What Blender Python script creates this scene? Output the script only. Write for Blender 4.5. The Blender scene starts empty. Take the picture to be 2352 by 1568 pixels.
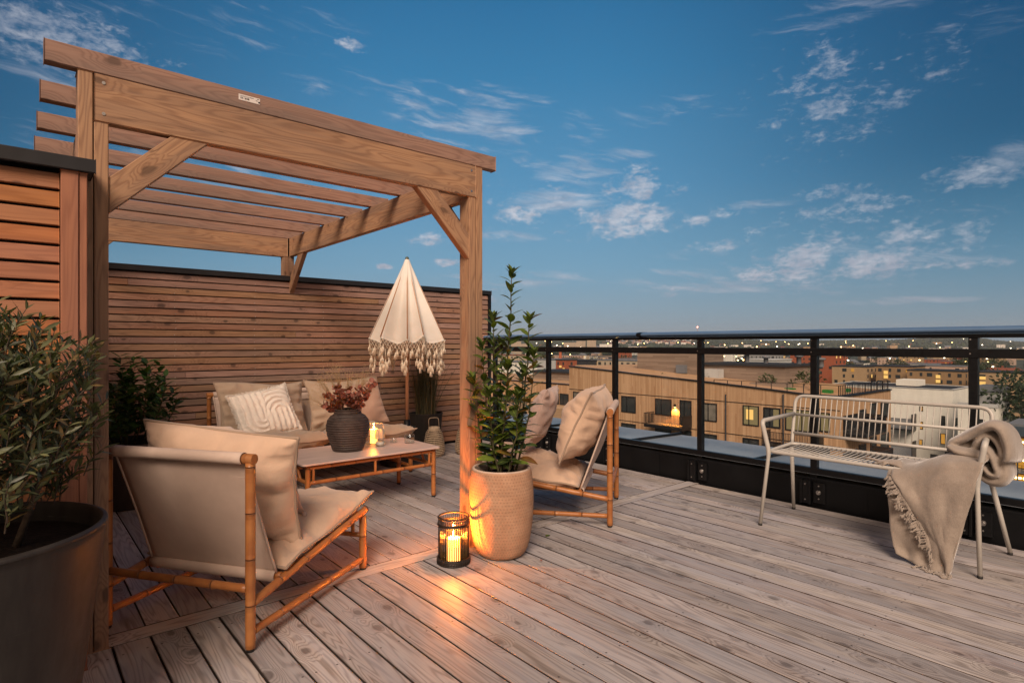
import bpy, math, random
from mathutils import Vector, Matrix, noise, Quaternion
random.seed(7)
R = math.radians
PI = math.pi
scene = bpy.context.scene
col = scene.collection

# ------------------------------------------------------------------ camera
EYE = 1.10
cam = bpy.data.cameras.new('camera')
camo = bpy.data.objects.new('camera', cam)
col.objects.link(camo)
cam.sensor_width = 36.0
cam.lens = 36.0 * 1345.0 / 2352.0
cam.shift_y = 6.0 / 2352.0
cam.clip_start = 0.05
cam.clip_end = 40000.0
YAW = math.atan2(.7615, .648)            # view direction in the ground plane
camo.location = (0, 0, EYE)
camo.rotation_euler = (R(90), 0, YAW - R(90))
scene.camera = camo

# ------------------------------------------------------------------ colour management, sampling
scene.view_settings.view_transform = 'Standard'
scene.view_settings.look = 'None'
scene.view_settings.exposure = 0.0
scene.view_settings.gamma = 1.0
scene.render.engine = 'CYCLES'
scene.cycles.use_denoising = True
try:
    scene.cycles.denoiser = 'OPENIMAGEDENOISE'
    scene.cycles.denoising_input_passes = 'RGB_ALBEDO_NORMAL'
except Exception:
    pass
scene.cycles.max_bounces = 8
scene.cycles.transparent_max_bounces = 24
scene.cycles.sample_clamp_indirect = 6.0
scene.cycles.caustics_reflective = False
scene.cycles.caustics_refractive = False
scene.cycles.volume_bounces = 0

# ------------------------------------------------------------------ sun (the low, soft afterglow behind the camera)
SUN_AZ = R(-136)      # direction TOWARDS the sun in the ground plane, from +X
SUN_EL = R(40)
sd = Vector((math.cos(SUN_AZ) * math.cos(SUN_EL), math.sin(SUN_AZ) * math.cos(SUN_EL), math.sin(SUN_EL)))
sl = bpy.data.lights.new('sun', 'SUN')
sl.energy = 4.1
sl.angle = R(28)
sl.color = (1.0, .78, .62)
so = bpy.data.objects.new('sun', sl)
so.rotation_euler = sd.to_track_quat('Z', 'Y').to_euler()
col.objects.link(so)


def dirv(u, v):
    """direction of the point (u, v) of a 2352 px wide picture, unit depth"""
    t = (u - 1176) / 1345.0
    s = (790 - v) / 1345.0
    return Vector((.648 + .7615 * t, .7615 - .648 * t, s))


def at(u, v, D):
    return dirv(u, v) * D + Vector((0, 0, EYE))


def onx(u, v, X):
    d = dirv(u, v)
    return d * (X / d.x) + Vector((0, 0, EYE))


def ony(u, v, Y):
    d = dirv(u, v)
    return d * (Y / d.y) + Vector((0, 0, EYE))


# ------------------------------------------------------------------ world: dusk sky with scattered clouds
world = bpy.data.worlds.new('World')
scene.world = world
world.use_nodes = True


class NT:
    """small wrapper for building node trees"""
    def __init__(s, tree):
        s.t = tree
        s.n = tree.nodes
        s.l = tree.links

    def new(s, typ, **kw):
        n = s.n.new(typ)
        for k, v in kw.items():
            setattr(n, k, v)
        return n

    def put(s, sock, v):
        if isinstance(v, bpy.types.NodeSocket):
            s.l.new(v, sock)
        elif isinstance(v, (tuple, list)):
            v = tuple(v)
            if sock.type == 'RGBA' and len(v) == 3:
                v = v + (1.0,)
            sock.default_value = v
        else:
            sock.default_value = v

    def m(s, op, a, b=None, c=None, clamp=False):
        n = s.new('ShaderNodeMath', operation=op)
        n.use_clamp = clamp
        s.put(n.inputs[0], a)
        if b is not None:
            s.put(n.inputs[1], b)
        if c is not None:
            s.put(n.inputs[2], c)
        return n.outputs[0]

    def v(s, op, a, b=None):
        n = s.new('ShaderNodeVectorMath', operation=op)
        s.put(n.inputs[0], a)
        if b is not None:
            s.put(n.inputs[1], b)
        return n.outputs['Value'] if op in ('LENGTH', 'DOT_PRODUCT', 'DISTANCE') else n.outputs[0]

    def xyz(s, a, b, c):
        n = s.new('ShaderNodeCombineXYZ')
        s.put(n.inputs[0], a); s.put(n.inputs[1], b); s.put(n.inputs[2], c)
        return n.outputs[0]

    def sep(s, a):
        n = s.new('ShaderNodeSeparateXYZ')
        s.put(n.inputs[0], a)
        return n.outputs

    def mix(s, f, a, b, blend='MIX'):
        n = s.new('ShaderNodeMix', data_type='RGBA', blend_type=blend)
        s.put(n.inputs[0], f); s.put(n.inputs[6], a); s.put(n.inputs[7], b)
        return n.outputs[2]

    def ramp(s, f, stops, interp='LINEAR'):
        n = s.new('ShaderNodeValToRGB')
        n.color_ramp.interpolation = interp
        e = n.color_ramp.elements
        while len(e) < len(stops):
            e.new(1.0)
        for i, (p, c) in enumerate(stops):
            e[i].position = p
            e[i].color = tuple(c) + (1.0,) if len(c) == 3 else c
        s.put(n.inputs[0], f)
        return n.outputs[0]

    def mr(s, x, a, b, c=0.0, d=1.0, smooth=False):
        n = s.new('ShaderNodeMapRange')
        n.clamp = True
        if smooth:
            n.interpolation_type = 'SMOOTHSTEP'
        s.put(n.inputs[0], x); s.put(n.inputs[1], a); s.put(n.inputs[2], b); s.put(n.inputs[3], c); s.put(n.inputs[4], d)
        return n.outputs[0]

    def noise(s, vec, scale=5, detail=2, rough=.5, dist=0.0, dims='3D'):
        n = s.new('ShaderNodeTexNoise', noise_dimensions=dims)
        if vec is not None:
            s.put(n.inputs['Vector'], vec)
        n.inputs['Scale'].default_value = scale
        n.inputs['Detail'].default_value = detail
        n.inputs['Roughness'].default_value = rough
        n.inputs['Distortion'].default_value = dist
        return n.outputs


def srgb(r, g, b):
    f = lambda c: (c / 255 / 12.92) if c / 255 <= .04045 else ((c / 255 + .055) / 1.055) ** 2.4
    return (f(r), f(g), f(b))


def build_world():
    w = NT(world.node_tree)
    bg = w.n['Background']
    tc = w.new('ShaderNodeTexCoord')
    D = w.v('NORMALIZE', tc.outputs['Generated'])
    x, y, z = w.sep(D)
    az = w.m('ARCTAN2', y, x)
    el = w.m('ARCSINE', z)
    # clear dusk sky by elevation (radians)
    g = w.ramp(w.mr(el, -.02, .75), [
        (0.0, srgb(146, 162, 172)), (.075, srgb(136, 163, 180)), (.19, srgb(112, 160, 190)),
        (.36, srgb(84, 145, 186)), (.58, srgb(52, 124, 171)), (.8, srgb(28, 100, 150)), (1.0, srgb(14, 78, 122))])
    # the sky is deepest away from the middle of this part of the horizon (polarised band)
    a0 = math.atan2(dirv(1130, 790).y, dirv(1130, 790).x)
    da = w.m('ABSOLUTE', w.m('SUBTRACT', az, a0))
    dk = w.m('MULTIPLY', w.mr(da, .12, .80, 0, 1, True), w.mr(el, .0, .30, .25, 1.0, True))
    g = w.mix(dk, g, w.mix(1.0, g, (.04, .34, .43), 'MULTIPLY'))
    # physical sky, sun just behind the camera, adds the faint base tint
    sk = w.new('ShaderNodeTexSky', sky_type='NISHITA')
    sk.sun_disc = False
    sk.sun_elevation = R(3)
    sk.sun_rotation = R(90) - SUN_AZ
    nis = w.v('SCALE', sk.outputs[0])
    nis.node.inputs['Scale'].default_value = .004
    g = w.mix(1.0, g, nis, 'ADD')
    # afterglow round the sunset side, behind the camera
    c = w.v('DOT_PRODUCT', D, tuple(Vector((math.cos(SUN_AZ), math.sin(SUN_AZ), .25)).normalized()))
    glow = w.mr(c, -.10, .95, 0, 1, True)
    g = w.mix(glow, g, (.72, .48, .32))
    # clouds
    V = w.xyz(az, el, 0.0)
    spots = [  # u, v, half width, half height, density
        (150, 95, 250, 90, 1.05), (60, 60, 150, 80, 1.1), (250, 110, 130, 50, .55), (110, 170, 180, 45, .6),
        (808, 105, 40, 26, 1.0), (712, 100, 40, 24, .5), (925, 240, 75, 60, .62), (1060, 285, 180, 50, .62),
        (1180, 315, 100, 40, .6), (1330, 300, 70, 55, .4), (1230, 372, 60, 20, .65), (1320, 400, 120, 55, .55),
        (1470, 420, 48, 60, 1.15), (1445, 502, 125, 50, 1.35), (1198, 488, 75, 32, 1.15), (1275, 462, 130, 34, .85),
        (1530, 525, 45, 16, 1.0), (1600, 507, 50, 20, 1.0), (1660, 490, 50, 16, .8), (1700, 470, 40, 14, .75), (1880, 200, 150, 125, .74), (1900, 245, 90, 40, .95),
        (2025, 230, 75, 40, .8), (1930, 40, 260, 60, .5), (2230, 60, 170, 60, .45), (2250, 400, 170, 48, 1.05),
        (2330, 360, 90, 50, .8), (1965, 470, 165, 34, .9), (1900, 450, 120, 30, .7), (1640, 565, 85, 17, 1.0), (1845, 590, 95, 46, 1.3),
        (1790, 632, 150, 26, 1.15), (1860, 635, 90, 30, .9), (2000, 600, 115, 50, 1.25), (2085, 543, 120, 26, 1.1), (2225, 530, 65, 44, 1.05),
        (2190, 606, 150, 18, 1.1), (2060, 640, 80, 26, .8), (882, 612, 24, 8, 1.2), (1030, 603, 42, 12, 1.2),
        (975, 552, 60, 22, .9), (1530, 668, 40, 18, .85), (1120, 672, 40, 24, .9), (1240, 632, 120, 22, .5),
        (1500, 640, 260, 26, .45), (2080, 690, 260, 12, .6), (400, 60, 330, 70, .35), (640, 40, 200, 60, .35),
        (1950, 560, 430, 130, .58), (1340, 470, 290, 95, .55), (1890, 240, 220, 170, .52), (2150, 130, 220, 120, .4), (100, 300, 160, 60, .35), (560, 400, 320, 90, .45)]
    wisp = {(925, 240), (1060, 285), (1180, 315), (1330, 300), (1230, 372), (1320, 400), (1930, 40), (2230, 60), (1240, 632), (1500, 640), (2080, 690), (400, 60), (640, 40), (100, 300), (560, 400), (1275, 462), (110, 170), (2330, 360)}
    tots = {}
    extra = [(1150, 545, 130, 18, .6), (1420, 360, 90, 22, .6), (1000, 330, 160, 30, .5), (1750, 470, 120, 16, .5), (1560, 590, 160, 18, .45), (1980, 560, 180, 24, .5), (2260, 480, 120, 16, .5), (1180, 640, 200, 26, .5), (1650, 660, 260, 20, .6), (1900, 665, 220, 16, .6), (820, 200, 160, 50, .4), (1100, 230, 200, 60, .45), (1550, 260, 200, 60, .35), (2150, 590, 230, 22, .55)]
    for (u, v, hw, hh, s) in spots + extra:
        key = 'w' if (u, v) in wisp or (u, v, hw, hh, s) in extra else 'p'
        d = dirv(u, v).normalized()
        a, e = math.atan2(d.y, d.x), math.asin(d.z)
        d1 = dirv(u + hw, v).normalized()
        d2 = dirv(u, v + hh).normalized()
        wa = abs(math.atan2(d1.y, d1.x) - a)
        we = abs(math.asin(d2.z) - e)
        q = w.v('MULTIPLY', w.v('SUBTRACT', V, (a, e, 0)), (1 / wa, 1 / we, 0))
        k = w.mr(w.v('LENGTH', q), 0.25, 1.45, s, 0.0, True)
        tots[key] = k if key not in tots else w.m('MAXIMUM', tots[key], k)
    # noise in a stretched space so that low clouds flatten
    wv = w.noise(w.v('MULTIPLY', V, (9, 18, 0)), 1, 3, .5)[1]
    V2 = w.v('ADD', w.v('MULTIPLY', V, (19, 40, 0)), w.v('MULTIPLY', wv, (.8, .8, 0)))
    n1 = w.noise(V2, 1.0, 10, .62, .25)[0]
    n2 = w.noise(w.v('MULTIPLY', V, (70, 130, 0)), 1.0, 7, .62, .3)[0]
    n = w.m('ADD', w.m('MULTIPLY', n1, .56), w.m('MULTIPLY', n2, .44))
    n = w.m('MULTIPLY_ADD', w.m('SUBTRACT', n, .5), 1.75, .5)
    # streaks: drawn out along a gently tilted line
    sx = w.m('ADD', az, w.m('MULTIPLY', el, .9))
    sy = w.m('SUBTRACT', el, w.m('MULTIPLY', az, .16))
    V3 = w.v('ADD', w.xyz(w.m('MULTIPLY', sx, 9), w.m('MULTIPLY', sy, 62), 0), w.v('MULTIPLY', wv, (1.0, 1.6, 0)))
    n3 = w.noise(V3, 1.0, 9, .64, .4)[0]
    # everywhere else on the sky dome: soft broken cloud
    rest = w.m('MULTIPLY', w.mr(w.noise(w.v('MULTIPLY', D, (2, 2, 4)), 1, 4, .55)[0], .5, .75), w.mr(da, .9, 1.3, 0, .7, True))
    dens = w.m('MAXIMUM', tots['p'], rest)
    al = w.mr(w.m('ADD', n, w.m('MULTIPLY', dens, .36)), .665, 1.07, 0, .92, True)
    al = w.m('MULTIPLY', al, w.mr(dens, .02, .3, 0, 1))
    aw = w.mr(w.m('ADD', n3, w.m('MULTIPLY', tots['w'], .42)), .62, 1.0, 0, .75, True)
    aw = w.m('MULTIPLY', aw, w.mr(tots['w'], .02, .3, 0, 1))
    al = w.m('MAXIMUM', al, aw)
    al = w.m('MULTIPLY', al, w.mr(dk, 0, 1, .88, .45))
    # lit tops are whiter, bases take the pink-grey of the dusk
    shade = w.noise(w.v('ADD', V2, (.12, .35, 0)), 1.4, 5, .55)[0]
    cc = w.mix(w.mr(shade, .35, .65), srgb(160, 168, 186), srgb(214, 214, 222))
    cc = w.mix(w.mr(el, .03, .20, .55, 0, True), cc, srgb(196, 178, 186))
    g = w.mix(al, g, cc)
    # below the horizon: dull ground tone
    g = w.mix(w.mr(el, -.03, -.004, 1, 0), g, (.06, .065, .07))
    w.put(bg.inputs[0], g)
    bg.inputs[1].default_value = 1.0
    world.cycles.sampling_method = 'MANUAL'
    world.cycles.sample_map_resolution = 512


build_world()

# ------------------------------------------------------------------ mesh helpers


def tagit(o, label=None, cat=None, group=None, kind=None):
    if label: o['label'] = label
    if cat: o['category'] = cat
    if group: o['group'] = group
    if kind: o['kind'] = kind
    return o


def thing(name, label, cat, loc=(0, 0, 0), rotz=0.0, group=None):
    o = bpy.data.objects.new(name, None)
    o.empty_display_size = .1
    o.location = loc
    o.rotation_euler = (0, 0, rotz)
    col.objects.link(o)
    return tagit(o, label, cat, group)


def origin(o):
    """sum of the locations up the chain (for unrotated things built in world coordinates)"""
    v = Vector((0, 0, 0))
    while o is not None:
        v += Vector(o.location)
        o = o.parent
    return v


def perp(d):
    d = d.normalized()
    up = Vector((0, 0, 1)) if abs(d.z) < .95 else Vector((1, 0, 0))
    a = d.cross(up).normalized()
    return a, a.cross(d).normalized()


class MB:
    def __init__(s):
        s.v = []; s.f = []; s.uv = []; s.sm = []; s.mi = []
        s.cur = 0

    def face(s, idx, uvs=None, smooth=False):
        s.f.append(tuple(idx)); s.sm.append(smooth); s.mi.append(s.cur)
        s.uv.append(uvs if uvs else [(0, 0)] * len(idx))

    def quad(s, a, b, c, d, uvs=None, smooth=False):
        i = len(s.v)
        s.v += [Vector(a), Vector(b), Vector(c), Vector(d)]
        s.face((i, i + 1, i + 2, i + 3), uvs or [(0, 0), (1, 0), (1, 1), (0, 1)], smooth)

    def hexa(s, P, L, W, H):
        """8 corners: P[0..3] start ring, P[4..7] end ring (v around w,h); UV in metres, u along the length"""
        i = len(s.v)
        s.v += [Vector(p) for p in P]
        off = 0.0
        for k in range(4):
            k2 = (k + 1) % 4
            ww = W if k % 2 == 0 else H
            s.face((i + k, i + 4 + k, i + 4 + k2, i + k2), [(0, off), (L, off), (L, off + ww), (0, off + ww)])
            off += ww + .01
        s.face((i + 3, i + 2, i + 1, i), [(0, 0), (0, W), (H, W), (H, 0)])
        s.face((i + 4, i + 5, i + 6, i + 7), [(0, 0), (0, W), (H, W), (H, 0)])

    def beam(s, p0, p1, w, h, side=None, cut0=None, cut1=None):
        """w measured along SIDE (default horizontal), h perpendicular"""
        p0 = Vector(p0); p1 = Vector(p1)
        d = (p1 - p0)
        L = d.length
        d = d.normalized()
        if side is None:
            a, b = perp(d)
        else:
            a = Vector(side); a = (a - d * a.dot(d)).normalized(); b = a.cross(d).normalized()
        c = [(-.5, -.5), (.5, -.5), (.5, .5), (-.5, .5)]
        off0 = [0] * 4; off1 = [0] * 4
        if cut0 is not None:   # slope of the end cut along b
            off0 = [y * h * cut0 for x, y in c]
        if cut1 is not None:
            off1 = [y * h * cut1 for x, y in c]
        P = [p0 + a * (x * w) + b * (y * h) + d * off0[i] for i, (x, y) in enumerate(c)] + \
            [p1 + a * (x * w) + b * (y * h) + d * off1[i] for i, (x, y) in enumerate(c)]
        s.hexa(P, L, w, h)

    def box(s, lo, hi, axis=None):
        """axis-aligned box; grain runs along its longest side unless AXIS is given"""
        lo = Vector(lo); hi = Vector(hi)
        e = hi - lo
        if axis is None:
            axis = max(range(3), key=lambda k: e[k])
        m = (lo + hi) / 2
        p0 = m.copy(); p1 = m.copy()
        p0[axis] = lo[axis]; p1[axis] = hi[axis]
        if axis == 0:
            s.beam(p0, p1, e.y, e.z, (0, 1, 0))
        elif axis == 1:
            s.beam(p0, p1, e.x, e.z, (1, 0, 0))
        else:
            s.beam(p0, p1, e.x, e.y, (1, 0, 0))

    def tube(s, path, rad, n=10, caps=True, closed=False, bumps=None, flat=1.0, u0=0.0):
        path = [Vector(p) for p in path]
        m = len(path)
        rr = rad if isinstance(rad, (list, tuple)) else [rad] * m
        i0 = len(s.v)
        prev = None
        ln = u0
        lens = []
        for k in range(m):
            if closed:
                d = path[(k + 1) % m] - path[k - 1]
            else:
                d = path[min(k + 1, m - 1)] - path[max(k - 1, 0)]
            if d.length < 1e-9: d = Vector((0, 0, 1))
            d.normalize()
            if prev is None:
                a, b = perp(d)
            else:
                a = prev - d * prev.dot(d)
                a = a.normalized() if a.length > 1e-6 else perp(d)[0]
                b = a.cross(d).normalized()
            prev = a
            if k: ln += (path[k] - path[k - 1]).length
            lens.append(ln)
            for j in range(n):
                t = 2 * PI * j / n
                s.v.append(path[k] + a * (math.cos(t) * rr[k]) + b * (math.sin(t) * rr[k] * flat))
        rings = m if closed else m - 1
        for k in range(rings):
            k2 = (k + 1) % m
            la, lb = lens[k], lens[k2] if k2 > k else lens[k] + .01
            for j in range(n):
                j2 = (j + 1) % n
                va, vb = j / n * .1, (j + 1) / n * .1
                s.face((i0 + k * n + j, i0 + k2 * n + j, i0 + k2 * n + j2, i0 + k * n + j2),
                       [(la, va), (lb, va), (lb, vb), (la, vb)], True)
        if caps and not closed:
            s.face([i0 + j for j in range(n)], None)
            s.face([i0 + (m - 1) * n + j for j in reversed(range(n))], None)

    def lathe(s, prof, c=(0, 0, 0), n=32, a0=0.0):
        c = Vector(c)
        i0 = len(s.v)
        for (r, z) in prof:
            for j in range(n):
                t = 2 * PI * j / n + a0
                s.v.append(c + Vector((r * math.cos(t), r * math.sin(t), z)))
        ln = 0.0
        for k in range(len(prof) - 1):
            l2 = ln + math.hypot(prof[k + 1][0] - prof[k][0], prof[k + 1][1] - prof[k][1])
            for j in range(n):
                j2 = (j + 1) % n
                s.face((i0 + k * n + j, i0 + k * n + j2, i0 + (k + 1) * n + j2, i0 + (k + 1) * n + j),
                       [(j / n, ln), ((j + 1) / n, ln), ((j + 1) / n, l2), (j / n, l2)], True)
            ln = l2

    def disc(s, c, r, nrm=(0, 0, 1), n=12):
        c = Vector(c); a, b = perp(Vector(nrm))
        i0 = len(s.v)
        for j in range(n):
            t = 2 * PI * j / n
            s.v.append(c + a * (math.cos(t) * r) + b * (math.sin(t) * r))
        s.face([i0 + j for j in reversed(range(n))] if a.cross(b).dot(Vector(nrm)) < 0 else [i0 + j for j in range(n)])

    def cyl(s, p0, p1, r, n=12, r1=None):
        s.tube([p0, p1], [r, r if r1 is None else r1], n)

    def grid(s, pts, smooth=True, flip=False, su=1.0, sv=1.0, closeu=False):
        """pts[i][j] rows of points"""
        i0 = len(s.v)
        ni, nj = len(pts), len(pts[0])
        for row in pts:
            s.v += [Vector(p) for p in row]
        for i in range(ni - 1):
            for j in range(nj if closeu else nj - 1):
                j2 = (j + 1) % nj
                q = (i0 + i * nj + j, i0 + i * nj + j2, i0 + (i + 1) * nj + j2, i0 + (i + 1) * nj + j)
                uv = [(j / nj * su, i / ni * sv), ((j + 1) / nj * su, i / ni * sv), ((j + 1) / nj * su, (i + 1) / ni * sv), (j / nj * su, (i + 1) / ni * sv)]
                if flip:
                    q = q[::-1]; uv = uv[::-1]
                s.face(q, uv, smooth)

    def prism(s, outline, nrm, th):
        """extrude a planar outline (list of points) by th along nrm"""
        n = Vector(nrm).normalized() * th
        a = [Vector(p) for p in outline]
        k = len(a)
        i0 = len(s.v)
        s.v += a + [p + n for p in a]
        s.face([i0 + j for j in reversed(range(k))])
        s.face([i0 + k + j for j in range(k)])
        for j in range(k):
            j2 = (j + 1) % k
            L = (a[j2] - a[j]).length
            s.face((i0 + j, i0 + j2, i0 + k + j2, i0 + k + j), [(0, 0), (L, 0), (L, th), (0, th)])

    def build(s, name, mat, parent=None, world=False, bevel=0.0, seg=2, smooth=None, kind=None, subsurf=0):
        me = bpy.data.meshes.new(name)
        vs = s.v
        if parent is not None and world:
            o0 = origin(parent)
            vs = [p - o0 for p in vs]
        me.from_pydata([tuple(p) for p in vs], [], s.f)
        uvl = me.uv_layers.new(name='UVMap')
        flat = [c for f in s.uv for p in f for c in p]
        uvl.data.foreach_set('uv', flat)
        me.polygons.foreach_set('use_smooth', [(q if smooth is None else smooth) for q in s.sm])
        mats = mat if isinstance(mat, (list, tuple)) else [mat]
        for mm in mats:
            me.materials.append(mm)
        if len(mats) > 1:
            me.polygons.foreach_set('material_index', s.mi)
        me.update()
        o = bpy.data.objects.new(name, me)
        col.objects.link(o)
        if parent is not None:
            o.parent = parent
        if bevel:
            b = o.modifiers.new('bevel', 'BEVEL')
            b.width = bevel; b.segments = seg; b.limit_method = 'ANGLE'; b.angle_limit = R(40)
            b.harden_normals = False
        if subsurf:
            q = o.modifiers.new('sub', 'SUBSURF'); q.levels = subsurf; q.render_levels = subsurf
        if kind:
            o['kind'] = kind
        return o


def copy_tree(o, parent=None):
    c = o.copy()
    col.objects.link(c)
    if parent is not None:
        c.parent = parent
    for ch in list(o.children):
        copy_tree(ch, c)
    return c


def fillet(pts, r, n=5):
    """round the inner corners of a polyline"""
    pts = [Vector(p) for p in pts]
    out = [pts[0]]
    for i in range(1, len(pts) - 1):
        a, b, c = pts[i - 1], pts[i], pts[i + 1]
        da = (a - b); dc = (c - b)
        k = min(r, da.length * .49, dc.length * .49)
        p, q = b + da.normalized() * k, b + dc.normalized() * k
        for j in range(n + 1):
            t = j / n
            out.append(p * (1 - t) ** 2 + b * 2 * t * (1 - t) + q * t * t)
    out.append(pts[-1])
    return out


def lerp(a, b, t):
    return a + (b - a) * t


def sstep(a, b, x):
    t = max(0.0, min(1.0, (x - a) / (b - a)))
    return t * t * (3 - 2 * t)
# ------------------------------------------------------------------ materials


def newmat(name):
    m = bpy.data.materials.new(name)
    m.use_nodes = True
    t = NT(m.node_tree)
    b = t.n['Principled BSDF']
    return m, t, b


def bump(t, b, h, strength=.3, dist=.002):
    n = t.new('ShaderNodeBump')
    n.inputs['Strength'].default_value = strength
    n.inputs['Distance'].default_value = dist
    t.put(n.inputs['Height'], h)
    t.put(b.inputs['Normal'], n.outputs[0])


def wood(name, light, dark, knot, rough=.7, knots=.5, ring=26, contrast=.55, tone=.25, stain=None, stain_amt=0.0, screws=None, bump_s=.35):
    m, t, b = newmat(name)
    uv = t.new('ShaderNodeUVMap').outputs[0]
    geo = t.new('ShaderNodeNewGeometry')
    r = geo.outputs['Random Per Island']
    u, v, _ = t.sep(uv)
    U = t.m('ADD', u, t.m('MULTIPLY', r, 37.3))
    W = t.m('ADD', v, t.m('MULTIPLY', r, 11.7))
    P = t.xyz(U, W, t.m('MULTIPLY', r, 9.0))
    f = t.noise(t.v('MULTIPLY', P, (.75, 8.5, 1)), 1, 2.5, .5)[0]
    # knots: elongated cells, some of them empty
    vo = t.new('ShaderNodeTexVoronoi', voronoi_dimensions='2D', feature='F1')
    t.put(vo.inputs['Vector'], t.v('MULTIPLY', P, (5.2, 8.5, 1)))
    vo.inputs['Scale'].default_value = 1.0
    vo.inputs['Randomness'].default_value = 1.0
    d = vo.outputs['Distance']
    cr, cg, cb = t.sep(vo.outputs['Color'])
    has = t.mr(cr, 1 - knots - .02, 1 - knots + .02)
    dn = t.m('ADD', d, t.m('MULTIPLY', t.m('SUBTRACT', t.noise(P, 40, 2)[0], .5), .10))
    size = t.mr(cg, 0, 1, .09, .20)
    core = t.m('MULTIPLY', t.mr(dn, t.m('MULTIPLY', size, .45), size, 1, 0, True), has)
    halo = t.m('MULTIPLY', t.mr(d, .05, .55, 1, 0, True), has)
    ph = t.m('ADD', t.m('MULTIPLY', f, ring), t.m('MULTIPLY', halo, 3.2))
    fine = t.noise(t.v('MULTIPLY', P, (4, 190, 1)), 1, 2, .6)[0]
    s = t.m('SINE', t.m('ADD', t.m('MULTIPLY', ph, 6.283), t.m('MULTIPLY', fine, 2.2)))
    s = t.m('POWER', t.m('MULTIPLY_ADD', s, .5, .5), 2.2)
    g = t.m('MULTIPLY', t.m('ADD', t.m('MULTIPLY', s, .62), t.m('MULTIPLY', fine, .55)), contrast, clamp=True)
    c = t.mix(g, light, dark)
    blot = t.noise(t.v('MULTIPLY', P, (1.6, 7, 1)), 1, 3, .55)[0]
    c = t.mix(t.mr(blot, .45, .8, 0, .55), c, t.mix(1.0, c, (.66, .60, .58), 'MULTIPLY'))
    if stain:
        gr = t.noise(t.v('MULTIPLY', P, (1.1, 14, 1)), 1, 4, .62)[0]
        c = t.mix(t.mr(gr, .40, .72, 0, stain_amt), c, stain)
    c = t.mix(t.m('MULTIPLY', halo, .25), c, dark)
    c = t.mix(t.m('MULTIPLY', core, .62), c, knot)
    # long drying cracks
    ck = t.noise(t.v('MULTIPLY', P, (1.3, 40, 1)), 1, 2, .5)[0]
    ck = t.mr(t.m('ABSOLUTE', t.m('SUBTRACT', ck, .5)), .004, .012, .55, 0)
    ck = t.m('MULTIPLY', ck, t.mr(t.noise(t.v('MULTIPLY', P, (.8, 3, 1)), 1, 1)[0], .58, .7))
    c = t.mix(ck, c, knot)
    hs = t.new('ShaderNodeHueSaturation')
    t.put(hs.inputs['Color'], c)
    t.put(hs.inputs['Value'], t.mr(r, 0, 1, 1 - tone, 1 + tone))
    rr = t.m('FRACT', t.m('MULTIPLY', r, 7.31))
    t.put(hs.inputs['Saturation'], t.mr(rr, 0, 1, 1 - tone * 1.3, 1 + tone))
    t.put(hs.inputs['Hue'], t.mr(t.m('FRACT', t.m('MULTIPLY', r, 3.77)), 0, 1, .5 - .06 * tone, .5 + .08 * tone))
    c = hs.outputs[0]
    if screws:     # rows of screw heads near both edges of every board
        wd, pitch = screws
        fu = t.m('MULTIPLY', t.m('SUBTRACT', t.m('FRACT', t.m('DIVIDE', u, pitch)), .5), pitch)
        fv = t.m('SUBTRACT', t.m('ABSOLUTE', t.m('SUBTRACT', v, wd / 2)), wd / 2 - .021)
        sd_ = t.m('SQRT', t.m('ADD', t.m('MULTIPLY', fu, fu), t.m('MULTIPLY', fv, fv)))
        c = t.mix(t.mr(sd_, .0032, .0046, .9, 0), c, (.035, .03, .028))
    t.put(b.inputs['Base Color'], c)
    t.put(b.inputs['Roughness'], t.mr(fine, .3, .7, rough - .1, rough + .12))
    b.inputs['Specular IOR Level'].default_value = .38
    h = t.m('SUBTRACT', t.m('MULTIPLY', t.m('ADD', fine, t.m('MULTIPLY', s, -.5)), .6), t.m('ADD', ck, t.m('MULTIPLY', core, .4)))
    bump(t, b, h, bump_s, .0015)
    return m


def plain(name, c, rough=.5, metal=0.0, spec=.5, var=.12, vs=30, bs=0.0, bscale=300, coat=0.0, bd=.001):
    m, t, b = newmat(name)
    o = t.new('ShaderNodeTexCoord').outputs['Object']
    n = t.noise(o, vs, 4, .6)[0]
    cc = t.mix(t.mr(n, .3, .7), tuple(x * (1 - var) for x in c), tuple(min(1, x * (1 + var)) for x in c))
    t.put(b.inputs['Base Color'], cc)
    t.put(b.inputs['Roughness'], t.mr(n, .3, .7, max(.02, rough - .07), min(1, rough + .07)))
    b.inputs['Metallic'].default_value = metal
    b.inputs['Specular IOR Level'].default_value = spec
    b.inputs['Coat Weight'].default_value = coat
    if bs:
        bump(t, b, t.noise(o, bscale, 3, .6)[0], bs, bd)
    return m


def fabric(name, c, scale=900, bs=.5, var=.10, sheen=.25, uvw=None, rough=.9):
    m, t, b = newmat(name)
    o = t.new('ShaderNodeTexCoord').outputs['Object']
    n = t.noise(o, 7, 4, .6)[0]
    fine = t.noise(o, scale, 2, .7)[0]
    k = t.m('ADD', t.m('MULTIPLY', n, .6), t.m('MULTIPLY', fine, .4))
    cc = t.mix(t.mr(k, .3, .7), tuple(x * (1 - var) for x in c), tuple(min(1, x * (1 + var)) for x in c))
    t.put(b.inputs['Base Color'], cc)
    b.inputs['Roughness'].default_value = rough
    b.inputs['Specular IOR Level'].default_value = .15
    b.inputs['Sheen Weight'].default_value = sheen
    b.inputs['Sheen Roughness'].default_value = .5
    cre = t.noise(o, 11, 3, .55, .8)[0]
    h = t.m('ADD', t.m('MULTIPLY', fine, .12), t.m('MULTIPLY', cre, 1.0))
    bump(t, b, h, bs, .012)
    return m


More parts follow.
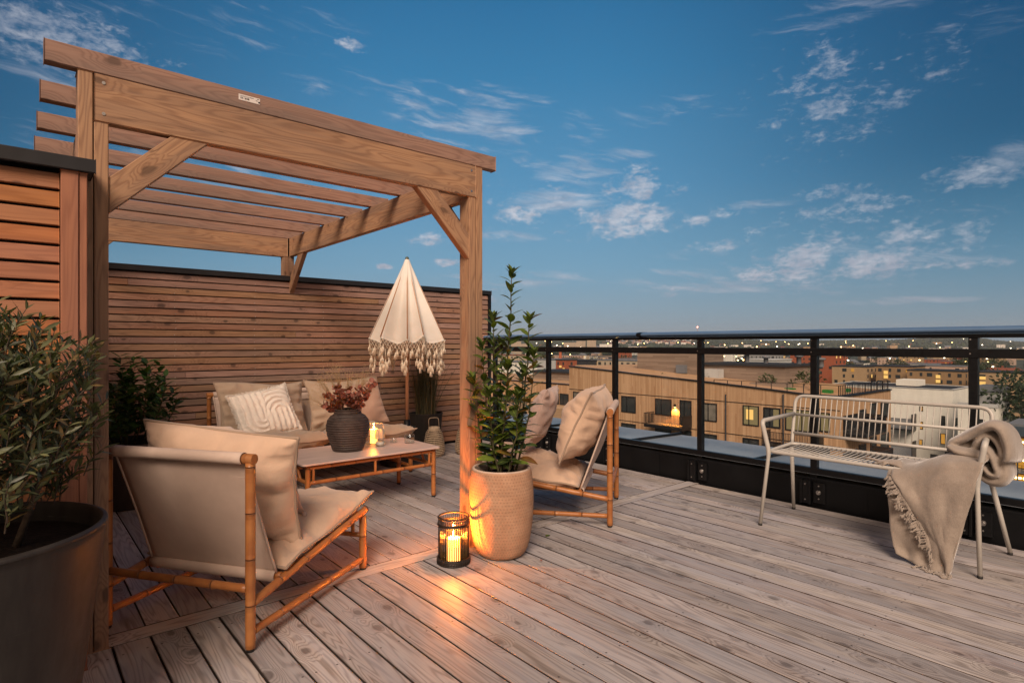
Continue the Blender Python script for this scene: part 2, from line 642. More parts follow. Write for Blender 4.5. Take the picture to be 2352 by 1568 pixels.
def bamboo(name):
    m, t, b = newmat(name)
    uv = t.new('ShaderNodeUVMap').outputs[0]
    u, v, _ = t.sep(uv)
    r = t.new('ShaderNodeNewGeometry').outputs['Random Per Island']
    o = t.new('ShaderNodeTexCoord').outputs['Object']
    fr = t.m('ABSOLUTE', t.m('SUBTRACT', t.m('FRACT', t.m('ADD', t.m('DIVIDE', u, .165), t.m('MULTIPLY', r, 1.0))), .5))
    node = t.mr(fr, .0, .045, 1, 0)
    st = t.noise(t.xyz(t.m('MULTIPLY', u, 3), t.m('MULTIPLY', v, 160), r), 1, 3, .6)[0]
    n = t.noise(o, 16, 3, .6)[0]
    c = t.mix(t.mr(n, .3, .7), (.46, .19, .058), (.32, .115, .034))
    c = t.mix(t.m('MULTIPLY', st, .4), c, (.20, .075, .028))
    c = t.mix(t.m('MULTIPLY', node, .8), c, (.13, .05, .02))
    t.put(b.inputs['Base Color'], c)
    b.inputs['Roughness'].default_value = .38
    b.inputs['Specular IOR Level'].default_value = .45
    hh = t.m('ADD', t.m('SUBTRACT', t.mr(fr, .02, .12, 1, 0), t.m('MULTIPLY', t.mr(fr, 0, .022, 1, 0), 1.4)), t.m('MULTIPLY', st, .12))
    bump(t, b, hh, .9, .004)
    return m


def leafmat(name, dark, lite, old, trans=.25, rough=.45):
    m, t, b = newmat(name)
    r = t.new('ShaderNodeNewGeometry').outputs['Random Per Island']
    c = t.ramp(r, [(0, dark), (.45, tuple((a + q) / 2 for a, q in zip(dark, lite))), (.86, lite), (.93, old), (1, old)])
    uv = t.new('ShaderNodeUVMap').outputs[0]
    u, v, _ = t.sep(uv)
    vein = t.mr(t.m('ABSOLUTE', t.m('SUBTRACT', u, .5)), .015, .05, .5, 0)
    c = t.mix(vein, c, tuple(min(1, x * 1.9) for x in lite))
    o = t.new('ShaderNodeTexCoord').outputs['Object']
    c = t.mix(t.mr(t.noise(o, 45, 3)[0], .45, .8, 0, .5), c, tuple(x * .55 for x in dark))
    t.put(b.inputs['Base Color'], c)
    b.inputs['Roughness'].default_value = rough
    b.inputs['Specular IOR Level'].default_value = .4
    tr = t.new('ShaderNodeBsdfTranslucent')
    t.put(tr.inputs[0], t.mix(1.0, c, (1.2, 1.5, .5), 'MULTIPLY'))
    mx = t.new('ShaderNodeMixShader')
    mx.inputs[0].default_value = trans
    t.l.new(b.outputs[0], mx.inputs[1]); t.l.new(tr.outputs[0], mx.inputs[2])
    t.l.new(mx.outputs[0], t.n['Material Output'].inputs[0])
    return m


def glass(name, tint=(.93, .97, .97), edge=.0, rough=.02):
    """thin glass: clear, with the mirror of a real pane growing at grazing angles"""
    m, t, b = newmat(name)
    t.n.remove(b)
    tr = t.new('ShaderNodeBsdfTransparent'); t.put(tr.inputs[0], tint)
    gl = t.new('ShaderNodeBsdfGlossy'); gl.inputs['Roughness'].default_value = rough
    lw = t.new('ShaderNodeLayerWeight')
    fr = t.m('MULTIPLY_ADD', t.m('POWER', lw.outputs['Facing'], 5.0), .9, .04 + edge)
    mx = t.new('ShaderNodeMixShader')
    t.put(mx.inputs[0], fr)
    t.l.new(tr.outputs[0], mx.inputs[1]); t.l.new(gl.outputs[0], mx.inputs[2])
    t.l.new(mx.outputs[0], t.n['Material Output'].inputs[0])
    return m


def emit(name, c, s):
    m, t, b = newmat(name)
    t.put(b.inputs['Base Color'], (.02, .02, .02))
    t.put(b.inputs['Emission Color'], c)
    b.inputs['Emission Strength'].default_value = s
    return m


def flame_mat():
    # a flame gives light and casts no shadow of its own
    m, t, b = newmat('flame')
    t.n.remove(b)
    e = t.new('ShaderNodeEmission'); t.put(e.inputs[0], (1.0, .50, .10)); e.inputs[1].default_value = 60.0
    tr = t.new('ShaderNodeBsdfTransparent')
    a = t.new('ShaderNodeAddShader')
    t.l.new(e.outputs[0], a.inputs[0]); t.l.new(tr.outputs[0], a.inputs[1])
    t.l.new(a.outputs[0], t.n['Material Output'].inputs[0])
    return m


M = {}
M['deck'] = wood('deck_boards', (.50, .455, .428), (.160, .130, .116), (.095, .080, .074), .52, .24, 19, .85, .23, (.34, .345, .38), .8, (.1158, .55))
M['groove'] = plain('grimy_shaded_board_edge', (.060, .046, .038), .8, 0, .15, .3, 30)  # board sides: grime, with the shade of the gaps put into the colour
M['wall_wood'] = wood('wall_slats', (.36, .205, .138), (.165, .082, .052), (.030, .020, .017), .75, .36, 16, .65, .17, (.14, .10, .083), .62)
M['red_wood'] = wood('red_cladding', (.42, .165, .068), (.22, .070, .024), (.045, .022, .016), .6, .24, 14, .6, .09, (.24, .11, .075), .5)
M['pergola'] = wood('pergola_timber', (.50, .275, .105), (.20, .085, .028), (.055, .028, .015), .65, .30, 24, .66, .17, (.17, .115, .085), .72)
M['rafter'] = wood('rafter_timber', (.40, .225, .135), (.20, .095, .055), (.055, .032, .020), .7, .30, 24, .66, .20, (.17, .13, .105), .72)
M['pole_wood'] = wood('pole_wood', (.48, .235, .105), (.36, .16, .07), (.15, .07, .03), .5, .0, 10, .4, .1)
M['black'] = plain('black_powder_coat', (.005, .0055, .0065), .34, 0, .35, .2, 40, .05, 900)
M['black_matt'] = plain('black_sheet', (.0045, .005, .006), .5, 0, .22, .25, 6, .08, 1200)
M['rail_top'] = plain('handrail_metal', (.10, .185, .32), .34, .2, .5, .1, 3)
M['coping'] = plain('coping_sheet', (.33, .365, .41), .48, .15, .5, .16, 2.2, .03, 18, bd=.02)
M['cap'] = plain('wall_cap', (.013, .014, .017), .45, 0, .5, .2, 8)
M['steel'] = plain('steel', (.55, .54, .52), .3, 1.0, .5, .1)
M['cream_metal'] = plain('cream_paint', (.45, .43, .39), .42, 0, .5, .05, 20, .03, 700)
M['sling'] = None
M['cushion'] = fabric('cushion_cloth', (.58, .41, .295), 1500, .6)
M['cushion_dull'] = fabric('sofa_cloth', (.42, .32, .235), 1500, .6)
M['piping'] = fabric('piping_cloth', (.33, .24, .175), 900, .15)
M['pink'] = fabric('pink_cotton', (.50, .365, .315), 1500, .5)
M['rose'] = fabric('rose_linen', (.40, .265, .20), 900, .4)
M['white_tuft'] = fabric('white_tufted', (.80, .74, .66), 420, .8, .08, .4)
M['bamboo'] = bamboo('bamboo_cane')
M['rubber'] = plain('rubber', (.012, .012, .012), .7)
M['planter_dark'] = plain('dark_planter', (.030, .026, .024), .55, 0, .35, .25, 9, .1, 60)
M['soil'] = plain('soil', (.018, .013, .010), .95, 0, .1, .5, 60, .9, 90, bd=.01)
M['terracotta'] = None
M['vase'] = None
M['bark'] = plain('bark', (.085, .062, .045), .85, 0, .2, .35, 60, .7, 140, bd=.003)
M['bark_green'] = plain('green_stem', (.06, .055, .028), .7, 0, .2, .35, 60, .4, 140)
M['olive_leaf'] = leafmat('olive_leaf', (.022, .038, .026), (.165, .175, .085), (.20, .13, .05), .25, .42)
M['bay_leaf'] = leafmat('bay_leaf', (.030, .048, .018), (.145, .200, .034), (.17, .075, .022), .3, .36)
M['laurel_leaf'] = leafmat('laurel_leaf', (.014, .038, .014), (.055, .115, .026), (.07, .11, .03), .22, .32)
M['reed'] = leafmat('reed_blade', (.060, .062, .032), (.15, .135, .070), (.16, .11, .05), .15, .6)
M['eucalyptus'] = leafmat('dried_eucalyptus', (.22, .065, .048), (.44, .17, .13), (.40, .20, .11), .3, .6)
M['dry_flower'] = plain('dried_flower', (.50, .36, .20), .9, 0, .1, .3, 200)
M['rattan'] = plain('pale_rattan', (.40, .31, .215), .6, 0, .3, .2, 60, .3, 220)
M['dark_cane'] = plain('dark_cane', (.020, .013, .010), .45, 0, .45, .3, 80, .4, 300)
M['cotton'] = fabric('cotton_cord', (.82, .74, .60), 700, .4, .1, .3)
M['glass'] = glass('clear_glass')
M['pane'] = glass('railing_glass', (.95, .975, .975), -.012)
M['tabletop'] = None
M['flame'] = flame_mat()
M['wick'] = plain('wick', (.01, .01, .01), .9)


def make_special():
    # woven sling cloth: fine horizontal ribs
    m, t, b = newmat('sling_weave')
    o = t.new('ShaderNodeTexCoord').outputs['Object']
    uv = t.new('ShaderNodeUVMap').outputs[0]
    u, v, _ = t.sep(uv)
    rib = t.m('SINE', t.m('MULTIPLY', v, 6.283 * 260))
    n = t.noise(o, 10, 3, .6)[0]
    t.put(b.inputs['Base Color'], t.mix(t.mr(n, .3, .7), (.53, .41, .34), (.61, .48, .40)))
    b.inputs['Roughness'].default_value = .62
    b.inputs['Specular IOR Level'].default_value = .35
    bump(t, b, t.m('ADD', rib, t.m('MULTIPLY', t.noise(o, 1200, 2)[0], .6)), .28, .0012)
    M['sling'] = m
    # stone-coloured pot with rows of small pressed dimples
    m, t, b = newmat('dimpled_clay')
    uv = t.new('ShaderNodeUVMap').outputs[0]
    o = t.new('ShaderNodeTexCoord').outputs['Object']
    u, v, _ = t.sep(uv)
    row = t.m('MULTIPLY', v, 62.0)
    k = t.m('FLOOR', row)
    uu = t.m('ADD', t.m('MULTIPLY', u, 62.0), t.m('MULTIPLY', t.m('MODULO', k, 2.0), .5))
    fu = t.m('SUBTRACT', t.m('FRACT', uu), .5)
    fv = t.m('SUBTRACT', t.m('FRACT', row), .5)
    d = t.m('SQRT', t.m('ADD', t.m('MULTIPLY', fu, fu), t.m('MULTIPLY', fv, fv)))
    d = t.m('ADD', d, t.m('MULTIPLY', t.m('SUBTRACT', t.noise(o, 90, 2)[0], .5), .25))
    dim = t.mr(d, .12, .30, 1, 0, True)
    dim = t.m('MULTIPLY', dim, t.mr(v, .025, .06, 0, 1))
    n = t.noise(o, 14, 5, .62)[0]
    c = t.mix(t.mr(n, .3, .72), (.46, .275, .175), (.35, .195, .118))
    st = t.noise(t.v('MULTIPLY', o, (1, 1, 3.0)), 9, 5, .65)[0]
    c = t.mix(t.mr(st, .52, .75, 0, .6), c, (.24, .15, .10))
    c = t.mix(t.m('MULTIPLY', dim, .30), c, (.16, .085, .05))
    t.put(b.inputs['Base Color'], c)
    b.inputs['Roughness'].default_value = .85
    b.inputs['Specular IOR Level'].default_value = .2
    bump(t, b, t.m('ADD', t.m('MULTIPLY', dim, -1.0), t.m('MULTIPLY', t.noise(o, 160, 3, .6)[0], .35)), .5, .003)
    M['terracotta'] = m
    # dark turned vase
    m, t, b = newmat('dark_stoneware')
    o = t.new('ShaderNodeTexCoord').outputs['Object']
    x, y, z = t.sep(o)
    rg = t.m('SINE', t.m('ADD', t.m('MULTIPLY', z, 6.283 / .0165), t.m('MULTIPLY', t.noise(o, 12, 2)[0], 1.2)))
    n = t.noise(o, 26, 5, .65)[0]
    t.put(b.inputs['Base Color'], t.mix(t.mr(n, .35, .7), (.040, .029, .026), (.085, .062, .054)))
    t.put(b.inputs['Roughness'], t.mr(n, .3, .7, .5, .75))
    bump(t, b, t.m('ADD', rg, t.m('MULTIPLY', n, 1.4)), .7, .004)
    M['vase'] = m
    # pale ceramic-look table top
    m, t, b = newmat('table_laminate')
    o = t.new('ShaderNodeTexCoord').outputs['Object']
    n = t.noise(t.v('MULTIPLY', o, (1.2, 9, 1)), 3.0, 6, .62, .6)[0]
    t.put(b.inputs['Base Color'], t.mix(t.mr(n, .35, .68), (.62, .50, .455), (.50, .40, .36)))
    t.put(b.inputs['Roughness'], t.mr(n, .3, .7, .32, .45))
    M['tabletop'] = m
    # wax: light passes through it; the flame's glow is added as even emission
    m, t, b = newmat('candle_wax')
    t.put(b.inputs['Base Color'], (.88, .74, .54))
    b.inputs['Subsurface Weight'].default_value = 1.0
    b.inputs['Subsurface Radius'].default_value = (.06, .03, .012)
    b.inputs['Subsurface Scale'].default_value = 1.0
    b.inputs['Roughness'].default_value = .5
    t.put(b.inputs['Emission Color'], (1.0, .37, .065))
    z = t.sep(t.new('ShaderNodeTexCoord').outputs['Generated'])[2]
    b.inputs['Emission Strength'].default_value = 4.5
    M['wax'] = m
    # felted wool
    m, t, b = newmat('felted_wool')
    o = t.new('ShaderNodeTexCoord').outputs['Object']
    n = t.noise(o, 9, 4, .6)[0]
    fz = t.noise(t.v('MULTIPLY', o, (1, 1, .35)), 420, 3, .75)[0]
    k = t.m('ADD', t.m('MULTIPLY', n, .45), t.m('MULTIPLY', fz, .55))
    t.put(b.inputs['Base Color'], t.mix(t.mr(k, .36, .64), (.215, .178, .148), (.35, .298, .25)))
    b.inputs['Roughness'].default_value = .95
    b.inputs['Specular IOR Level'].default_value = .08
    b.inputs['Sheen Weight'].default_value = .6
    b.inputs['Sheen Roughness'].default_value = .45
    bump(t, b, t.m('ADD', t.m('MULTIPLY', fz, .3), t.noise(o, 60, 3, .6)[0]), .55, .004)
    M['wool'] = m
    # parasol canvas
    m, t, b = newmat('parasol_canvas')
    o = t.new('ShaderNodeTexCoord').outputs['Object']
    n = t.noise(o, 12, 4, .6)[0]
    c = t.mix(t.mr(n, .3, .7), (.86, .82, .74), (.91, .88, .82))
    t.put(b.inputs['Base Color'], c)
    b.inputs['Roughness'].default_value = .85
    b.inputs['Specular IOR Level'].default_value = .15
    bump(t, b, t.m('ADD', t.m('MULTIPLY', t.noise(o, 1400, 2)[0], .1), t.noise(t.v('MULTIPLY', o, (1, 1, .25)), 26, 3)[0]), .35, .006)
    tr = t.new('ShaderNodeBsdfTranslucent'); t.put(tr.inputs[0], (.84, .74, .58))
    mx = t.new('ShaderNodeMixShader'); mx.inputs[0].default_value = .22
    t.l.new(b.outputs[0], mx.inputs[1]); t.l.new(tr.outputs[0], mx.inputs[2])
    t.l.new(mx.outputs[0], t.n['Material Output'].inputs[0])
    M['canvas'] = m
    # frosted half of the votive glass
    m, t, b = newmat('frosted_glass')
    t.put(b.inputs['Base Color'], (.86, .78, .72))
    b.inputs['Roughness'].default_value = .3
    tr = t.new('ShaderNodeBsdfTranslucent'); t.put(tr.inputs[0], (.8, .7, .62))
    tp = t.new('ShaderNodeBsdfTransparent')
    m1 = t.new('ShaderNodeMixShader'); m1.inputs[0].default_value = .5
    m2 = t.new('ShaderNodeMixShader'); m2.inputs[0].default_value = .45
    t.l.new(b.outputs[0], m1.inputs[1]); t.l.new(tr.outputs[0], m1.inputs[2])
    t.l.new(m1.outputs[0], m2.inputs[1]); t.l.new(tp.outputs[0], m2.inputs[2])
    t.l.new(m2.outputs[0], t.n['Material Output'].inputs[0])
    M['frost'] = m
    # vertical / horizontal board cladding for the neighbour blocks
    def clad(name, a, c2, axis, pitch=.11):
        m, t, b = newmat(name)
        o = t.new('ShaderNodeNewGeometry').outputs['Position']
        x, y, z = t.sep(o)
        h = t.m('ADD', x, y)
        q = h if axis == 'v' else z
        other = z if axis == 'v' else h
        row = t.m('DIVIDE', q, pitch)
        k = t.m('FLOOR', row)
        wn = t.new('ShaderNodeTexWhiteNoise', noise_dimensions='2D')
        ln = t.m('FLOOR', t.m('ADD', t.m('DIVIDE', other, 4.5), t.m('MULTIPLY', k, .37)))
        t.put(wn.inputs['Vector'], t.xyz(k, ln, 0))
        n = t.noise(t.xyz(t.m('MULTIPLY', h, 9.0 if axis == 'v' else .8), t.m('MULTIPLY', z, .5 if axis == 'v' else 14), 0), 1, 4, .6)[0]
        big = t.noise(o, .22, 3)[0]
        kk = t.m('ADD', t.m('ADD', t.m('MULTIPLY', wn.outputs[0], .40), t.m('MULTIPLY', n, .35)), t.m('MULTIPLY', big, .3))
        cc = t.mix(t.mr(kk, .25, .85), a, c2)
        gap = t.mr(t.m('ABSOLUTE', t.m('SUBTRACT', t.m('FRACT', row), .5)), .43, .49)
        cc = t.mix(t.m('MULTIPLY', gap, .5), cc, tuple(i * .35 for i in a))
        t.put(b.inputs['Base Color'], cc)
        b.inputs['Roughness'].default_value = .8
        b.inputs['Specular IOR Level'].default_value = .2
        return m
    M['clad_v'] = clad('vertical_cladding', (.38, .215, .115), (.60, .39, .235), 'v', .14)
    M['clad_h'] = clad('horizontal_cladding', (.185, .135, .105), (.335, .255, .20), 'h', .16)
    M['clad_pale'] = clad('pale_cladding', (.40, .25, .145), (.52, .35, .21), 'h', .13)

    def render_wall(name, a, sc=.5):
        m, t, b = newmat(name)
        o = t.new('ShaderNodeNewGeometry').outputs['Position']
        n = t.noise(t.v('MULTIPLY', o, (1, 1, .35)), sc, 5, .6)[0]
        t.put(b.inputs['Base Color'], t.mix(t.mr(n, .35, .7), a, tuple(x * .88 for x in a)))
        b.inputs['Roughness'].default_value = .85
        b.inputs['Specular IOR Level'].default_value = .2
        return m
    M['white_wall'] = render_wall('white_render', (.80, .76, .68))
    M['grey_wall'] = render_wall('grey_render', (.30, .30, .30))
    M['brick_tan'] = render_wall('tan_brick', (.31, .195, .105), .4)
    M['brick_tan_light'] = render_wall('light_tan_brick', (.40, .27, .155), .4)
    M['brick_red'] = render_wall('red_brick', (.34, .10, .052), .4)
    M['pinkish'] = render_wall('pale_pink_render', (.52, .36, .28), .4)
    M['cream_wall'] = render_wall('cream_render', (.50, .40, .29), .4)
    M['roof_dark'] = render_wall('dark_felt_roof', (.035, .038, .045), .3)
    M['roof_grey'] = render_wall('grey_roof', (.17, .18, .20), .3)
    M['roof_red'] = render_wall('red_tiles', (.20, .065, .042), .4)
    M['white_metal'] = render_wall('pale_metal', (.50, .50, .49), .5)
    M['frame'] = plain('window_frame', (.010, .010, .012), .4)
    M['curtain'] = plain('pale_blind', (.17, .155, .13), .8, 0, .2, .25, 2.0)
    m, t, b = newmat('dark_window')
    t.put(b.inputs['Base Color'], (.035, .040, .042))
    b.inputs['Roughness'].default_value = .08
    b.inputs['Specular IOR Level'].default_value = .6
    M['win'] = m
    M['lit'] = emit('lit_window', (1.0, .55, .14), 1.15)
    M['lit_dim'] = emit('dim_lit_window', (1.0, .68, .26), .22)
    M['lit_amber'] = emit('amber_window', (1.0, .42, .05), .60)
    M['lamp'] = emit('street_light', (1.0, .58, .20), 14.0)
    M['lamp_white'] = emit('white_street_light', (1.0, .80, .55), 9.0)
    M['lamp_red'] = emit('red_beacon', (1.0, .30, .18), 14.0)
    M['tree_leaf'] = leafmat('tree_leaf', (.012, .024, .012), (.040, .062, .026), (.045, .055, .022), .15, .6)
    M['tree_leaf2'] = leafmat('tree_leaf_light', (.022, .036, .014), (.065, .085, .030), (.07, .07, .02), .15, .6)


make_special()


def worn_planter():
    # dust, water marks and scuffs on the dark planters
    m, t, b = newmat('worn_planter')
    o = t.new('ShaderNodeTexCoord').outputs['Object']
    st = t.noise(t.v('MULTIPLY', o, (1, 1, .16)), 16, 5, .65)[0]
    du = t.noise(o, 5, 5, .65)[0]
    sc_ = t.noise(t.v('MULTIPLY', o, (1, 1, 9)), 9, 3, .6, 1.5)[0]
    c = t.mix(t.mr(st, .42, .72), (.020, .017, .0155), (.038, .033, .029))
    c = t.mix(t.mr(du, .5, .75, 0, .5), c, (.055, .049, .043))
    c = t.mix(t.mr(sc_, .70, .74, 0, .35), c, (.13, .12, .11))
    t.put(b.inputs['Base Color'], c)
    t.put(b.inputs['Roughness'], t.mr(du, .3, .7, .42, .7))
    b.inputs['Specular IOR Level'].default_value = .35
    bump(t, b, t.noise(o, 70, 4, .6)[0], .12, .002)
    M['planter_dark'] = m


worn_planter()
# ------------------------------------------------------------------ deck


def build_deck():
    root = thing('deck', None, None)
    root['kind'] = 'structure'
    mb = MB()
    x0, pitch, w = .272, .1197, .1158
    rnd = random.Random(3)

    def board(p0, p1, along, w=w, th=.026):
        # rounded-edge profile extruded along the board
        e = .004
        if along == 'y':
            xa, ya, yb = p0[0], p0[1], p1[1]
            prof = [(0, -th), (0, -e), (e * .35, -e * .3), (e, 0), (w - e, 0), (w - e * .35, -e * .3), (w, -e), (w, -th)]
            P = lambda u, q: Vector((xa + q[0], u, q[1]))
            a, b = ya, yb
        else:
            ya, xa, xb = p0[1], p0[0], p1[0]
            prof = [(0, -th), (0, -e), (e * .35, -e * .3), (e, 0), (w - e, 0), (w - e * .35, -e * .3), (w, -e), (w, -th)][::-1]
            P = lambda u, q: Vector((u, ya + q[0], q[1]))
            a, b = xa, xb
        dz = rnd.uniform(-.0012, .0008)
        i0 = len(mb.v)
        for u in (a, b):
            for q in prof:
                mb.v.append(P(u, q) + Vector((0, 0, dz)))
        n = len(prof)
        for k in range(n - 1):
            va, vb = prof[k][0], prof[k + 1][0]
            if k == 0 or k == n - 2:
                va, vb = va, va + (.02 if k else -.02)
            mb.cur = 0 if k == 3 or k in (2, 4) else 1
            mb.face((i0 + k, i0 + k + 1, i0 + n + k + 1, i0 + n + k),
                    [(a, va), (a, vb), (b, vb), (b, va)], 0 < k < n - 2 and k != 3)
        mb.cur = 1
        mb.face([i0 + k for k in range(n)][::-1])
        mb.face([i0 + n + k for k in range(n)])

    k = -16
    while True:
        x = x0 + k * pitch + .0026
        if x + w > 4.135:
            ww = 4.135 - x
            if ww > .03:
                board((x, -1.6), (x, 2.563), 'y', ww); board((x, 2.676), (x, 5.395), 'y', ww)
            break
        board((x, -1.6), (x, 2.563), 'y')
        if x > .12:
            board((x, 2.676), (x, 5.395), 'y')
        k += 1
    board((-1.7, 2.5675), (4.13, 2.5675), 'x', .104)
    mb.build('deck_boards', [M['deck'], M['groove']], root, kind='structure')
    u = MB()
    u.box((-3, -3, -.06), (4.14, 5.5, -.034))
    u.build('deck_light_block', M['black_matt'], root, kind='structure')  # black sheet added beneath the boards to block light


build_deck()

# ------------------------------------------------------------------ slatted walls


def slat_wall(name, label, X0, X1, Y0, top, pitch, mat, capy, right_trim=None, splits=2.4, seed=1):
    t = thing(name, label, 'wall', (X0, Y0, 0))
    rnd = random.Random(seed)
    core = MB()
    core.box((X0, Y0 + .022, 0), (X1, Y0 + .095, top - .045))
    core.build('wall_core', M['black_matt'], t, world=True)
    mb = MB()
    z = (top - .048) - pitch * int((top - .060) / pitch)
    th = .022
    xe = X1 if right_trim is None else right_trim
    while z + pitch < top - .04:
        x = X0 - rnd.uniform(0, splits)
        while x < xe:
            x2 = x + rnd.uniform(splits * .8, splits * 1.4)
            a, b = max(x, X0), min(x2, xe)
            if b - a > .02:
                j = rnd.uniform(-.0015, .0015)
                h = pitch * .862
                # each slat leans a little, its lower edge forward
                P = []
                for xx in (a + .0008, b - .0008):
                    P += [Vector((xx, Y0 + j, z)), Vector((xx, Y0 + .022, z)), Vector((xx, Y0 + .022, z + h)), Vector((xx, Y0 + .006 + j, z + h))]
                Pm = [P[3], P[2], P[1], P[0], P[7], P[6], P[5], P[4]]
                # hexa expects w then h; give the front face its full board height
                mb.hexa([P[0], P[3], P[2], P[1], P[4], P[7], P[6], P[5]], b - a, h, .022)
            x = x2
        z += pitch
    mb.build('cladding', mat, t, world=True, bevel=.0022, seg=1)
    c = MB()
    c.box((X0 - .02, Y0 - capy, top - .042), (X1 + .018, Y0 + .115, top - .002))
    c.box((X0 - .02, Y0 - capy - .004, top - .046), (X1 + .022, Y0 - capy + .003, top))
    c.build('wall_cap', M['cap'], t, world=True, bevel=.003)
    return t


bw = slat_wall('slatted_wall', 'long brown wooden slat wall with black cap behind the sofa and parasol', .12, 4.245, 5.40, 1.722, .0568, M['wall_wood'], .012, splits=4.2, seed=5)
tm = MB()
tm.box((4.225, 5.39, .02), (4.268, 5.50, 1.679))
tm.build('end_trim', M['black'], bw, world=True, bevel=.002)
sc = MB()
rnd = random.Random(9)
for xx in (1.0, 1.62, 2.24, 2.86, 3.48, 4.1):
    for k in range(29):
        sc.disc((xx + rnd.uniform(-.006, .006), 5.3985, .012 + .0568 * k + .025 + rnd.uniform(-.004, .004)), .0033, (0, -1, 0), 7)
sc.build('screw_heads', M['steel'], bw, world=True)

lw = slat_wall('clad_wall', 'reddish orange board wall with black cap and upright corner trim at the left edge', -2.6, .190, 2.45, 1.722, .0607, M['red_wood'], .028, right_trim=.116, splits=9, seed=8)
tb = MB(); tb.box((.118, 2.432, 0), (.1655, 2.475, 1.676)); tb.build('corner_board', M['red_wood'], lw, world=True, bevel=.002)
tb = MB(); tb.box((.167, 2.437, 0), (.1895, 2.53, 1.676)); tb.build('corner_board', M['red_wood'], lw, world=True, bevel=.002)
rt = MB(); rt.box((.03, 2.56, 0), (.115, 5.45, 1.70)); rt.build('return_wall', M['red_wood'], lw, world=True)

# ------------------------------------------------------------------ pergola


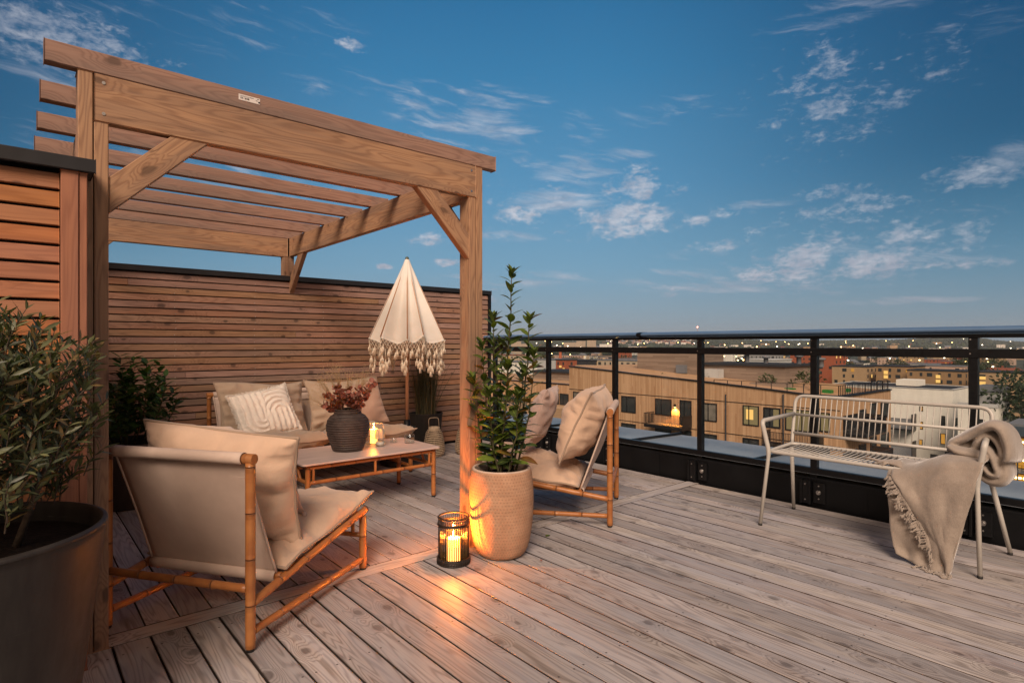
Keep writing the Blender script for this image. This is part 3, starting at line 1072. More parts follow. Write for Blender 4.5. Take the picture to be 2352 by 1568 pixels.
def build_pergola():
    Y0, D = 2.56, 2.936
    t = thing('pergola', 'open wooden pergola with slatted roof and diagonal braces over the sofa set', 'pergola', (1.07, Y0, 0))
    W = .045; dp = .092
    XL, XR = .172, 1.966
    zb0, zb1 = 1.899, 2.070
    Yb = Y0 + D

    def part(name, fn, mat='pergola', bev=.003):
        mb = MB(); fn(mb); return mb.build(name, M[mat], t, world=True, bevel=bev)
    g = .0015
    for (y, s) in ((Y0, 1), (Yb, -1)):
        ya, yb = (y, y + dp) if s > 0 else (y - dp, y)
        # each corner post is two planks: the outer one runs up past the beam
        fz = 0 if s > 0 else 1.7225
        part('post', lambda m: m.box((XL, ya, fz), (XL + W - g, yb, zb1 - .001)))
        part('post', lambda m: m.box((XL + W + g, ya, fz), (XL + 2 * W, yb, zb0 - .001)))
        part('post', lambda m: m.box((XR - W + g, ya, fz), (XR, yb, zb1 - .001)))
        part('post', lambda m: m.box((XR - 2 * W, ya, fz), (XR - W - g, yb, zb0 - .001)))
        bb = part('beam', lambda m: m.box((XL + W + g, ya + (.001 if s > 0 else .045), zb0), (XR - W - g, yb - (.045 if s > 0 else .001), zb1)))
        if s > 0:
            for xx in (XL + W + .03, XR - W - .03):
                for zz in (zb0 + .03, zb1 - .03):
                    b2 = MB(); b2.disc((xx, ya - .0008, zz), .006, (0, -1, 0), 9)
                    b2.build('screw_head', M['steel'], bb, world=True)
    for x in (XL + W + g, XR - W + g):
        part('side_beam', lambda m: m.box((x, Y0 + dp * .5 + .004, zb0 + .002), (x + W - g, Yb - dp * .5 - .004, zb1 - .001)))
    for k in range(8):
        y = Y0 + k * .4125
        ro = part('rafter', lambda m: m.box((.078, y, zb1 + .0005), (2.058, y + .045, zb1 + .077)), 'rafter')
        if k == 0:
            lb = MB()
            a = ony(548, 213, Y0); b = ony(597, 232, Y0)
            xx0, xx1, zc = a.x, b.x, 2.070 + .0455
            lb.box((xx0, Y0 - .0012, zc - .0115), (xx1, Y0 - .0002, zc + .0125))
            pl = lb.build('label_plate', plain('white_label', (.72, .66, .62), .4, var=.03), ro, world=True)
            ink = MB()
            r = random.Random(4)

            def txt(s, x, z, size):
                cu = bpy.data.curves.new('label_print', 'FONT')
                cu.body = s; cu.size = size; cu.extrude = .00005
                o = bpy.data.objects.new('label_print', cu)
                col.objects.link(o)
                o.parent = pl
                o.location = Vector((x, Y0 - .0016, z)) - origin(pl)
                o.rotation_euler = (R(90), 0, 0)
                cu.materials.append(M['frame'])
            wd = xx1 - xx0
            for i in range(46):       # the fine line of print along the top: too small to read in the photo
                q = xx0 + wd * (.06 + .66 * i / 46)
                if r.random() < .84:
                    ink.box((q, Y0 - .0016, zc + .0055), (q + wd * .010, Y0 - .0013, zc + .0055 + r.uniform(.0015, .003)))
            for q, ww in ((.09, .035), (.155, .03), (.235, .012), (.29, .03), (.335, .03), (.395, .035), (.445, .045)):
                ink.box((xx0 + wd * q, Y0 - .0016, zc - .0055), (xx0 + wd * (q + ww), Y0 - .0013, zc + .002))
            for q in (.86, .885, .91, .935):
                ink.box((xx0 + wd * q, Y0 - .0016, zc + .006), (xx0 + wd * (q + .018), Y0 - .0013, zc + .0085))
            ink.disc((xx0 + wd * .955, Y0 - .0017, zc - .0045), .004, (0, -1, 0), 10)
            for q in (.80, .835, .86):
                ink.box((xx0 + wd * q, Y0 - .0016, zc - .001), (xx0 + wd * (q + .018), Y0 - .0013, zc + .002))
            ink.build('label_print', M['frame'], pl, world=True)
    # knee braces, ends cut to the post and the beam
    def brace(p_top_a, p_top_b, p_bot_a, p_bot_b, nrm, th):
        part('brace', lambda m: m.prism([p_top_a, p_top_b, p_bot_a, p_bot_b], nrm, th))
    xi = XL + 2 * W + g
    def bx(x, z, y): return Vector((x, y, z))
    for y, th in ((Y0 + .004, .045), (Yb - .05, .045)):
        # left, leaning up to the right
        mb = MB()
        a = [bx(xi, 1.572, y), bx(xi + .335, zb0 - .001, y), bx(xi + .185, zb0 - .001, y), bx(xi, 1.706, y)]
        mb.beam((xi + .0, y + th / 2, 1.64), (xi + .262, y + th / 2, zb0 - .001), th, .092, (0, 1, 0), None, None)
        # cut the ends flush by moving the four corners of each end
        v = mb.v
        dirz = (Vector((xi + .262, 0, zb0)) - Vector((xi, 0, 1.64))).normalized()
        for i in range(4):
            p = v[i]; k = (xi + .0005 - p.x) / dirz.x; v[i] = p + Vector((dirz.x, 0, dirz.z)) * k
        for i in range(4, 8):
            p = v[i]; k = (zb0 - .0005 - p.z) / dirz.z; v[i] = p + Vector((dirz.x, 0, dirz.z)) * k
        mb.build('brace', M['pergola'], t, world=True, bevel=.003)
        xr = XR - 2 * W - g
        mb = MB()
        mb.beam((xr, y + th / 2, 1.63), (xr - .262, y + th / 2, zb0), th, .092, (0, 1, 0))
        v = mb.v
        dirz = (Vector((xr - .262, 0, zb0)) - Vector((xr, 0, 1.63))).normalized()
        for i in range(4):
            p = v[i]; k = (xr - .0005 + .035 - p.x) / dirz.x if False else (xr - .0005 - p.x) / dirz.x; v[i] = p + Vector((dirz.x, 0, dirz.z)) * k
        for i in range(4, 8):
            p = v[i]; k = (zb0 - .0005 - p.z) / dirz.z; v[i] = p + Vector((dirz.x, 0, dirz.z)) * k
        if y < 4:
            mb.build('brace', M['pergola'], t, world=True, bevel=.003)
    for x, xs in ((XR - W + g, 1),):
        for (y, s) in ((Y0 + dp + .001, 1), (Yb - dp - .001, -1)):
            xc = x + W / 2 - .0008
            mb = MB()
            mb.beam((xc, y, 1.63), (xc, y + s * .262, zb0), W - .006, .092, (1, 0, 0))
            d = (Vector((0, s * .262, zb0 - 1.63))).normalized()
            v = mb.v
            for i in range(4):
                p = v[i]; k = (y - p.y) / d.y; v[i] = p + d * k
            for i in range(4, 8):
                p = v[i]; k = (zb0 - .0005 - p.z) / d.z; v[i] = p + d * k
            mb.build('brace', M['pergola'], t, world=True, bevel=.003)


build_pergola()

# ------------------------------------------------------------------ roof-edge upstand, coping and railing


def build_edge():
    p = thing('parapet', 'low black parapet with wide blue grey sheet metal coping along the deck edge', 'parapet', (4.14, 2, 0))
    mb = MB()
    mb.box((4.142, -3, -.5), (4.30, 6.2, .188))
    mb.build('upstand', M['black_matt'], p, world=True, bevel=.004)
    mb = MB()
    n = 14
    rows = []
    seams = [3.375 - 1.17 * k for k in range(-2, 6)]
    ys = [6.2, 5.70] + seams + [-3]
    ys = sorted(set(ys))
    for i in range(len(ys) - 1):
        a, b = ys[i] + .002, ys[i + 1] - .002
        # each sheet slopes out a little and is very slightly dished
        g = []
        for q in range(7):
            yy = lerp(a, b, q / 6)
            g.append([Vector((4.165 + .93 * j / 6, yy, .212 - .020 * j / 6 - .004 * math.sin(PI * q / 6) * math.sin(PI * j / 6))) for j in range(7)])
        mb.grid(g, True)
    mb.box((5.075, -3, .05), (5.10, 6.2, .188))
    mb.build('coping', M['coping'], p, world=True)
    for s in seams + [5.70]:
        mb = MB(); mb.beam((4.215, s, .222), (5.10, s, .205), .016, .026, (0, 1, 0)); mb.build('standing_seam', M['black'], p, world=True, bevel=.002)
    for s in (3.0, 1.42, .02):      # vertical joints in the black fascia
        mb = MB(); mb.box((4.1385, s - .05, 0), (4.1415, s + .05, .18)); mb.build('fascia_joint', M['black_matt'], p, world=True)

    r = thing('glass_railing', 'black metal railing with flat top rail and clear glass panels', 'railing', (4.20, 2, 0))
    ya, yb = -3.0, 5.385
    # rounded flat hand rail
    prof = []
    for k in range(20):
        a = 2 * PI * k / 20
        ca, sa = math.cos(a), math.sin(a)
        prof.append((4.205 + .062 * (abs(ca) ** .85) * (1 if ca > 0 else -1), 1.181 + .021 * (abs(sa) ** .9) * (1 if sa > 0 else -1)))
    mb = MB()
    mb.grid([[Vector((q[0], y, q[1])) for q in prof] for y in (ya, 1.0, 3.15, yb)], True, closeu=True)
    mb.build('handrail', M['rail_top'], r, world=True)
    mb = MB(); mb.grid([[Vector((4.205 + (q[0] - 4.205) * 1.06, y, 1.180 + (q[1] - 1.180) * 1.12)) for q in prof] for y in (3.145, 3.155, 3.185, 3.195)], True, closeu=True)
    mb.build('rail_sleeve', M['black'], r, world=True)
    mb = MB(); mb.box((4.180, ya, 1.136), (4.232, yb, 1.159)); mb.build('under_rail', M['black'], r, world=True, bevel=.003)
    mb = MB(); mb.box((4.172, ya, 1.020), (4.236, yb, 1.072)); mb.build('mid_rail', M['black'], r, world=True, bevel=.004)
    mb = MB(); mb.box((4.172, ya, .206), (4.212, yb, .252)); mb.build('bottom_rail', M['black'], r, world=True, bevel=.004)
    mb = MB()
    posts = [.842 + .8777 * k for k in range(-3, 6)]
    proto = None
    for y in posts:
        mb = MB(); mb.box((4.178, y - .022, .02), (4.222, y + .022, 1.137))
        po = mb.build('post', M['black'], r, world=True, bevel=.003)
        for zz in (1.127, 1.045):
            b = MB(); b.disc((4.1705 if zz < 1.1 else 4.1765, y + .012, zz), .0045, (-1, 0, 0), 8)
            b.build('bolt', M['steel'], po, world=True)
        # foot bracket on the face of the upstand
        b = MB()
        b.box((4.126, y - .095, .030), (4.142, y - .018, .168))
        b.box((4.100, y - .010, .018), (4.142, y + .004, .180))
        b.box((4.100, y + .046, .018), (4.142, y + .060, .180))
        b.box((4.108, y + .004, .022), (4.128, y + .046, .176))
        br = b.build('bracket', M['black'], po, world=True, bevel=.003)
        b = MB()
        b.cyl((4.127, y - .056, .102), (4.116, y - .056, .102), .015, 14)
        b.cyl((4.116, y - .056, .102), (4.108, y - .056, .102), .009, 6)
        b.build('bolt', M['steel'], br, world=True)
        for (yy, zz) in ((y - .056, .145), (y - .056, .058), (y + .025, .15), (y + .025, .045)):
            b = MB(); b.cyl((4.127 if yy < y else 4.108, yy, zz), (4.1225 if yy < y else 4.1035, yy, zz), .0048, 8)
            b.build('bolt', M['steel'], br, world=True)
    for i in range(len(posts) - 1):
        mb = MB(); mb.box((4.226, posts[i] + .018, .245), (4.233, posts[i + 1] - .018, 1.03))
        mb.build('glass_panel', M['pane'], r, world=True)
    mb = MB(); mb.box((4.226, posts[-1] + .018, .245), (4.233, yb, 1.03)); mb.build('glass_panel', M['pane'], r, world=True)


build_edge()
# ------------------------------------------------------------------ soft furnishing


def cushion(w, d, h, n=34, pinch=.05, pw=2.6, wr=.006, seed=0, sag=0.0, ridges=None, edge=.25, floor=None):
    """a stuffed cushion lying flat, centred on the origin: w along x, d along y, thickness h; returns (MB, seam path)"""
    mb = MB()
    rings = {}

    def pt(s, t, top):
        # outline drawn in between the four pointed corners
        px = s * (w / 2) * (1 - pinch * (1 - t * t) * (abs(s) ** 6))
        py = t * (d / 2) * (1 - pinch * (1 - s * s) * (abs(t) ** 6))
        q = (max(0.0, 1 - abs(s) ** pw) * max(0.0, 1 - abs(t) ** pw)) ** .60
        z = h / 2 * q * (1 if top else -1)
        nv = Vector((s * w * 3.3 + seed * 7.1, t * d * 3.3, seed * 3.3 + (0 if top else 9)))
        z += wr * q ** .5 * (noise.noise(nv) * 1.6 + noise.noise(nv * 2.3))
        # creases radiating from the seams
        e = max(abs(s), abs(t))
        al = (t if abs(s) > abs(t) else s)
        k = math.sin(al * 19 + seed * 2.1 + 2.5 * noise.noise(Vector((al * 4, seed, 0)))) * noise.noise(Vector((al * 3, seed + 5.5, 1)))
        z += wr * 1.7 * k * sstep(.45, .85, e) * sstep(1.0, .9, e) * (1 if top else -1)
        z += sag * (1 - s * s) * (1 - t * t)
        # the seam itself wanders a little
        z += wr * .8 * noise.noise(Vector((s * 2.2, t * 2.2, seed * 1.7)))
        if ridges is not None and top:
            z += ridges(s, t) * sstep(1.0, .93, e)
        return Vector((px, py, z))

    def par(k):
        x = -1 + 2 * k / n
        return math.sin(PI / 2 * x)
    for top in (True, False):
        mb.grid([[pt(par(j), par(i), top) for j in range(n + 1)] for i in range(n + 1)], True, flip=not top, su=w, sv=d)
    seam = []
    for k in range(n): seam.append(pt(par(k), -1, True))
    for k in range(n): seam.append(pt(1, par(k), True))
    for k in range(n): seam.append(pt(par(n - k), 1, True))
    for k in range(n): seam.append(pt(-1, par(n - k), True))
    return mb, seam


def frame_of(o, ex, ez):
    ex = Vector(ex).normalized()
    ez = Vector(ez); ez = (ez - ex * ez.dot(ex)).normalized()
    ey = ez.cross(ex)
    m = Matrix((ex, ey, ez)).transposed().to_4x4()
    m.translation = Vector(o)
    return m


def put(mb, mtx, bend=None):
    mb.v = [mtx @ (bend(p) if bend else p) for p in mb.v]
    return mb


def add_cushion(name, parent, mtx, w, d, h, mat='cushion', pipe=None, bend=None, **kw):
    mb, seam = cushion(w, d, h, **kw)
    put(mb, mtx, bend)
    o = mb.build(name, M[mat], parent)
    if pipe:
        pm = MB()
        pm.tube([mtx @ (bend(p) if bend else p) for p in seam], pipe, 6, closed=True)
        pm.build('piping', M['piping'], o)
    return o


def cane(parent, name, a, b, r=.0165, n=12):
    """one bamboo pole with swollen nodes"""
    a, b = Vector(a), Vector(b)
    L = (b - a).length
    k = max(6, int(L / .02))
    path, rad = [], []
    ph = random.random() * .16
    for i in range(k + 1):
        q = i / k
        path.append(a.lerp(b, q))
        u = (q * L + ph) % .165
        u = min(u, .165 - u)
        rad.append(r * (1 + .036 * math.exp(-(u / .009) ** 2)))
    mb = MB()
    mb.tube(path, rad, n)
    return mb.build(name, M['bamboo'], parent)


def make_seat(name, label, cat, loc, rotz, W, cushions=1, seed=0, lean=21, hb=.53, bc=(.275, .535), yaw=0, roll=0, fat=.24, group=None):
    """low lounge frame of bamboo with a sling; origin under the middle of the back, faces +Y, W between the legs"""
    t = thing(name, label, cat, loc, rotz, group)
    x = W / 2
    D = .79
    r = .0168
    HB = .688
    for sx in (-1, 1):
        lg = cane(t, 'leg', (sx * x, 0, .012), (sx * x, 0, HB - .012), r * 1.05)
        f = MB(); f.cyl((sx * x, 0, 0), (sx * x, 0, .014), .014); f.build('foot_cap', M['rubber'], lg)
        lg = cane(t, 'leg', (sx * x, D, .012), (sx * x, D, .262), r * 1.05)
        f = MB(); f.cyl((sx * x, D, 0), (sx * x, D, .014), .014); f.build('foot_cap', M['rubber'], lg)
        cane(t, 'seat_rail', (sx * x, .012, .168), (sx * x, D + .028, .287), r * .98)
        cane(t, 'stretcher', (sx * x, .016, .066), (sx * x, D - .016, .054), r * .85)
        # little inner upright and cross piece at the front corner
        cane(t, 'corner_strut', (sx * (x - .055), D, .175), (sx * (x - .055), D, .262), r * .55, 8)
    cane(t, 'back_stretcher', (-x + .012, 0, .222), (x - .012, 0, .222), r * .9)
    cane(t, 'front_rail', (-x + .01, D, .268), (x - .01, D, .268), r * .95)
    cane(t, 'front_stretcher', (-x + .012, D, .168), (x - .012, D, .168), r * .7)
    cane(t, 'sling_bar', (-x + .008, .185, .198), (x - .008, .185, .198), r * .9)
    tr = MB()
    tr.tube([(-x - .018, 0, HB), (x + .018, 0, HB)], r * 1.12, 14)
    tr.build('top_rail', M['bamboo'], t)
    # sling: round the top rail, down to the low bar, then forward under the seat
    rr = r * 1.12 + .003
    mb = MB()
    prof = []
    ang0 = R(-75)
    for k in range(13):
        a = R(-60) + R(300) * k / 12
        prof.append((rr * math.cos(a) * 1.0, HB + rr * math.sin(a)))
    prof = prof[::-1]
    # tail of the hem on the back, slightly proud of the panel
    xi = x - .028
    nx = 16
    rows = [[Vector((lerp(-xi, xi, j / nx), q[0], q[1])) for j in range(nx + 1)] for q in prof]
    mb.grid(rows, True, su=W, sv=.13)
    b = Vector((0, .182, .205))
    a = Vector((0, .012, HB - .015))
    rows = []
    for i in range(19):
        q = i / 18
        p = a.lerp(b, q)
        row = []
        for j in range(nx + 1):
            s = -1 + 2 * j / nx
            taper = 1 - .02 * math.sin(PI * q)
            give = .030 * math.sin(PI * min(1, q * 1.05)) * (1 - s * s) * (.7 + .3 * math.sin(3 * s + seed))
            row.append(Vector((s * xi * taper, p.y - give, p.z)))
        rows.append(row)
    mb.grid(rows, True, su=W, sv=.52)
    # hem seam ridge
    mb.tube([Vector((lerp(-xi, xi, j / nx), a.y + .010 - .020 * 0, HB - .075)) + Vector((0, .018 - .006, 0)) for j in range(nx + 1)], .0022, 5)
    # side hems
    for s in (-1, 1):
        mb.tube([Vector((s * xi * (1 - .02 * math.sin(PI * i / 12)), lerp(a.y, b.y, i / 12), lerp(a.z, b.z, i / 12))) for i in range(13)], .0045, 6)
    # round the low bar and on to the front
    prof = []
    for k in range(11):
        an = R(110) + R(190) * k / 10
        prof.append((.185 + .024 * math.cos(an), .198 + .024 * math.sin(an)))
    mb.grid([[Vector((lerp(-xi, xi, j / nx), q[0], q[1])) for j in range(nx + 1)] for q in prof], True, su=W, sv=.1)
    mb.grid([[Vector((lerp(-xi, xi, j / nx), lerp(.20, D, i / 8), lerp(.196, .268, i / 8) - .03 * math.sin(PI * i / 8))) for j in range(nx + 1)] for i in range(9)], True, su=W, sv=.6)
    so_ = mb.build('sling', M['sling'], t)
    md = so_.modifiers.new('solid', 'SOLIDIFY'); md.thickness = .0025; md.offset = 0
    cw = (W + .02) / cushions
    th = .15 if cushions == 1 else .20
    for k in range(cushions):
        xc = -W / 2 - .01 + cw * (k + .5)
        sl = math.atan2(.119, .79)
        ez = (0, -math.sin(sl), math.cos(sl))

        def bend(p, k=k):
            # front corners kick up, middle settles in the sling
            q = sstep(.15, .5, p.y / .70)
            return Vector((p.x, p.y, p.z - .012 + 0.022 * q * abs(p.x / (cw / 2)) ** 2 + .006 * math.sin(p.x * 9 + k)))
        mt = frame_of((xc, .535, .292 + (.03 if cushions > 1 else 0)), (1, 0, 0), ez)
        add_cushion('seat_cushion', t, mt, cw - .005, .70, th, 'cushion_dull' if cushions > 1 else 'cushion', .0062, bend, n=36, pinch=.035, pw=3.1, wr=.018, seed=seed + k * 3.1 + 1)
        ln_ = R(lean)
        eu = Vector((0, -math.sin(ln_), math.cos(ln_)))    # up along the back
        en = Vector((0, math.cos(ln_), math.sin(ln_)))     # out of the back, towards the sitter

        def bend2(p, k=k):
            return Vector((p.x, p.y + .016 * math.sin(p.x * 7 + seed + k * 2) * (.4 + p.y / hb), p.z + .03 * (p.y / hb) ** 2 + .012 * math.sin(p.x * 5 + seed)))
        c0 = Vector((xc, bc[0], bc[1]))
        # local x -> -x so that local z (=x × y) points out of the back
        mt = Matrix((Vector((1, 0, 0)), eu, Vector((1, 0, 0)).cross(eu))).transposed().to_4x4()
        mt = Matrix.Rotation(R(yaw), 4, 'Z') @ mt @ Matrix.Rotation(R(roll), 4, 'Z')
        mt.translation = c0
        add_cushion('back_cushion', t, mt, cw - .01, hb, fat, 'cushion_dull' if cushions > 1 else 'cushion', .0062, bend2, n=36, pinch=.085, pw=2.5, wr=.021, seed=seed + k * 2.3 + 11)
    return t


bl = Vector((.279, 2.751)); br = Vector((.645, 2.207))
make_seat('lounge_chair', 'bamboo lounge chair seen from behind with thick beige cushions, beside the candle lantern', 'lounge chair',
          ((bl.x + br.x) / 2, (bl.y + br.y) / 2, 0), R(-55.75), .656, 1, 2, lean=13, hb=.50, bc=(.245, .525), yaw=7, roll=-5)
make_seat('lounge_chair', 'bamboo lounge chair seen from its side behind the dimpled clay pot, facing the low table', 'lounge chair',
          (3.000, 2.498, 0), R(36.2), .665, 1, 7, lean=24, hb=.50, bc=(.20, .590), yaw=0)
make_seat('loveseat', 'two seat bamboo sofa with taupe cushions against the slat wall', 'sofa',
          (1.905, 5.20, 0), R(180), 1.40, 2, 4, lean=20, hb=.46, bc=(.25, .570), fat=.20)

# --- loose pillows
# white tufted pillow on the left of the sofa


def arches(s, t):
    def ridge(x):
        return (.5 + .5 * math.cos(x * 2 * PI)) ** 1.5
    x, y = s, t
    a = .195
    wob = .035 * noise.noise(Vector((s * 6, t * 6, 2)))
    bx = .02 + .10 * math.sin(y * 2)
    if x > bx - .05:
        xc, yc = .45, -.10
        d = abs(x - xc) if y < yc else math.hypot(x - xc, (y - yc))
    else:
        xc, yc = -.20, -.25
        d = abs(x - xc) if y > yc else math.hypot(x - xc, (y - yc))
    return .013 * ridge((d + wob) / a) + .0035 * noise.noise(Vector((s * 34, t * 34, 1)))


wp = thing('throw_pillow', 'white tufted throw pillow with raised arch pattern on the left of the sofa', 'pillow', (1.515, 4.80, .555), 0)
mb, seam = cushion(.45, .40, .13, n=120, pinch=.06, pw=2.6, wr=.004, seed=3, ridges=arches)
eu = Vector((-.17, .46, .86)).normalized()
ex = Vector((.985, .02, .12)); ex = (ex - eu * ex.dot(eu)).normalized()
mt = Matrix((ex, eu, ex.cross(eu))).transposed().to_4x4()
put(mb, mt)
mb.build('pillow_cover', M['white_tuft'], wp)
fr = MB()
rnd = random.Random(2)
for p in seam:
    for q in range(3):
        pp = mt @ (p + Vector((rnd.uniform(-.006, .006), rnd.uniform(-.006, .006), rnd.uniform(-.006, .006))))
        dd = (mt.to_3x3() @ Vector((p.x, p.y, 0))).normalized()
        fr.tube([pp, pp + dd * rnd.uniform(.006, .016) + Vector((0, 0, rnd.uniform(-.005, .004)))], [.0035, .0015], 5)
fr.build('tufted_edge', M['white_tuft'], wp)

rp = thing('throw_pillow', 'dusty rose throw pillow behind the vase on the right of the sofa', 'pillow', (2.36, 4.86, .555), 0)
mb, seam = cushion(.42, .42, .14, n=36, pinch=.07, pw=2.4, wr=.012, seed=8)
eu = Vector((-.12, .36, .93)).normalized()
ex = Vector((.97, -.18, .16)); ex = (ex - eu * ex.dot(eu)).normalized()
put(mb, Matrix((ex, eu, ex.cross(eu))).transposed().to_4x4())
mb.build('pillow_cover', M['rose'], rp)

# pale pink pillow on the side chair
th2 = R(36.2)


def chair2(p):
    return Vector((3.000 + p[0] * math.cos(th2) - p[1] * math.sin(th2), 2.498 + p[0] * math.sin(th2) + p[1] * math.cos(th2), p[2]))


pp = thing('throw_pillow', 'pale pink throw pillow in front of the back cushion on the side chair', 'pillow', chair2((.10, .50, .60)), th2)
mb, seam = cushion(.44, .44, .15, n=36, pinch=.06, pw=2.4, wr=.011, seed=14)
eu = Vector((0, -.36, .93)).normalized()
ex = Vector((1, 0, 0))
mt = Matrix((ex, eu, ex.cross(eu))).transposed().to_4x4()
put(mb, mt)
mb.build('pillow_cover', M['pink'], pp)
pm = MB(); pm.tube([mt @ p for p in seam], .0022, 5, closed=True); pm.build('seam', M['pink'], pp)

# tasselled pillow whose corner shows on the front chair
th1 = R(-55.75)
c1 = Vector(((bl.x + br.x) / 2, (bl.y + br.y) / 2, 0))


def chair1(p):
    return Vector((c1.x + p[0] * math.cos(th1) - p[1] * math.sin(th1), c1.y + p[0] * math.sin(th1) + p[1] * math.cos(th1), p[2]))


tp = thing('throw_pillow', 'small pillow with corner tassels half hidden in the front chair', 'pillow', chair1((-.02, .44, .47)), th1)
mb, seam = cushion(.46, .28, .09, n=24, pinch=.05, pw=2.5, wr=.008, seed=21)
eu = Vector((0, -.40, .92)).normalized()
mt = Matrix((ex, eu, ex.cross(eu))).transposed().to_4x4()
put(mb, mt)
mb.build('pillow_cover', M['pink'], tp)
rnd = random.Random(5)
for sx in (-1, 1):
    for sy in (-1, 1):
        c = mt @ Vector((sx * .225, sy * .135, 0))
        ts = MB()
        ts.lathe([(.002, .012), (.010, .006), (.011, -.004), (.007, -.012)], c, 10)
        for k in range(16):
            a = rnd.random() * 6.28; q = rnd.uniform(.002, .011)
            ts.tube([c + Vector((0, 0, -.008)), c + Vector((math.cos(a) * q, math.sin(a) * q, -.05))], .0022, 4)
        ts.build('tassel', M['pink'], tp)

# ------------------------------------------------------------------ coffee table


def build_table():
    X0, X1, Y0, Y1, H = 1.345, 2.355, 3.555, 4.125, .36
    t = thing('coffee_table', 'low bamboo coffee table with pale stone look top in front of the sofa', 'table', ((X0 + X1) / 2, (Y0 + Y1) / 2, 0))
    cx, cy = t.location.x, t.location.y
    hx, hy = (X1 - X0) / 2, (Y1 - Y0) / 2
    mb = MB()
    out = []
    rr = .03
    for (sx, sy, a0) in ((1, 1, 0), (-1, 1, 90), (-1, -1, 180), (1, -1, 270)):
        for k in range(7):
            a = R(a0 + 15 * k)
            out.append(Vector((sx * (hx - rr) + rr * math.cos(a), sy * (hy - rr) + rr * math.sin(a), H - .012)))
    mb.prism(out, (0, 0, 1), .012)
    mb.build('tabletop', M['tabletop'], t, bevel=.002)
    lx, ly = hx - .045, hy - .035
    for sx in (-1, 1):
        for sy in (-1, 1):
            lg = cane(t, 'leg', (sx * lx, sy * ly, .012), (sx * lx, sy * ly, H - .0125), .0165)
            f = MB(); f.cyl((sx * lx, sy * ly, 0), (sx * lx, sy * ly, .014), .0145); f.build('foot_cap', M['rubber'], lg)
    for sy in (-1, 1):
        cane(t, 'top_rail', (-lx, sy * ly, H - .032), (lx, sy * ly, H - .032), .012)
        cane(t, 'stretcher', (-lx + .03, sy * ly, H - .125), (lx - .03, sy * ly, H - .125), .0125)
        for q in (-lx + .036, 0, lx - .036):
            cane(t, 'upright', (q, sy * ly, H - .125), (q, sy * ly, H - .035), .0095, 9)
        for s in (-1, 1):
            cane(t, 'corner_link', (s * (lx - .0), sy * ly, H - .125), (s * (lx - .036), sy * ly, H - .125), .0125, 9)
    for sx in (-1, 1):
        cane(t, 'top_rail', (sx * lx, -ly, H - .032), (sx * lx, ly, H - .032), .012)
        cane(t, 'stretcher', (sx * lx, -ly + .01, H - .125), (sx * lx, ly - .01, H - .125), .0125)
        for q in (-.13, .13):
            cane(t, 'diagonal_strut', (sx * lx, q, H - .12), (sx * lx, q * .45, H - .035), .010, 9)


build_table()
TZ = .3605

# --- things on the table


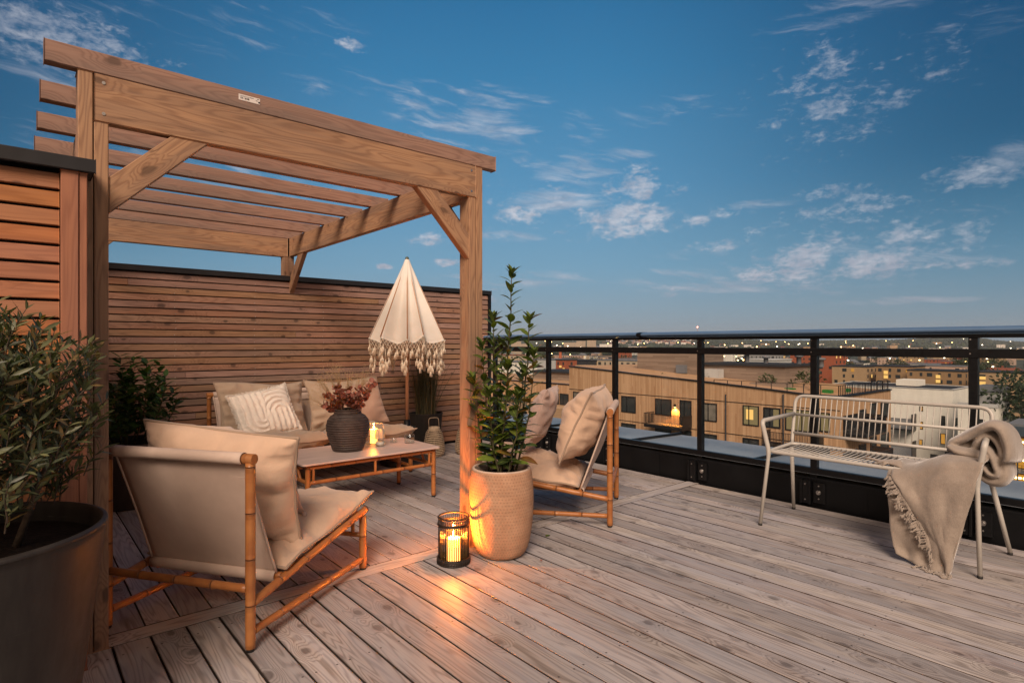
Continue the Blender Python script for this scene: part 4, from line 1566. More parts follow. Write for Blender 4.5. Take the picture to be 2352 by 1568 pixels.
def build_table_things():
    v = thing('vase', 'round dark ribbed stoneware vase holding dried branches on the table', 'vase', (1.780, 3.862, TZ))
    mb = MB()
    prof = [(.0, 0), (.098, 0), (.106, .006), (.120, .045), (.138, .10), (.149, .155), (.150, .185), (.142, .222), (.122, .25), (.098, .266), (.092, .272), (.093, .292), (.094, .300), (.088, .302), (.082, .296), (.080, .25), (.05, .2), (0, .19)]
    # smooth the profile
    pr = []
    for i in range(len(prof) - 1):
        for k in range(3):
            q = k / 3
            pr.append((lerp(prof[i][0], prof[i + 1][0], q), lerp(prof[i][1], prof[i + 1][1], q)))
    pr.append(prof[-1])
    pr = [(max(0, r * .985 + (.0012 * math.sin(z * 2 * PI / .0165) if .03 < z < .25 else 0)), z * .955) for r, z in pr]
    mb.lathe(pr, (0, 0, 0), 56)
    mb.build('vase_body', M['vase'], v)

    rnd = random.Random(12)
    e = thing('dried_eucalyptus', 'rust red dried eucalyptus branches standing in the dark vase', 'dried branches', (1.780, 3.862, TZ + .20))
    st, lf = MB(), MB()
    tips = [(-.17, .02, .20), (-.12, -.05, .24), (-.13, .0, .15), (-.05, -.06, .21), (.02, -.05, .19), (.07, -.04, .24), (.06, -.08, .14), (.13, -.04, .21), (.19, -.02, .285), (-.20, -.02, .13), (-.07, .03, .26), (.03, .04, .24), (.12, .04, .17)]
    for (tx, ty, tz) in tips:
        # directions given to the viewer's right/left turned into the ground axes
        tip = (Vector((tx * .80, tx * -.55, 0)) + Vector((-.2 * ty, ty, 0))) * .86 + Vector((0, 0, tz * .95))
        base = Vector((tip.x * .12, tip.y * .12, .0))
        mid = base.lerp(tip, .5) + Vector((0, 0, .05))
        path = [base.lerp(mid, k / 5).lerp(mid.lerp(tip, k / 5), k / 5) for k in range(6)]
        st.tube(path, [.0022, .002, .0018, .0016, .0013, .001], 5)
        nl = 7
        for k in range(nl):
            q = .42 + .58 * k / (nl - 1)
            i = min(4, int(q * 5)); p = path[i].lerp(path[i + 1], q * 5 - i)
            d = (path[i + 1] - path[i]).normalized()
            a, b = perp(d)
            for s in (0, PI):
                an = k * 1.4 + s + rnd.uniform(-.4, .4)
                o = (a * math.cos(an) + b * math.sin(an) + d * .45).normalized()
                rr = rnd.uniform(.021, .033) * (1.0 - .35 * q)
                up = o.cross(Vector((rnd.uniform(-1, 1), rnd.uniform(-1, 1), rnd.uniform(-.3, 1)))).normalized()
                sd_ = up
                n3 = o.cross(sd_)
                pts = []
                for m_ in range(9):
                    an2 = 2 * PI * m_ / 9
                    pts.append(p + o * (rr * (1 - math.cos(an2))) + sd_ * (rr * .92 * math.sin(an2)) + n3 * (rr * .28 * (math.sin(an2) ** 2)))
                c = p + o * rr - n3 * rr * .02
                i0 = len(lf.v); lf.v += pts + [c]
                for m_ in range(9):
                    lf.face((i0 + m_, i0 + (m_ + 1) % 9, i0 + 9), [(.2, .2), (.3, .4), (.45, .5)], True)
    st.build('stem', M['bark'], e)
    lf.build('leaves', M['eucalyptus'], e)
    g = thing('dried_gypsophila', 'fine pale dried baby breath sprays above the red leaves in the vase', 'dried flowers', (1.780, 3.862, TZ + .20))
    gs, gb = MB(), MB()
    for (tx, ty, tz) in ((-.13, .02, .36), (-.09, .0, .375), (-.20, .0, .28), (-.16, .05, .30), (-.23, .0, .22), (-.05, .05, .33), (.02, .03, .31), (.10, .03, .31), (.15, .02, .34), (.16, .05, .28), (-.25, 0, .15), (.06, .07, .32), (.19, .04, .24)):
        tip = Vector((tx * .80, tx * -.55, 0)) + Vector((-.2 * ty, ty, 0)) + Vector((0, 0, tz))
        base = Vector((tip.x * .1, tip.y * .1, 0))
        fork = base.lerp(tip, .62) + Vector((0, 0, .01))
        gs.tube([base, fork], [.0011, .0008], 4)
        for k in range(24):
            e2 = tip + Vector((rnd.gauss(0, .026), rnd.gauss(0, .026), rnd.gauss(-.005, .024)))
            m2 = fork.lerp(e2, .55) + Vector((rnd.gauss(0, .006), rnd.gauss(0, .006), .004))
            gs.tube([fork, m2, e2], [.0006, .0005, .0004], 3, caps=False)
            for h in range(3):
                c = e2 + Vector((rnd.gauss(0, .008), rnd.gauss(0, .008), rnd.gauss(0, .008)))
                r = rnd.uniform(.0016, .0029)
                gb.tube([c - Vector((0, 0, r)), c, c + Vector((0, 0, r))], [.0004, r, .0004], 5, caps=False)
    gs.build('stem', M['dry_flower'], g)
    gb.build('blossom', M['dry_flower'], g)

    def candle(parent, loc, r, h, watts, lightname, fl=1.0):
        c = thing(*parent, loc=loc)
        mb = MB()
        mb.lathe([(0, 0), (r * .97, 0), (r, .004), (r, h - .006), (r * .97, h), (r * .80, h - .001), (r * .55, h - .008), (0, h - .010)], (0, 0, 0), 28)
        mb.build('wax', M['wax'], c)
        mb = MB(); mb.cyl((0, 0, h - .012), (0, .001, h + .006), .0012, 6); mb.build('wick', M['wick'], c)
        mb = MB()
        prof = [(.0004, 0), (.0034, .005), (.0046, .011), (.0036, .019), (.0016, .027), (.0003, .032)]
        mb.lathe([(q[0] * fl, q[1] * fl) for q in prof], (0, 0, h + .003), 12)
        mb.build('flame', M['flame'], c)
        l = bpy.data.lights.new(lightname, 'POINT')
        l.energy = watts; l.color = (1.0, .23, .022); l.shadow_soft_size = .009
        lo = bpy.data.objects.new(lightname, l)
        lo.location = (0, 0, h + .018 * fl)
        col.objects.link(lo); lo.parent = c
        return c

    # big glass jar with wire handle
    j = thing('glass_jar', 'large clear glass lantern jar with wire handle beside the vase', 'candle jar', (2.040, 3.985, TZ))
    mb = MB()
    prof = [(.0, .003), (.060, .003), (.0655, .008), (.0655, .135), (.062, .146), (.0655, .152), (.0665, .158)]
    mb.lathe(prof, (0, 0, 0), 40)
    mb.build('jar_body', M['glass'], j)
    mb = MB(); mb.tube([(.066 * math.cos(a), .066 * math.sin(a), .158) for a in [2 * PI * k / 40 for k in range(40)]], .0028, 8, closed=True)
    mb.tube([(.064 * math.cos(a), .064 * math.sin(a), .006) for a in [2 * PI * k / 40 for k in range(40)]], .0024, 8, closed=True)
    mb.build('glass_rim', M['glass'], j)
    mb = MB()
    mb.tube([(.066 * math.cos(a), .066 * math.sin(a), .143) for a in [2 * PI * k / 40 for k in range(40)]], .0012, 6, closed=True)
    hd = []
    for k in range(17):
        a = PI * k / 16
        hd.append(Vector((-.068 * math.cos(a) * .82 - .01, -.068 * math.cos(a) * -.55 - .02 - .045 * math.sin(a), .143 - .098 * math.sin(a))))
    mb.tube(hd, .0014, 6)
    mb.build('wire_handle', M['cream_metal'], j)
    candle(('pillar_candle', 'lit ivory pillar candle inside the big glass jar on the table', 'candle'), (2.040, 3.985, TZ + .0045), .026, .105, 3.5, 'jar_flame_light', .8)

    f = thing('votive_glass', 'tall half frosted glass candle holder in front of the glass jar', 'candle holder', (2.030, 3.868, TZ))
    mb = MB(); mb.lathe([(0, .003), (.0345, .003), (.0365, .006), (.0365, .122), (.0355, .124), (.034, .122), (.034, .07)], (0, 0, 0), 32)
    mb.build('holder_glass', M['glass'], f)
    mb = MB(); mb.lathe([(.0335, .052), (.0335, .121)], (0, 0, 0), 32); mb.build('frosted_band', M['frost'], f)
    mb = MB(); mb.lathe([(0, .004), (.030, .004), (.030, .030), (0, .030)], (0, 0, 0), 24); mb.build('wax', plain('cold_wax', (.72, .62, .52), .5), f)
    g1 = thing('tealight_holder', 'small low clear glass tealight holder, the farther of the two', 'tealight holder', (2.178, 3.935, TZ))
    mb = MB(); mb.lathe([(0, .001), (.027, .001), (.027, .032), (.0245, .034), (.022, .032), (.022, .012), (0, .011)], (0, 0, 0), 28); mb.build('holder_glass', M['glass'], g1)
    g2 = thing('tealight_holder', 'wider clear glass tealight holder near the right end of the table', 'tealight holder', (2.262, 3.845, TZ))
    mb = MB(); mb.lathe([(0, .001), (.037, .001), (.0385, .004), (.0385, .060), (.037, .062), (.0355, .060), (.0355, .012), (0, .011)], (0, 0, 0), 32); mb.build('holder_glass', M['glass'], g2)
    return candle


candle = build_table_things()
# ------------------------------------------------------------------ parasol


def build_parasol():
    X, Y = 2.783, 4.774
    t = thing('parasol', 'half closed cream canvas parasol with tasselled macrame fringe behind the sofa', 'parasol', (X, Y, 0))
    mb = MB()
    mb.lathe([(0, .0), (.235, 0), (.245, .012), (.245, .028), (.225, .045), (.10, .062), (.045, .068), (.04, .075)], (0, 0, 0), 40)
    b = mb.build('base', M['planter_dark'], t)
    mb = MB(); mb.tube([(0, 0, .07), (0, 0, .40)], .030, 16); mb.build('base_sleeve', M['black'], b)
    mb = MB(); mb.cyl((.02, -.02, .33), (.055, -.05, .33), .016, 12); mb.build('clamp_knob', M['black'], b)
    mb = MB(); mb.tube([(0, 0, .38), (0, 0, 1.15), (0, 0, 1.86)], .0165, 14); mb.build('pole', M['pole_wood'], t)
    mb = MB(); mb.lathe([(.024, -.012), (.019, -.002), (.017, .020), (.012, .030), (0, .033)], (0, 0, 1.878), 16); mb.build('finial', plain('green_finial', (.045, .055, .022), .35), t)
    # canopy: eight ribs, cloth hanging in folds between them
    NR, N = 8, 15
    ang = [R(q) for q in (-196, -158, -120, -96, -62, -25, 15, 75)]
    ang = sorted([(a % (2 * PI)) for a in ang])
    rad = {0: 1}
    rnd = random.Random(8)
    rb = [.375 + rnd.uniform(-.03, .03) for _ in range(NR)]
    zb = [1.15 + rnd.uniform(-.025, .03) for _ in range(NR)]
    depth = [.30, .24, .34, .40, .22, .30, .34, .26]
    hem = []
    rows = []
    M_ = 26
    for i in range(M_ + 1):
        q = i / M_
        row = []
        for k in range(NR):
            a0 = ang[k]; a1 = ang[(k + 1) % NR] + (2 * PI if k == NR - 1 else 0)
            for j in range(N):
                f = j / N
                a = lerp(a0, a1, f)
                s = math.sin(PI * f)
                rr = lerp(rb[k], rb[(k + 1) % NR], f)
                zz = lerp(zb[k], zb[(k + 1) % NR], f)
                q2 = q ** 1.06
                r = .020 + (rr - .020) * q2
                fold = depth[k] * (1.15 if (a1 - a0) > .9 else .75)
                r *= 1 - fold * (s ** .85) * min(1, q * 2.2)
                r += .008 * math.sin(a * 11 + 3 * q) * q
                z = 1.884 - (1.884 - zz) * q - .045 * s * q ** 3
                row.append(Vector((r * math.cos(a), r * math.sin(a), z)))
        rows.append(row)
    mb = MB(); mb.grid(rows, True, flip=True, closeu=True, su=1, sv=1)
    # stitched hem
    last = rows[-1]
    o = mb.build('canopy', M['canvas'], t)
    hm = MB(); hm.tube([p + Vector((0, 0, .004)) for p in last], .0035, 6, closed=True)
    hm.tube([p + Vector((p.x, p.y, 0)).normalized() * .0015 for p in rows[-2]], .0012, 4, closed=True)
    hm.build('hem', M['canvas'], o)
    mb = MB()
    for k in range(NR):
        a = ang[k]
        mb.tube([Vector((.018 * math.cos(a), .018 * math.sin(a), 1.86)), Vector(((rb[k] - .012) * math.cos(a), (rb[k] - .012) * math.sin(a), zb[k] + .01))], .005, 6)
    mb.build('ribs', M['pole_wood'], t)
    # macrame fringe: knotted diamond net and three tiers of tassels
    net = MB(); tas = MB()
    n = len(last)
    # equally spaced points along the hem
    L = [0]
    for i in range(n): L.append(L[-1] + (last[(i + 1) % n] - last[i]).length)

    def hemp(u):
        u = u % L[-1]
        for i in range(n):
            if L[i + 1] >= u:
                f = (u - L[i]) / max(1e-6, L[i + 1] - L[i])
                return last[i].lerp(last[(i + 1) % n], f)
        return last[0]
    K = int(L[-1] / .034)
    st = L[-1] / K

    def tassel(c, ln, r):
        tas.lathe([(.0012, .010), (.0055, .007), (.0062, .002), (.0040, -.003), (.0055, -.006)], c, 8, rnd.random())
        for k in range(9):
            a = rnd.random() * 6.283; q = r * math.sqrt(rnd.random())
            e = c + Vector((math.cos(a) * q, math.sin(a) * q, -ln * rnd.uniform(.88, 1.05)))
            m = c.lerp(e, .45) + Vector((math.cos(a) * q * .45, math.sin(a) * q * .45, 0))
            tas.tube([c + Vector((0, 0, -.003)), m, e], [.0028, .0038, .0030], 4)
    z1, z2, z3 = -.026, -.052, -.080
    sw = lambda p: Vector((p.x, p.y, 0)).normalized() * (-.010)
    for k in range(K):
        p0 = hemp(k * st); p1 = hemp((k + .5) * st); p2 = hemp((k + 1) * st); p3 = hemp((k + 1.5) * st)
        a1 = p1 + Vector((0, 0, z1)); a3 = p3 + Vector((0, 0, z1)); b2 = p2 + Vector((0, 0, z2)) + sw(p2) * .5; b0 = p0 + Vector((0, 0, z2)) + sw(p0) * .5
        for (u, w) in ((p0, a1), (p2, a1), (a1, b2), (a1, b0)):
            net.tube([u, u.lerp(w, .5) + Vector((0, 0, -.002)), w], .0022, 5)
        c1 = p1 + Vector((0, 0, z3)) + sw(p1)
        if k % 3 != 2:
            net.tube([b0, c1], .002, 5); net.tube([b2, c1], .002, 5)
        ln = .055
        if k % 2 == 0:
            tassel(b0 + Vector((0, 0, -.008)), ln, .013)
        else:
            tassel(c1 + Vector((0, 0, -.006)), ln, .013)
        if k % 6 in (1, 2, 3):
            dr = .05 + .028 * (2 - abs(k % 6 - 2))
            e = p1 + Vector((0, 0, z3 - dr)) + sw(p1) * 1.5
            net.tube([c1, e], .0022, 5)
            tassel(e, .06, .013)
            if k % 6 == 2:
                e2 = e + Vector((.006, .004, -.052)); net.tube([e, e2], .002, 5); tassel(e2, .06, .013)
                tassel(e + Vector((-.012, .010, -.015)), .06, .012); tassel(e + Vector((.013, -.008, -.022)), .06, .012)
    fr = net.build('fringe', M['cotton'], t)
    tas.build('tassels', M['cotton'], fr)


build_parasol()

# ------------------------------------------------------------------ foliage helpers


def leaf(mb, p, d, up, L, W, fold=.25, droop=.25, n=5):
    """one blade: a creased strip from p along d"""
    d = d.normalized()
    s = d.cross(up)
    s = s.normalized() if s.length > 1e-4 else perp(d)[0]
    nn = s.cross(d)
    i0 = len(mb.v)
    for k in range(n + 1):
        q = k / n
        w = W * .5 * (math.sin(PI * (q ** .85)) ** .75) if 0 < k < n else W * .03
        c = p + d * (L * q) - nn * (droop * L * q * q)
        mb.v += [c + s * w + nn * (w * fold), c, c - s * w + nn * (w * fold)]
    for k in range(n):
        a = i0 + k * 3
        q0, q1 = k / n, (k + 1) / n
        mb.face((a, a + 1, a + 4, a + 3), [(0, q0), (.5, q0), (.5, q1), (0, q1)], True)
        mb.face((a + 1, a + 2, a + 5, a + 4), [(.5, q0), (1, q0), (1, q1), (.5, q1)], True)


def rdir(rnd):
    while True:
        v = Vector((rnd.uniform(-1, 1), rnd.uniform(-1, 1), rnd.uniform(-1, 1)))
        if .1 < v.length < 1:
            return v.normalized()


def pot_profile(pts, sub=4):
    """Catmull-Rom through (r, z) points"""
    out = []
    P = [pts[0]] + pts + [pts[-1]]
    for i in range(1, len(P) - 2):
        for k in range(sub):
            t = k / sub
            q = []
            for c in (0, 1):
                p0, p1, p2, p3 = P[i - 1][c], P[i][c], P[i + 1][c], P[i + 2][c]
                q.append(.5 * ((2 * p1) + (-p0 + p2) * t + (2 * p0 - 5 * p1 + 4 * p2 - p3) * t * t + (-p0 + 3 * p1 - 3 * p2 + p3) * t ** 3))
            out.append((max(0, q[0]), q[1]))
    out.append(pts[-1])
    return out


# ------------------------------------------------------------------ clay pot with the tall bay
PX, PY = 1.950, 2.378


def build_bay():
    t = thing('clay_planter', 'tan dimpled clay planter lit by the lantern at the right pergola post', 'planter', (PX, PY, 0))
    pr = pot_profile([(.0, .0), (.085, .001), (.118, .012), (.142, .055), (.158, .13), (.167, .22), (.1695, .30), (.166, .38), (.158, .438), (.153, .452)], 5)
    mb = MB(); mb.lathe(pr, (0, 0, 0), 64)
    mb.build('pot_wall', M['terracotta'], t)
    mb = MB(); mb.lathe(pot_profile([(.153, .452), (.149, .458), (.142, .457), (.138, .450), (.139, .40)], 4), (0, 0, 0), 64)
    mb.build('pot_rim', plain('pale_clay_rim', (.46, .35, .28), .8, 0, .2, .2, 18, .4, 160, bd=.002), t)
    mb = MB(); mb.lathe([(.1395, .415), (.08, .420), (.0, .424)], (0, 0, 0), 32); mb.build('soil', M['soil'], t)
    rnd = random.Random(31)
    p = thing('bay_tree', 'slender young bay tree with several leafy stems rising from the dimpled clay planter', 'plant', (PX, PY, .40))
    lf = MB()
    # (right, towards viewer, height) of every stem's end, in the viewer's terms
    rv = Vector((.7615, -.648, 0)); fv = Vector((.648, .7615, 0))
    stems = [(.055, 0, 1.08), (.15, .02, .84), (.17, -.03, .66), (-.10, -.03, .70), (-.15, .03, .52), (-.045, .04, .84), (.035, -.08, .60), (.12, .08, .56), (-.06, -.09, .46), (.09, -.10, .44), (.0, .09, .70)]
    for (sr, sf, h) in stems:
        base = rv * (sr * .30 + rnd.uniform(-.02, .02)) + fv * (sf * .5 + rnd.uniform(-.02, .02)) + Vector((0, 0, .01))
        top = rv * sr + fv * sf + Vector((0, 0, h))
        path = []
        for k in range(11):
            q = k / 10
            w = Vector((rnd.uniform(-1, 1), rnd.uniform(-1, 1), 0)) * .007 * math.sin(PI * q)
            b = base.lerp(top, q) + (rv * sr + fv * sf) * (.25 * math.sin(PI * q) * (.5)) + w
            path.append(b)
        s = MB(); s.tube(path, [lerp(.0075, .0022, k / 10) * (1.0 if h > .7 else .8) for k in range(11)], 7)
        s.build('stem', M['bark_green'], p)
        nl = int(h * 44)
        for k in range(nl):
            q = .10 + .90 * (k / nl) ** .92
            i = min(9, int(q * 10)); c = path[i].lerp(path[i + 1], q * 10 - i)
            d = (path[i + 1] - path[i]).normalized()
            a, b = perp(d)
            an = k * 2.4 + rnd.uniform(-.5, .5)
            o = a * math.cos(an) + b * math.sin(an)
            lift = lerp(.35, .95, q) + rnd.uniform(-.25, .25)
            dd = (o + d * lift).normalized()
            L = rnd.uniform(.072, .115) * (1.0 - .22 * q)
            leaf(lf, c, dd, d + Vector((rnd.uniform(-.5, .5), rnd.uniform(-.5, .5), .2)), L, L * rnd.uniform(.40, .54), .22, rnd.uniform(.05, .35))
        for k in range(9):   # rosette at the tip
            an = k * 2.4
            a, b = perp(d)
            leaf(lf, top - d * (.004 * k), (a * math.cos(an) + b * math.sin(an) + d * rnd.uniform(.7, 2.0)).normalized(), d, rnd.uniform(.045, .07), .022, .3, .1)
    lf.build('leaves', M['bay_leaf'], p)


build_bay()

# ------------------------------------------------------------------ olive bush at the front left


def build_olive():
    cx, cy, H, Rr = -.118, 1.985, .632, .318
    t = thing('dark_planter', 'large dark brown tapered planter in the left foreground with an olive bush', 'planter', (cx, cy, 0))
    mb = MB()
    mb.lathe(pot_profile([(0, .0), (.225, 0), (.235, .01), (.262, .2), (.292, .42), (Rr - .004, H - .03), (Rr, H - .012), (Rr, H - .003), (Rr - .006, H), (Rr - .014, H - .004), (Rr - .016, H - .06)], 3), (0, 0, 0), 72)
    mb.build('pot', M['planter_dark'], t)
    mb = MB(); mb.lathe([(Rr - .018, H - .055), (.15, H - .045), (0, H - .04)], (0, 0, 0), 40); mb.build('soil', M['soil'], t)
    rnd = random.Random(77)
    p = thing('olive_bush', 'bushy olive plant with narrow grey green leaves at the left edge', 'plant', (cx, cy, H - .04))
    lf, tw = MB(), MB()
    rv = Vector((.7615, -.648, 0)); fv = Vector((.648, .7615, 0))
    stems = [(-.05, .0), (.10, -.06), (.16, .05), (-.12, .1), (.0, -.14), (-.16, -.08)]
    for (sr, sf) in stems:
        b = rv * sr * .8 + fv * sf * .8
        top = rv * sr * 1.4 + fv * sf * 1.4 + Vector((0, 0, .30 + rnd.uniform(0, .1)))
        s = MB(); s.tube([b, b.lerp(top, .5) + rv * rnd.uniform(-.02, .02), top], [.0095, .0075, .004], 7)
        s.build('stem', M['bark'], p)
    n = 760
    for k in range(n):
        # twigs fill a rough dome that leans out over the rim
        a = rnd.random() * 2 * PI
        rr = math.sqrt(rnd.random()) * .275
        zz = rnd.uniform(.03, .50) * (1 - .35 * (rr / .32) ** 2) + .03
        c = rv * (rr * math.cos(a)) + fv * (rr * math.sin(a)) + Vector((0, 0, zz))
        nv = noise.noise(c * 7.0)
        if nv < -.22:
            continue
        out = Vector((c.x, c.y, 0)) * 1.0 + Vector((0, 0, .40 + .6 * rnd.random())) + rdir(rnd) * .22
        out.normalize()
        L = rnd.uniform(.07, .15)
        q0 = c; q1 = c + out * L * .5 + rdir(rnd) * .008; q2 = c + out * L + Vector((0, 0, -.02 * rnd.random())) + rdir(rnd) * .012
        tw.tube([q0, q1, q2], [.0021, .0016, .001], 4, caps=False)
        for i in range(7):
            q = .15 + .85 * i / 6
            pnt = q0.lerp(q1, q * 2) if q < .5 else q1.lerp(q2, q * 2 - 1)
            d = (q2 - q0).normalized()
            aa, bb = perp(d)
            an = i * 1.57 + rnd.uniform(-.4, .4)
            for s in (0, PI):
                o = aa * math.cos(an + s) + bb * math.sin(an + s)
                ll = rnd.uniform(.028, .050)
                leaf(lf, pnt, (o + d * rnd.uniform(.5, 1.3)), d + rdir(rnd) * .5, ll, ll * rnd.uniform(.19, .27), .2, rnd.uniform(-.1, .3), 3)
    tw.build('twigs', M['bark'], p)
    lf.build('leaves', M['olive_leaf'], p)


build_olive()

# ------------------------------------------------------------------ laurel in the back left corner


def build_laurel():
    cx, cy = .60, 4.78
    t = thing('dark_planter', 'charcoal round planter with a laurel in the far left corner', 'planter', (cx, cy, 0))
    mb = MB(); mb.lathe(pot_profile([(0, 0), (.17, 0), (.205, .02), (.245, .14), (.262, .30), (.262, .42), (.258, .436), (.250, .436), (.247, .40)], 4), (0, 0, 0), 48)
    mb.build('pot', M['planter_dark'], t)
    mb = MB(); mb.lathe([(.25, .40), (0, .41)], (0, 0, 0), 24); mb.build('soil', M['soil'], t)
    rnd = random.Random(19)
    p = thing('laurel_shrub', 'glossy dark green laurel shrub in the charcoal planter behind the left pergola post', 'plant', (cx, cy, .40))
    lf = MB()
    for k in range(30):
        a = rnd.random() * 6.283
        rr = rnd.uniform(.06, .30)
        h = rnd.uniform(.34, .70) * (1 - .25 * (rr / .3) ** 2)
        base = Vector((math.cos(a) * rr * .3, math.sin(a) * rr * .3, 0))
        top = Vector((math.cos(a) * rr, math.sin(a) * rr, h))
        path = [base.lerp(top, q / 6) + Vector((math.cos(a), math.sin(a), 0)) * .05 * math.sin(PI * q / 6) for q in range(7)]
        s = MB(); s.tube(path, [.006, .005, .005, .004, .0035, .003, .002], 5)
        if k < 10: s.build('stem', M['bark_green'], p)
        nl = int(h * 62)
        for i in range(nl):
            q = .18 + .82 * i / nl
            j = min(5, int(q * 6)); c = path[j].lerp(path[j + 1], q * 6 - j)
            d = (path[j + 1] - path[j]).normalized()
            aa, bb = perp(d)
            an = i * 2.4 + rnd.uniform(-.4, .4)
            dd = (aa * math.cos(an) + bb * math.sin(an) + d * rnd.uniform(.3, 1.1)).normalized()
            L = rnd.uniform(.06, .10)
            leaf(lf, c, dd, d + rdir(rnd) * .3, L, L * .42, .25, rnd.uniform(0, .3), 4)
    lf.build('leaves', M['laurel_leaf'], p)


build_laurel()

# ------------------------------------------------------------------ ornamental grass


def build_grass():
    cx, cy = 3.255, 5.200
    t = thing('zinc_planter', 'tall dark metal planter bucket behind the parasol pole', 'planter', (cx, cy, 0))
    mb = MB(); mb.lathe([(0, 0), (.125, 0), (.135, .01), (.168, .37), (.173, .385), (.170, .392), (.163, .388), (.158, .33)], (0, 0, 0), 40)
    mb.build('bucket', M['planter_dark'], t)
    mb = MB()
    mb.tube([(.17 * math.cos(a), .17 * math.sin(a), .386) for a in [2 * PI * k / 36 for k in range(36)]], .006, 8, closed=True)
    mb.build('rolled_rim', M['planter_dark'], t)
    mb = MB(); mb.lathe([(.158, .345), (0, .36)], (0, 0, 0), 24); mb.build('soil', M['soil'], t)
    rnd = random.Random(6)
    p = thing('ornamental_grass', 'upright dry ornamental grass in the tall dark bucket by the slat wall', 'plant', (cx, cy, .34))
    lf = MB()
    for k in range(430):
        a = rnd.random() * 6.283
        rr = math.sqrt(rnd.random()) * .10
        b = Vector((math.cos(a) * rr, math.sin(a) * rr, 0))
        h = rnd.uniform(.30, .78)
        sp = rnd.gauss(0, .16) * (1.4 if rnd.random() < .25 else .7)
        an = rnd.random() * 6.283
        d = Vector((math.cos(an) * abs(sp), math.sin(an) * abs(sp) * .7, 1)).normalized()
        w = rnd.uniform(.003, .006)
        s = d.cross(rdir(rnd)).normalized()
        i0 = len(lf.v)
        for i in range(6):
            q = i / 5
            c = b + d * h * q + Vector((d.x, d.y, -.25)) * (.25 * h * q ** 2.6)
            if cy + c.y > 5.38: c.y = 5.38 - cy
            lf.v += [c + s * w * (1 - q * .85), c - s * w * (1 - q * .85)]
        for i in range(5):
            lf.face((i0 + 2 * i, i0 + 2 * i + 1, i0 + 2 * i + 3, i0 + 2 * i + 2), [(.1, .1), (.2, .1), (.2, .2), (.1, .2)], True)
    lf.build('blades', M['reed'], p)


build_grass()

# ------------------------------------------------------------------ beehive rattan lanterns


def beehive(loc, label):
    t = thing('rattan_lantern', label, 'lantern', loc, 0, 'slatted beehive lanterns on the deck')
    prof = pot_profile([(.088, .012), (.100, .03), (.104, .07), (.097, .13), (.086, .19), (.073, .235), (.060, .258)], 6)
    n = 15
    hoops = MB()
    for k in range(n):
        z = .014 + (.252 - .014) * k / (n - 1)
        r = min(prof, key=lambda q: abs(q[1] - z))[0]
        hoops.tube([(r * math.cos(a), r * math.sin(a), z) for a in [2 * PI * j / 36 for j in range(36)]], .0048, 7, closed=True)
    hoops.build('hoops', M['rattan'], t)
    mb = MB()
    for j in range(6):
        a = 2 * PI * j / 6
        mb.tube([((r - .006) * math.cos(a), (r - .006) * math.sin(a), z) for r, z in prof], .003, 5)
    mb.build('uprights', M['rattan'], t)
    mb = MB(); mb.lathe([(.054, .252), (.056, .256), (.056, .283), (.050, .285), (.048, .256)], (0, 0, 0), 30); mb.build('collar', M['rattan'], t)
    mb = MB(); mb.lathe([(0, .0), (.084, .0), (.084, .012), (0, .012)], (0, 0, 0), 30); mb.build('base', M['rattan'], t)
    mb = MB(); mb.lathe([(.05, .013), (.052, .02), (.052, .17)], (0, 0, 0), 24); mb.build('inner_glass', M['glass'], t)
    mb = MB()
    mb.tube(fillet([(-.050, .012, .262), (-.058, .010, .375), (.044, -.012, .375), (.050, -.012, .262)], .03, 5), .0032, 7)
    mb.build('handle', M['rattan'], t)


beehive((3.160, 4.900, 0), 'pale beehive lantern of stacked hoops fully in view beside the dark bucket')
beehive((3.470, 4.800, 0), 'pale beehive lantern partly hidden behind the right pergola post')

# ------------------------------------------------------------------ cane candle lantern


def build_lantern():
    X, Y = 1.690, 2.440
    t = thing('cane_lantern', 'black cane candle lantern glowing orange on the deck by the clay planter', 'lantern', (X, Y, 0))
    r, h = .0755, .232
    mb = MB()
    nsl = 44
    for k in range(nsl):
        a = 2 * PI * k / nsl
        mb.tube([(r * math.cos(a), r * math.sin(a), .012), (r * math.cos(a), r * math.sin(a), h - .008)], .0026, 6)
    mb.build('cane_sticks', M['dark_cane'], t)

    def ring(m, z, rr, rad):
        m.tube([(rr * math.cos(a), rr * math.sin(a), z) for a in [2 * PI * j / 48 for j in range(48)]], rad, 7, closed=True)
    mb = MB()
    for z, rr, rad in ((.232, .0755, .0042), (.196, .0785, .0042), (.203, .0790, .003)): ring(mb, z, rr, rad)
    # lashed wrapping round the top ring
    for k in range(52):
        a = 2 * PI * k / 52
        c = Vector((.0755 * math.cos(a), .0755 * math.sin(a), .232))
        e = Vector((math.cos(a), math.sin(a), 0))
        mb.tube([c + e * .0052 + Vector((0, 0, -.002)), c + Vector((0, 0, .0055)) + Vector((-math.sin(a), math.cos(a), 0)) * .003, c - e * .0052 + Vector((-math.sin(a), math.cos(a), 0)) * .006], .0016, 4)
    mb.build('top_rings', M['dark_cane'], t)
    mb = MB()
    for z in (.006, .014, .022, .030):
        ring(mb, z, .079, .0046)
    for k in range(40):
        a = 2 * PI * k / 40
        mb.tube([(.083 * math.cos(a), .083 * math.sin(a), .003), (.0842 * math.cos(a + .05), .0842 * math.sin(a + .05), .018), (.083 * math.cos(a + .1), .083 * math.sin(a + .1), .034)], .002, 4)
    mb.lathe([(0, .002), (.078, .002), (.078, .006), (0, .006)], (0, 0, 0), 36)
    mb.build('woven_base', M['dark_cane'], t)
    mb = MB()
    mb.lathe([(.062, .010), (.0645, .014), (.0645, .213), (.0640, .216)], (0, 0, 0), 48)
    mb.build('glass_cylinder', M['glass'], t)
    candle(('pillar_candle', 'lit thick ivory candle burning inside the black cane lantern', 'candle'), (X, Y, .0075), .0335, .118, 30.0, 'lantern_flame_light', 1.15)


build_lantern()

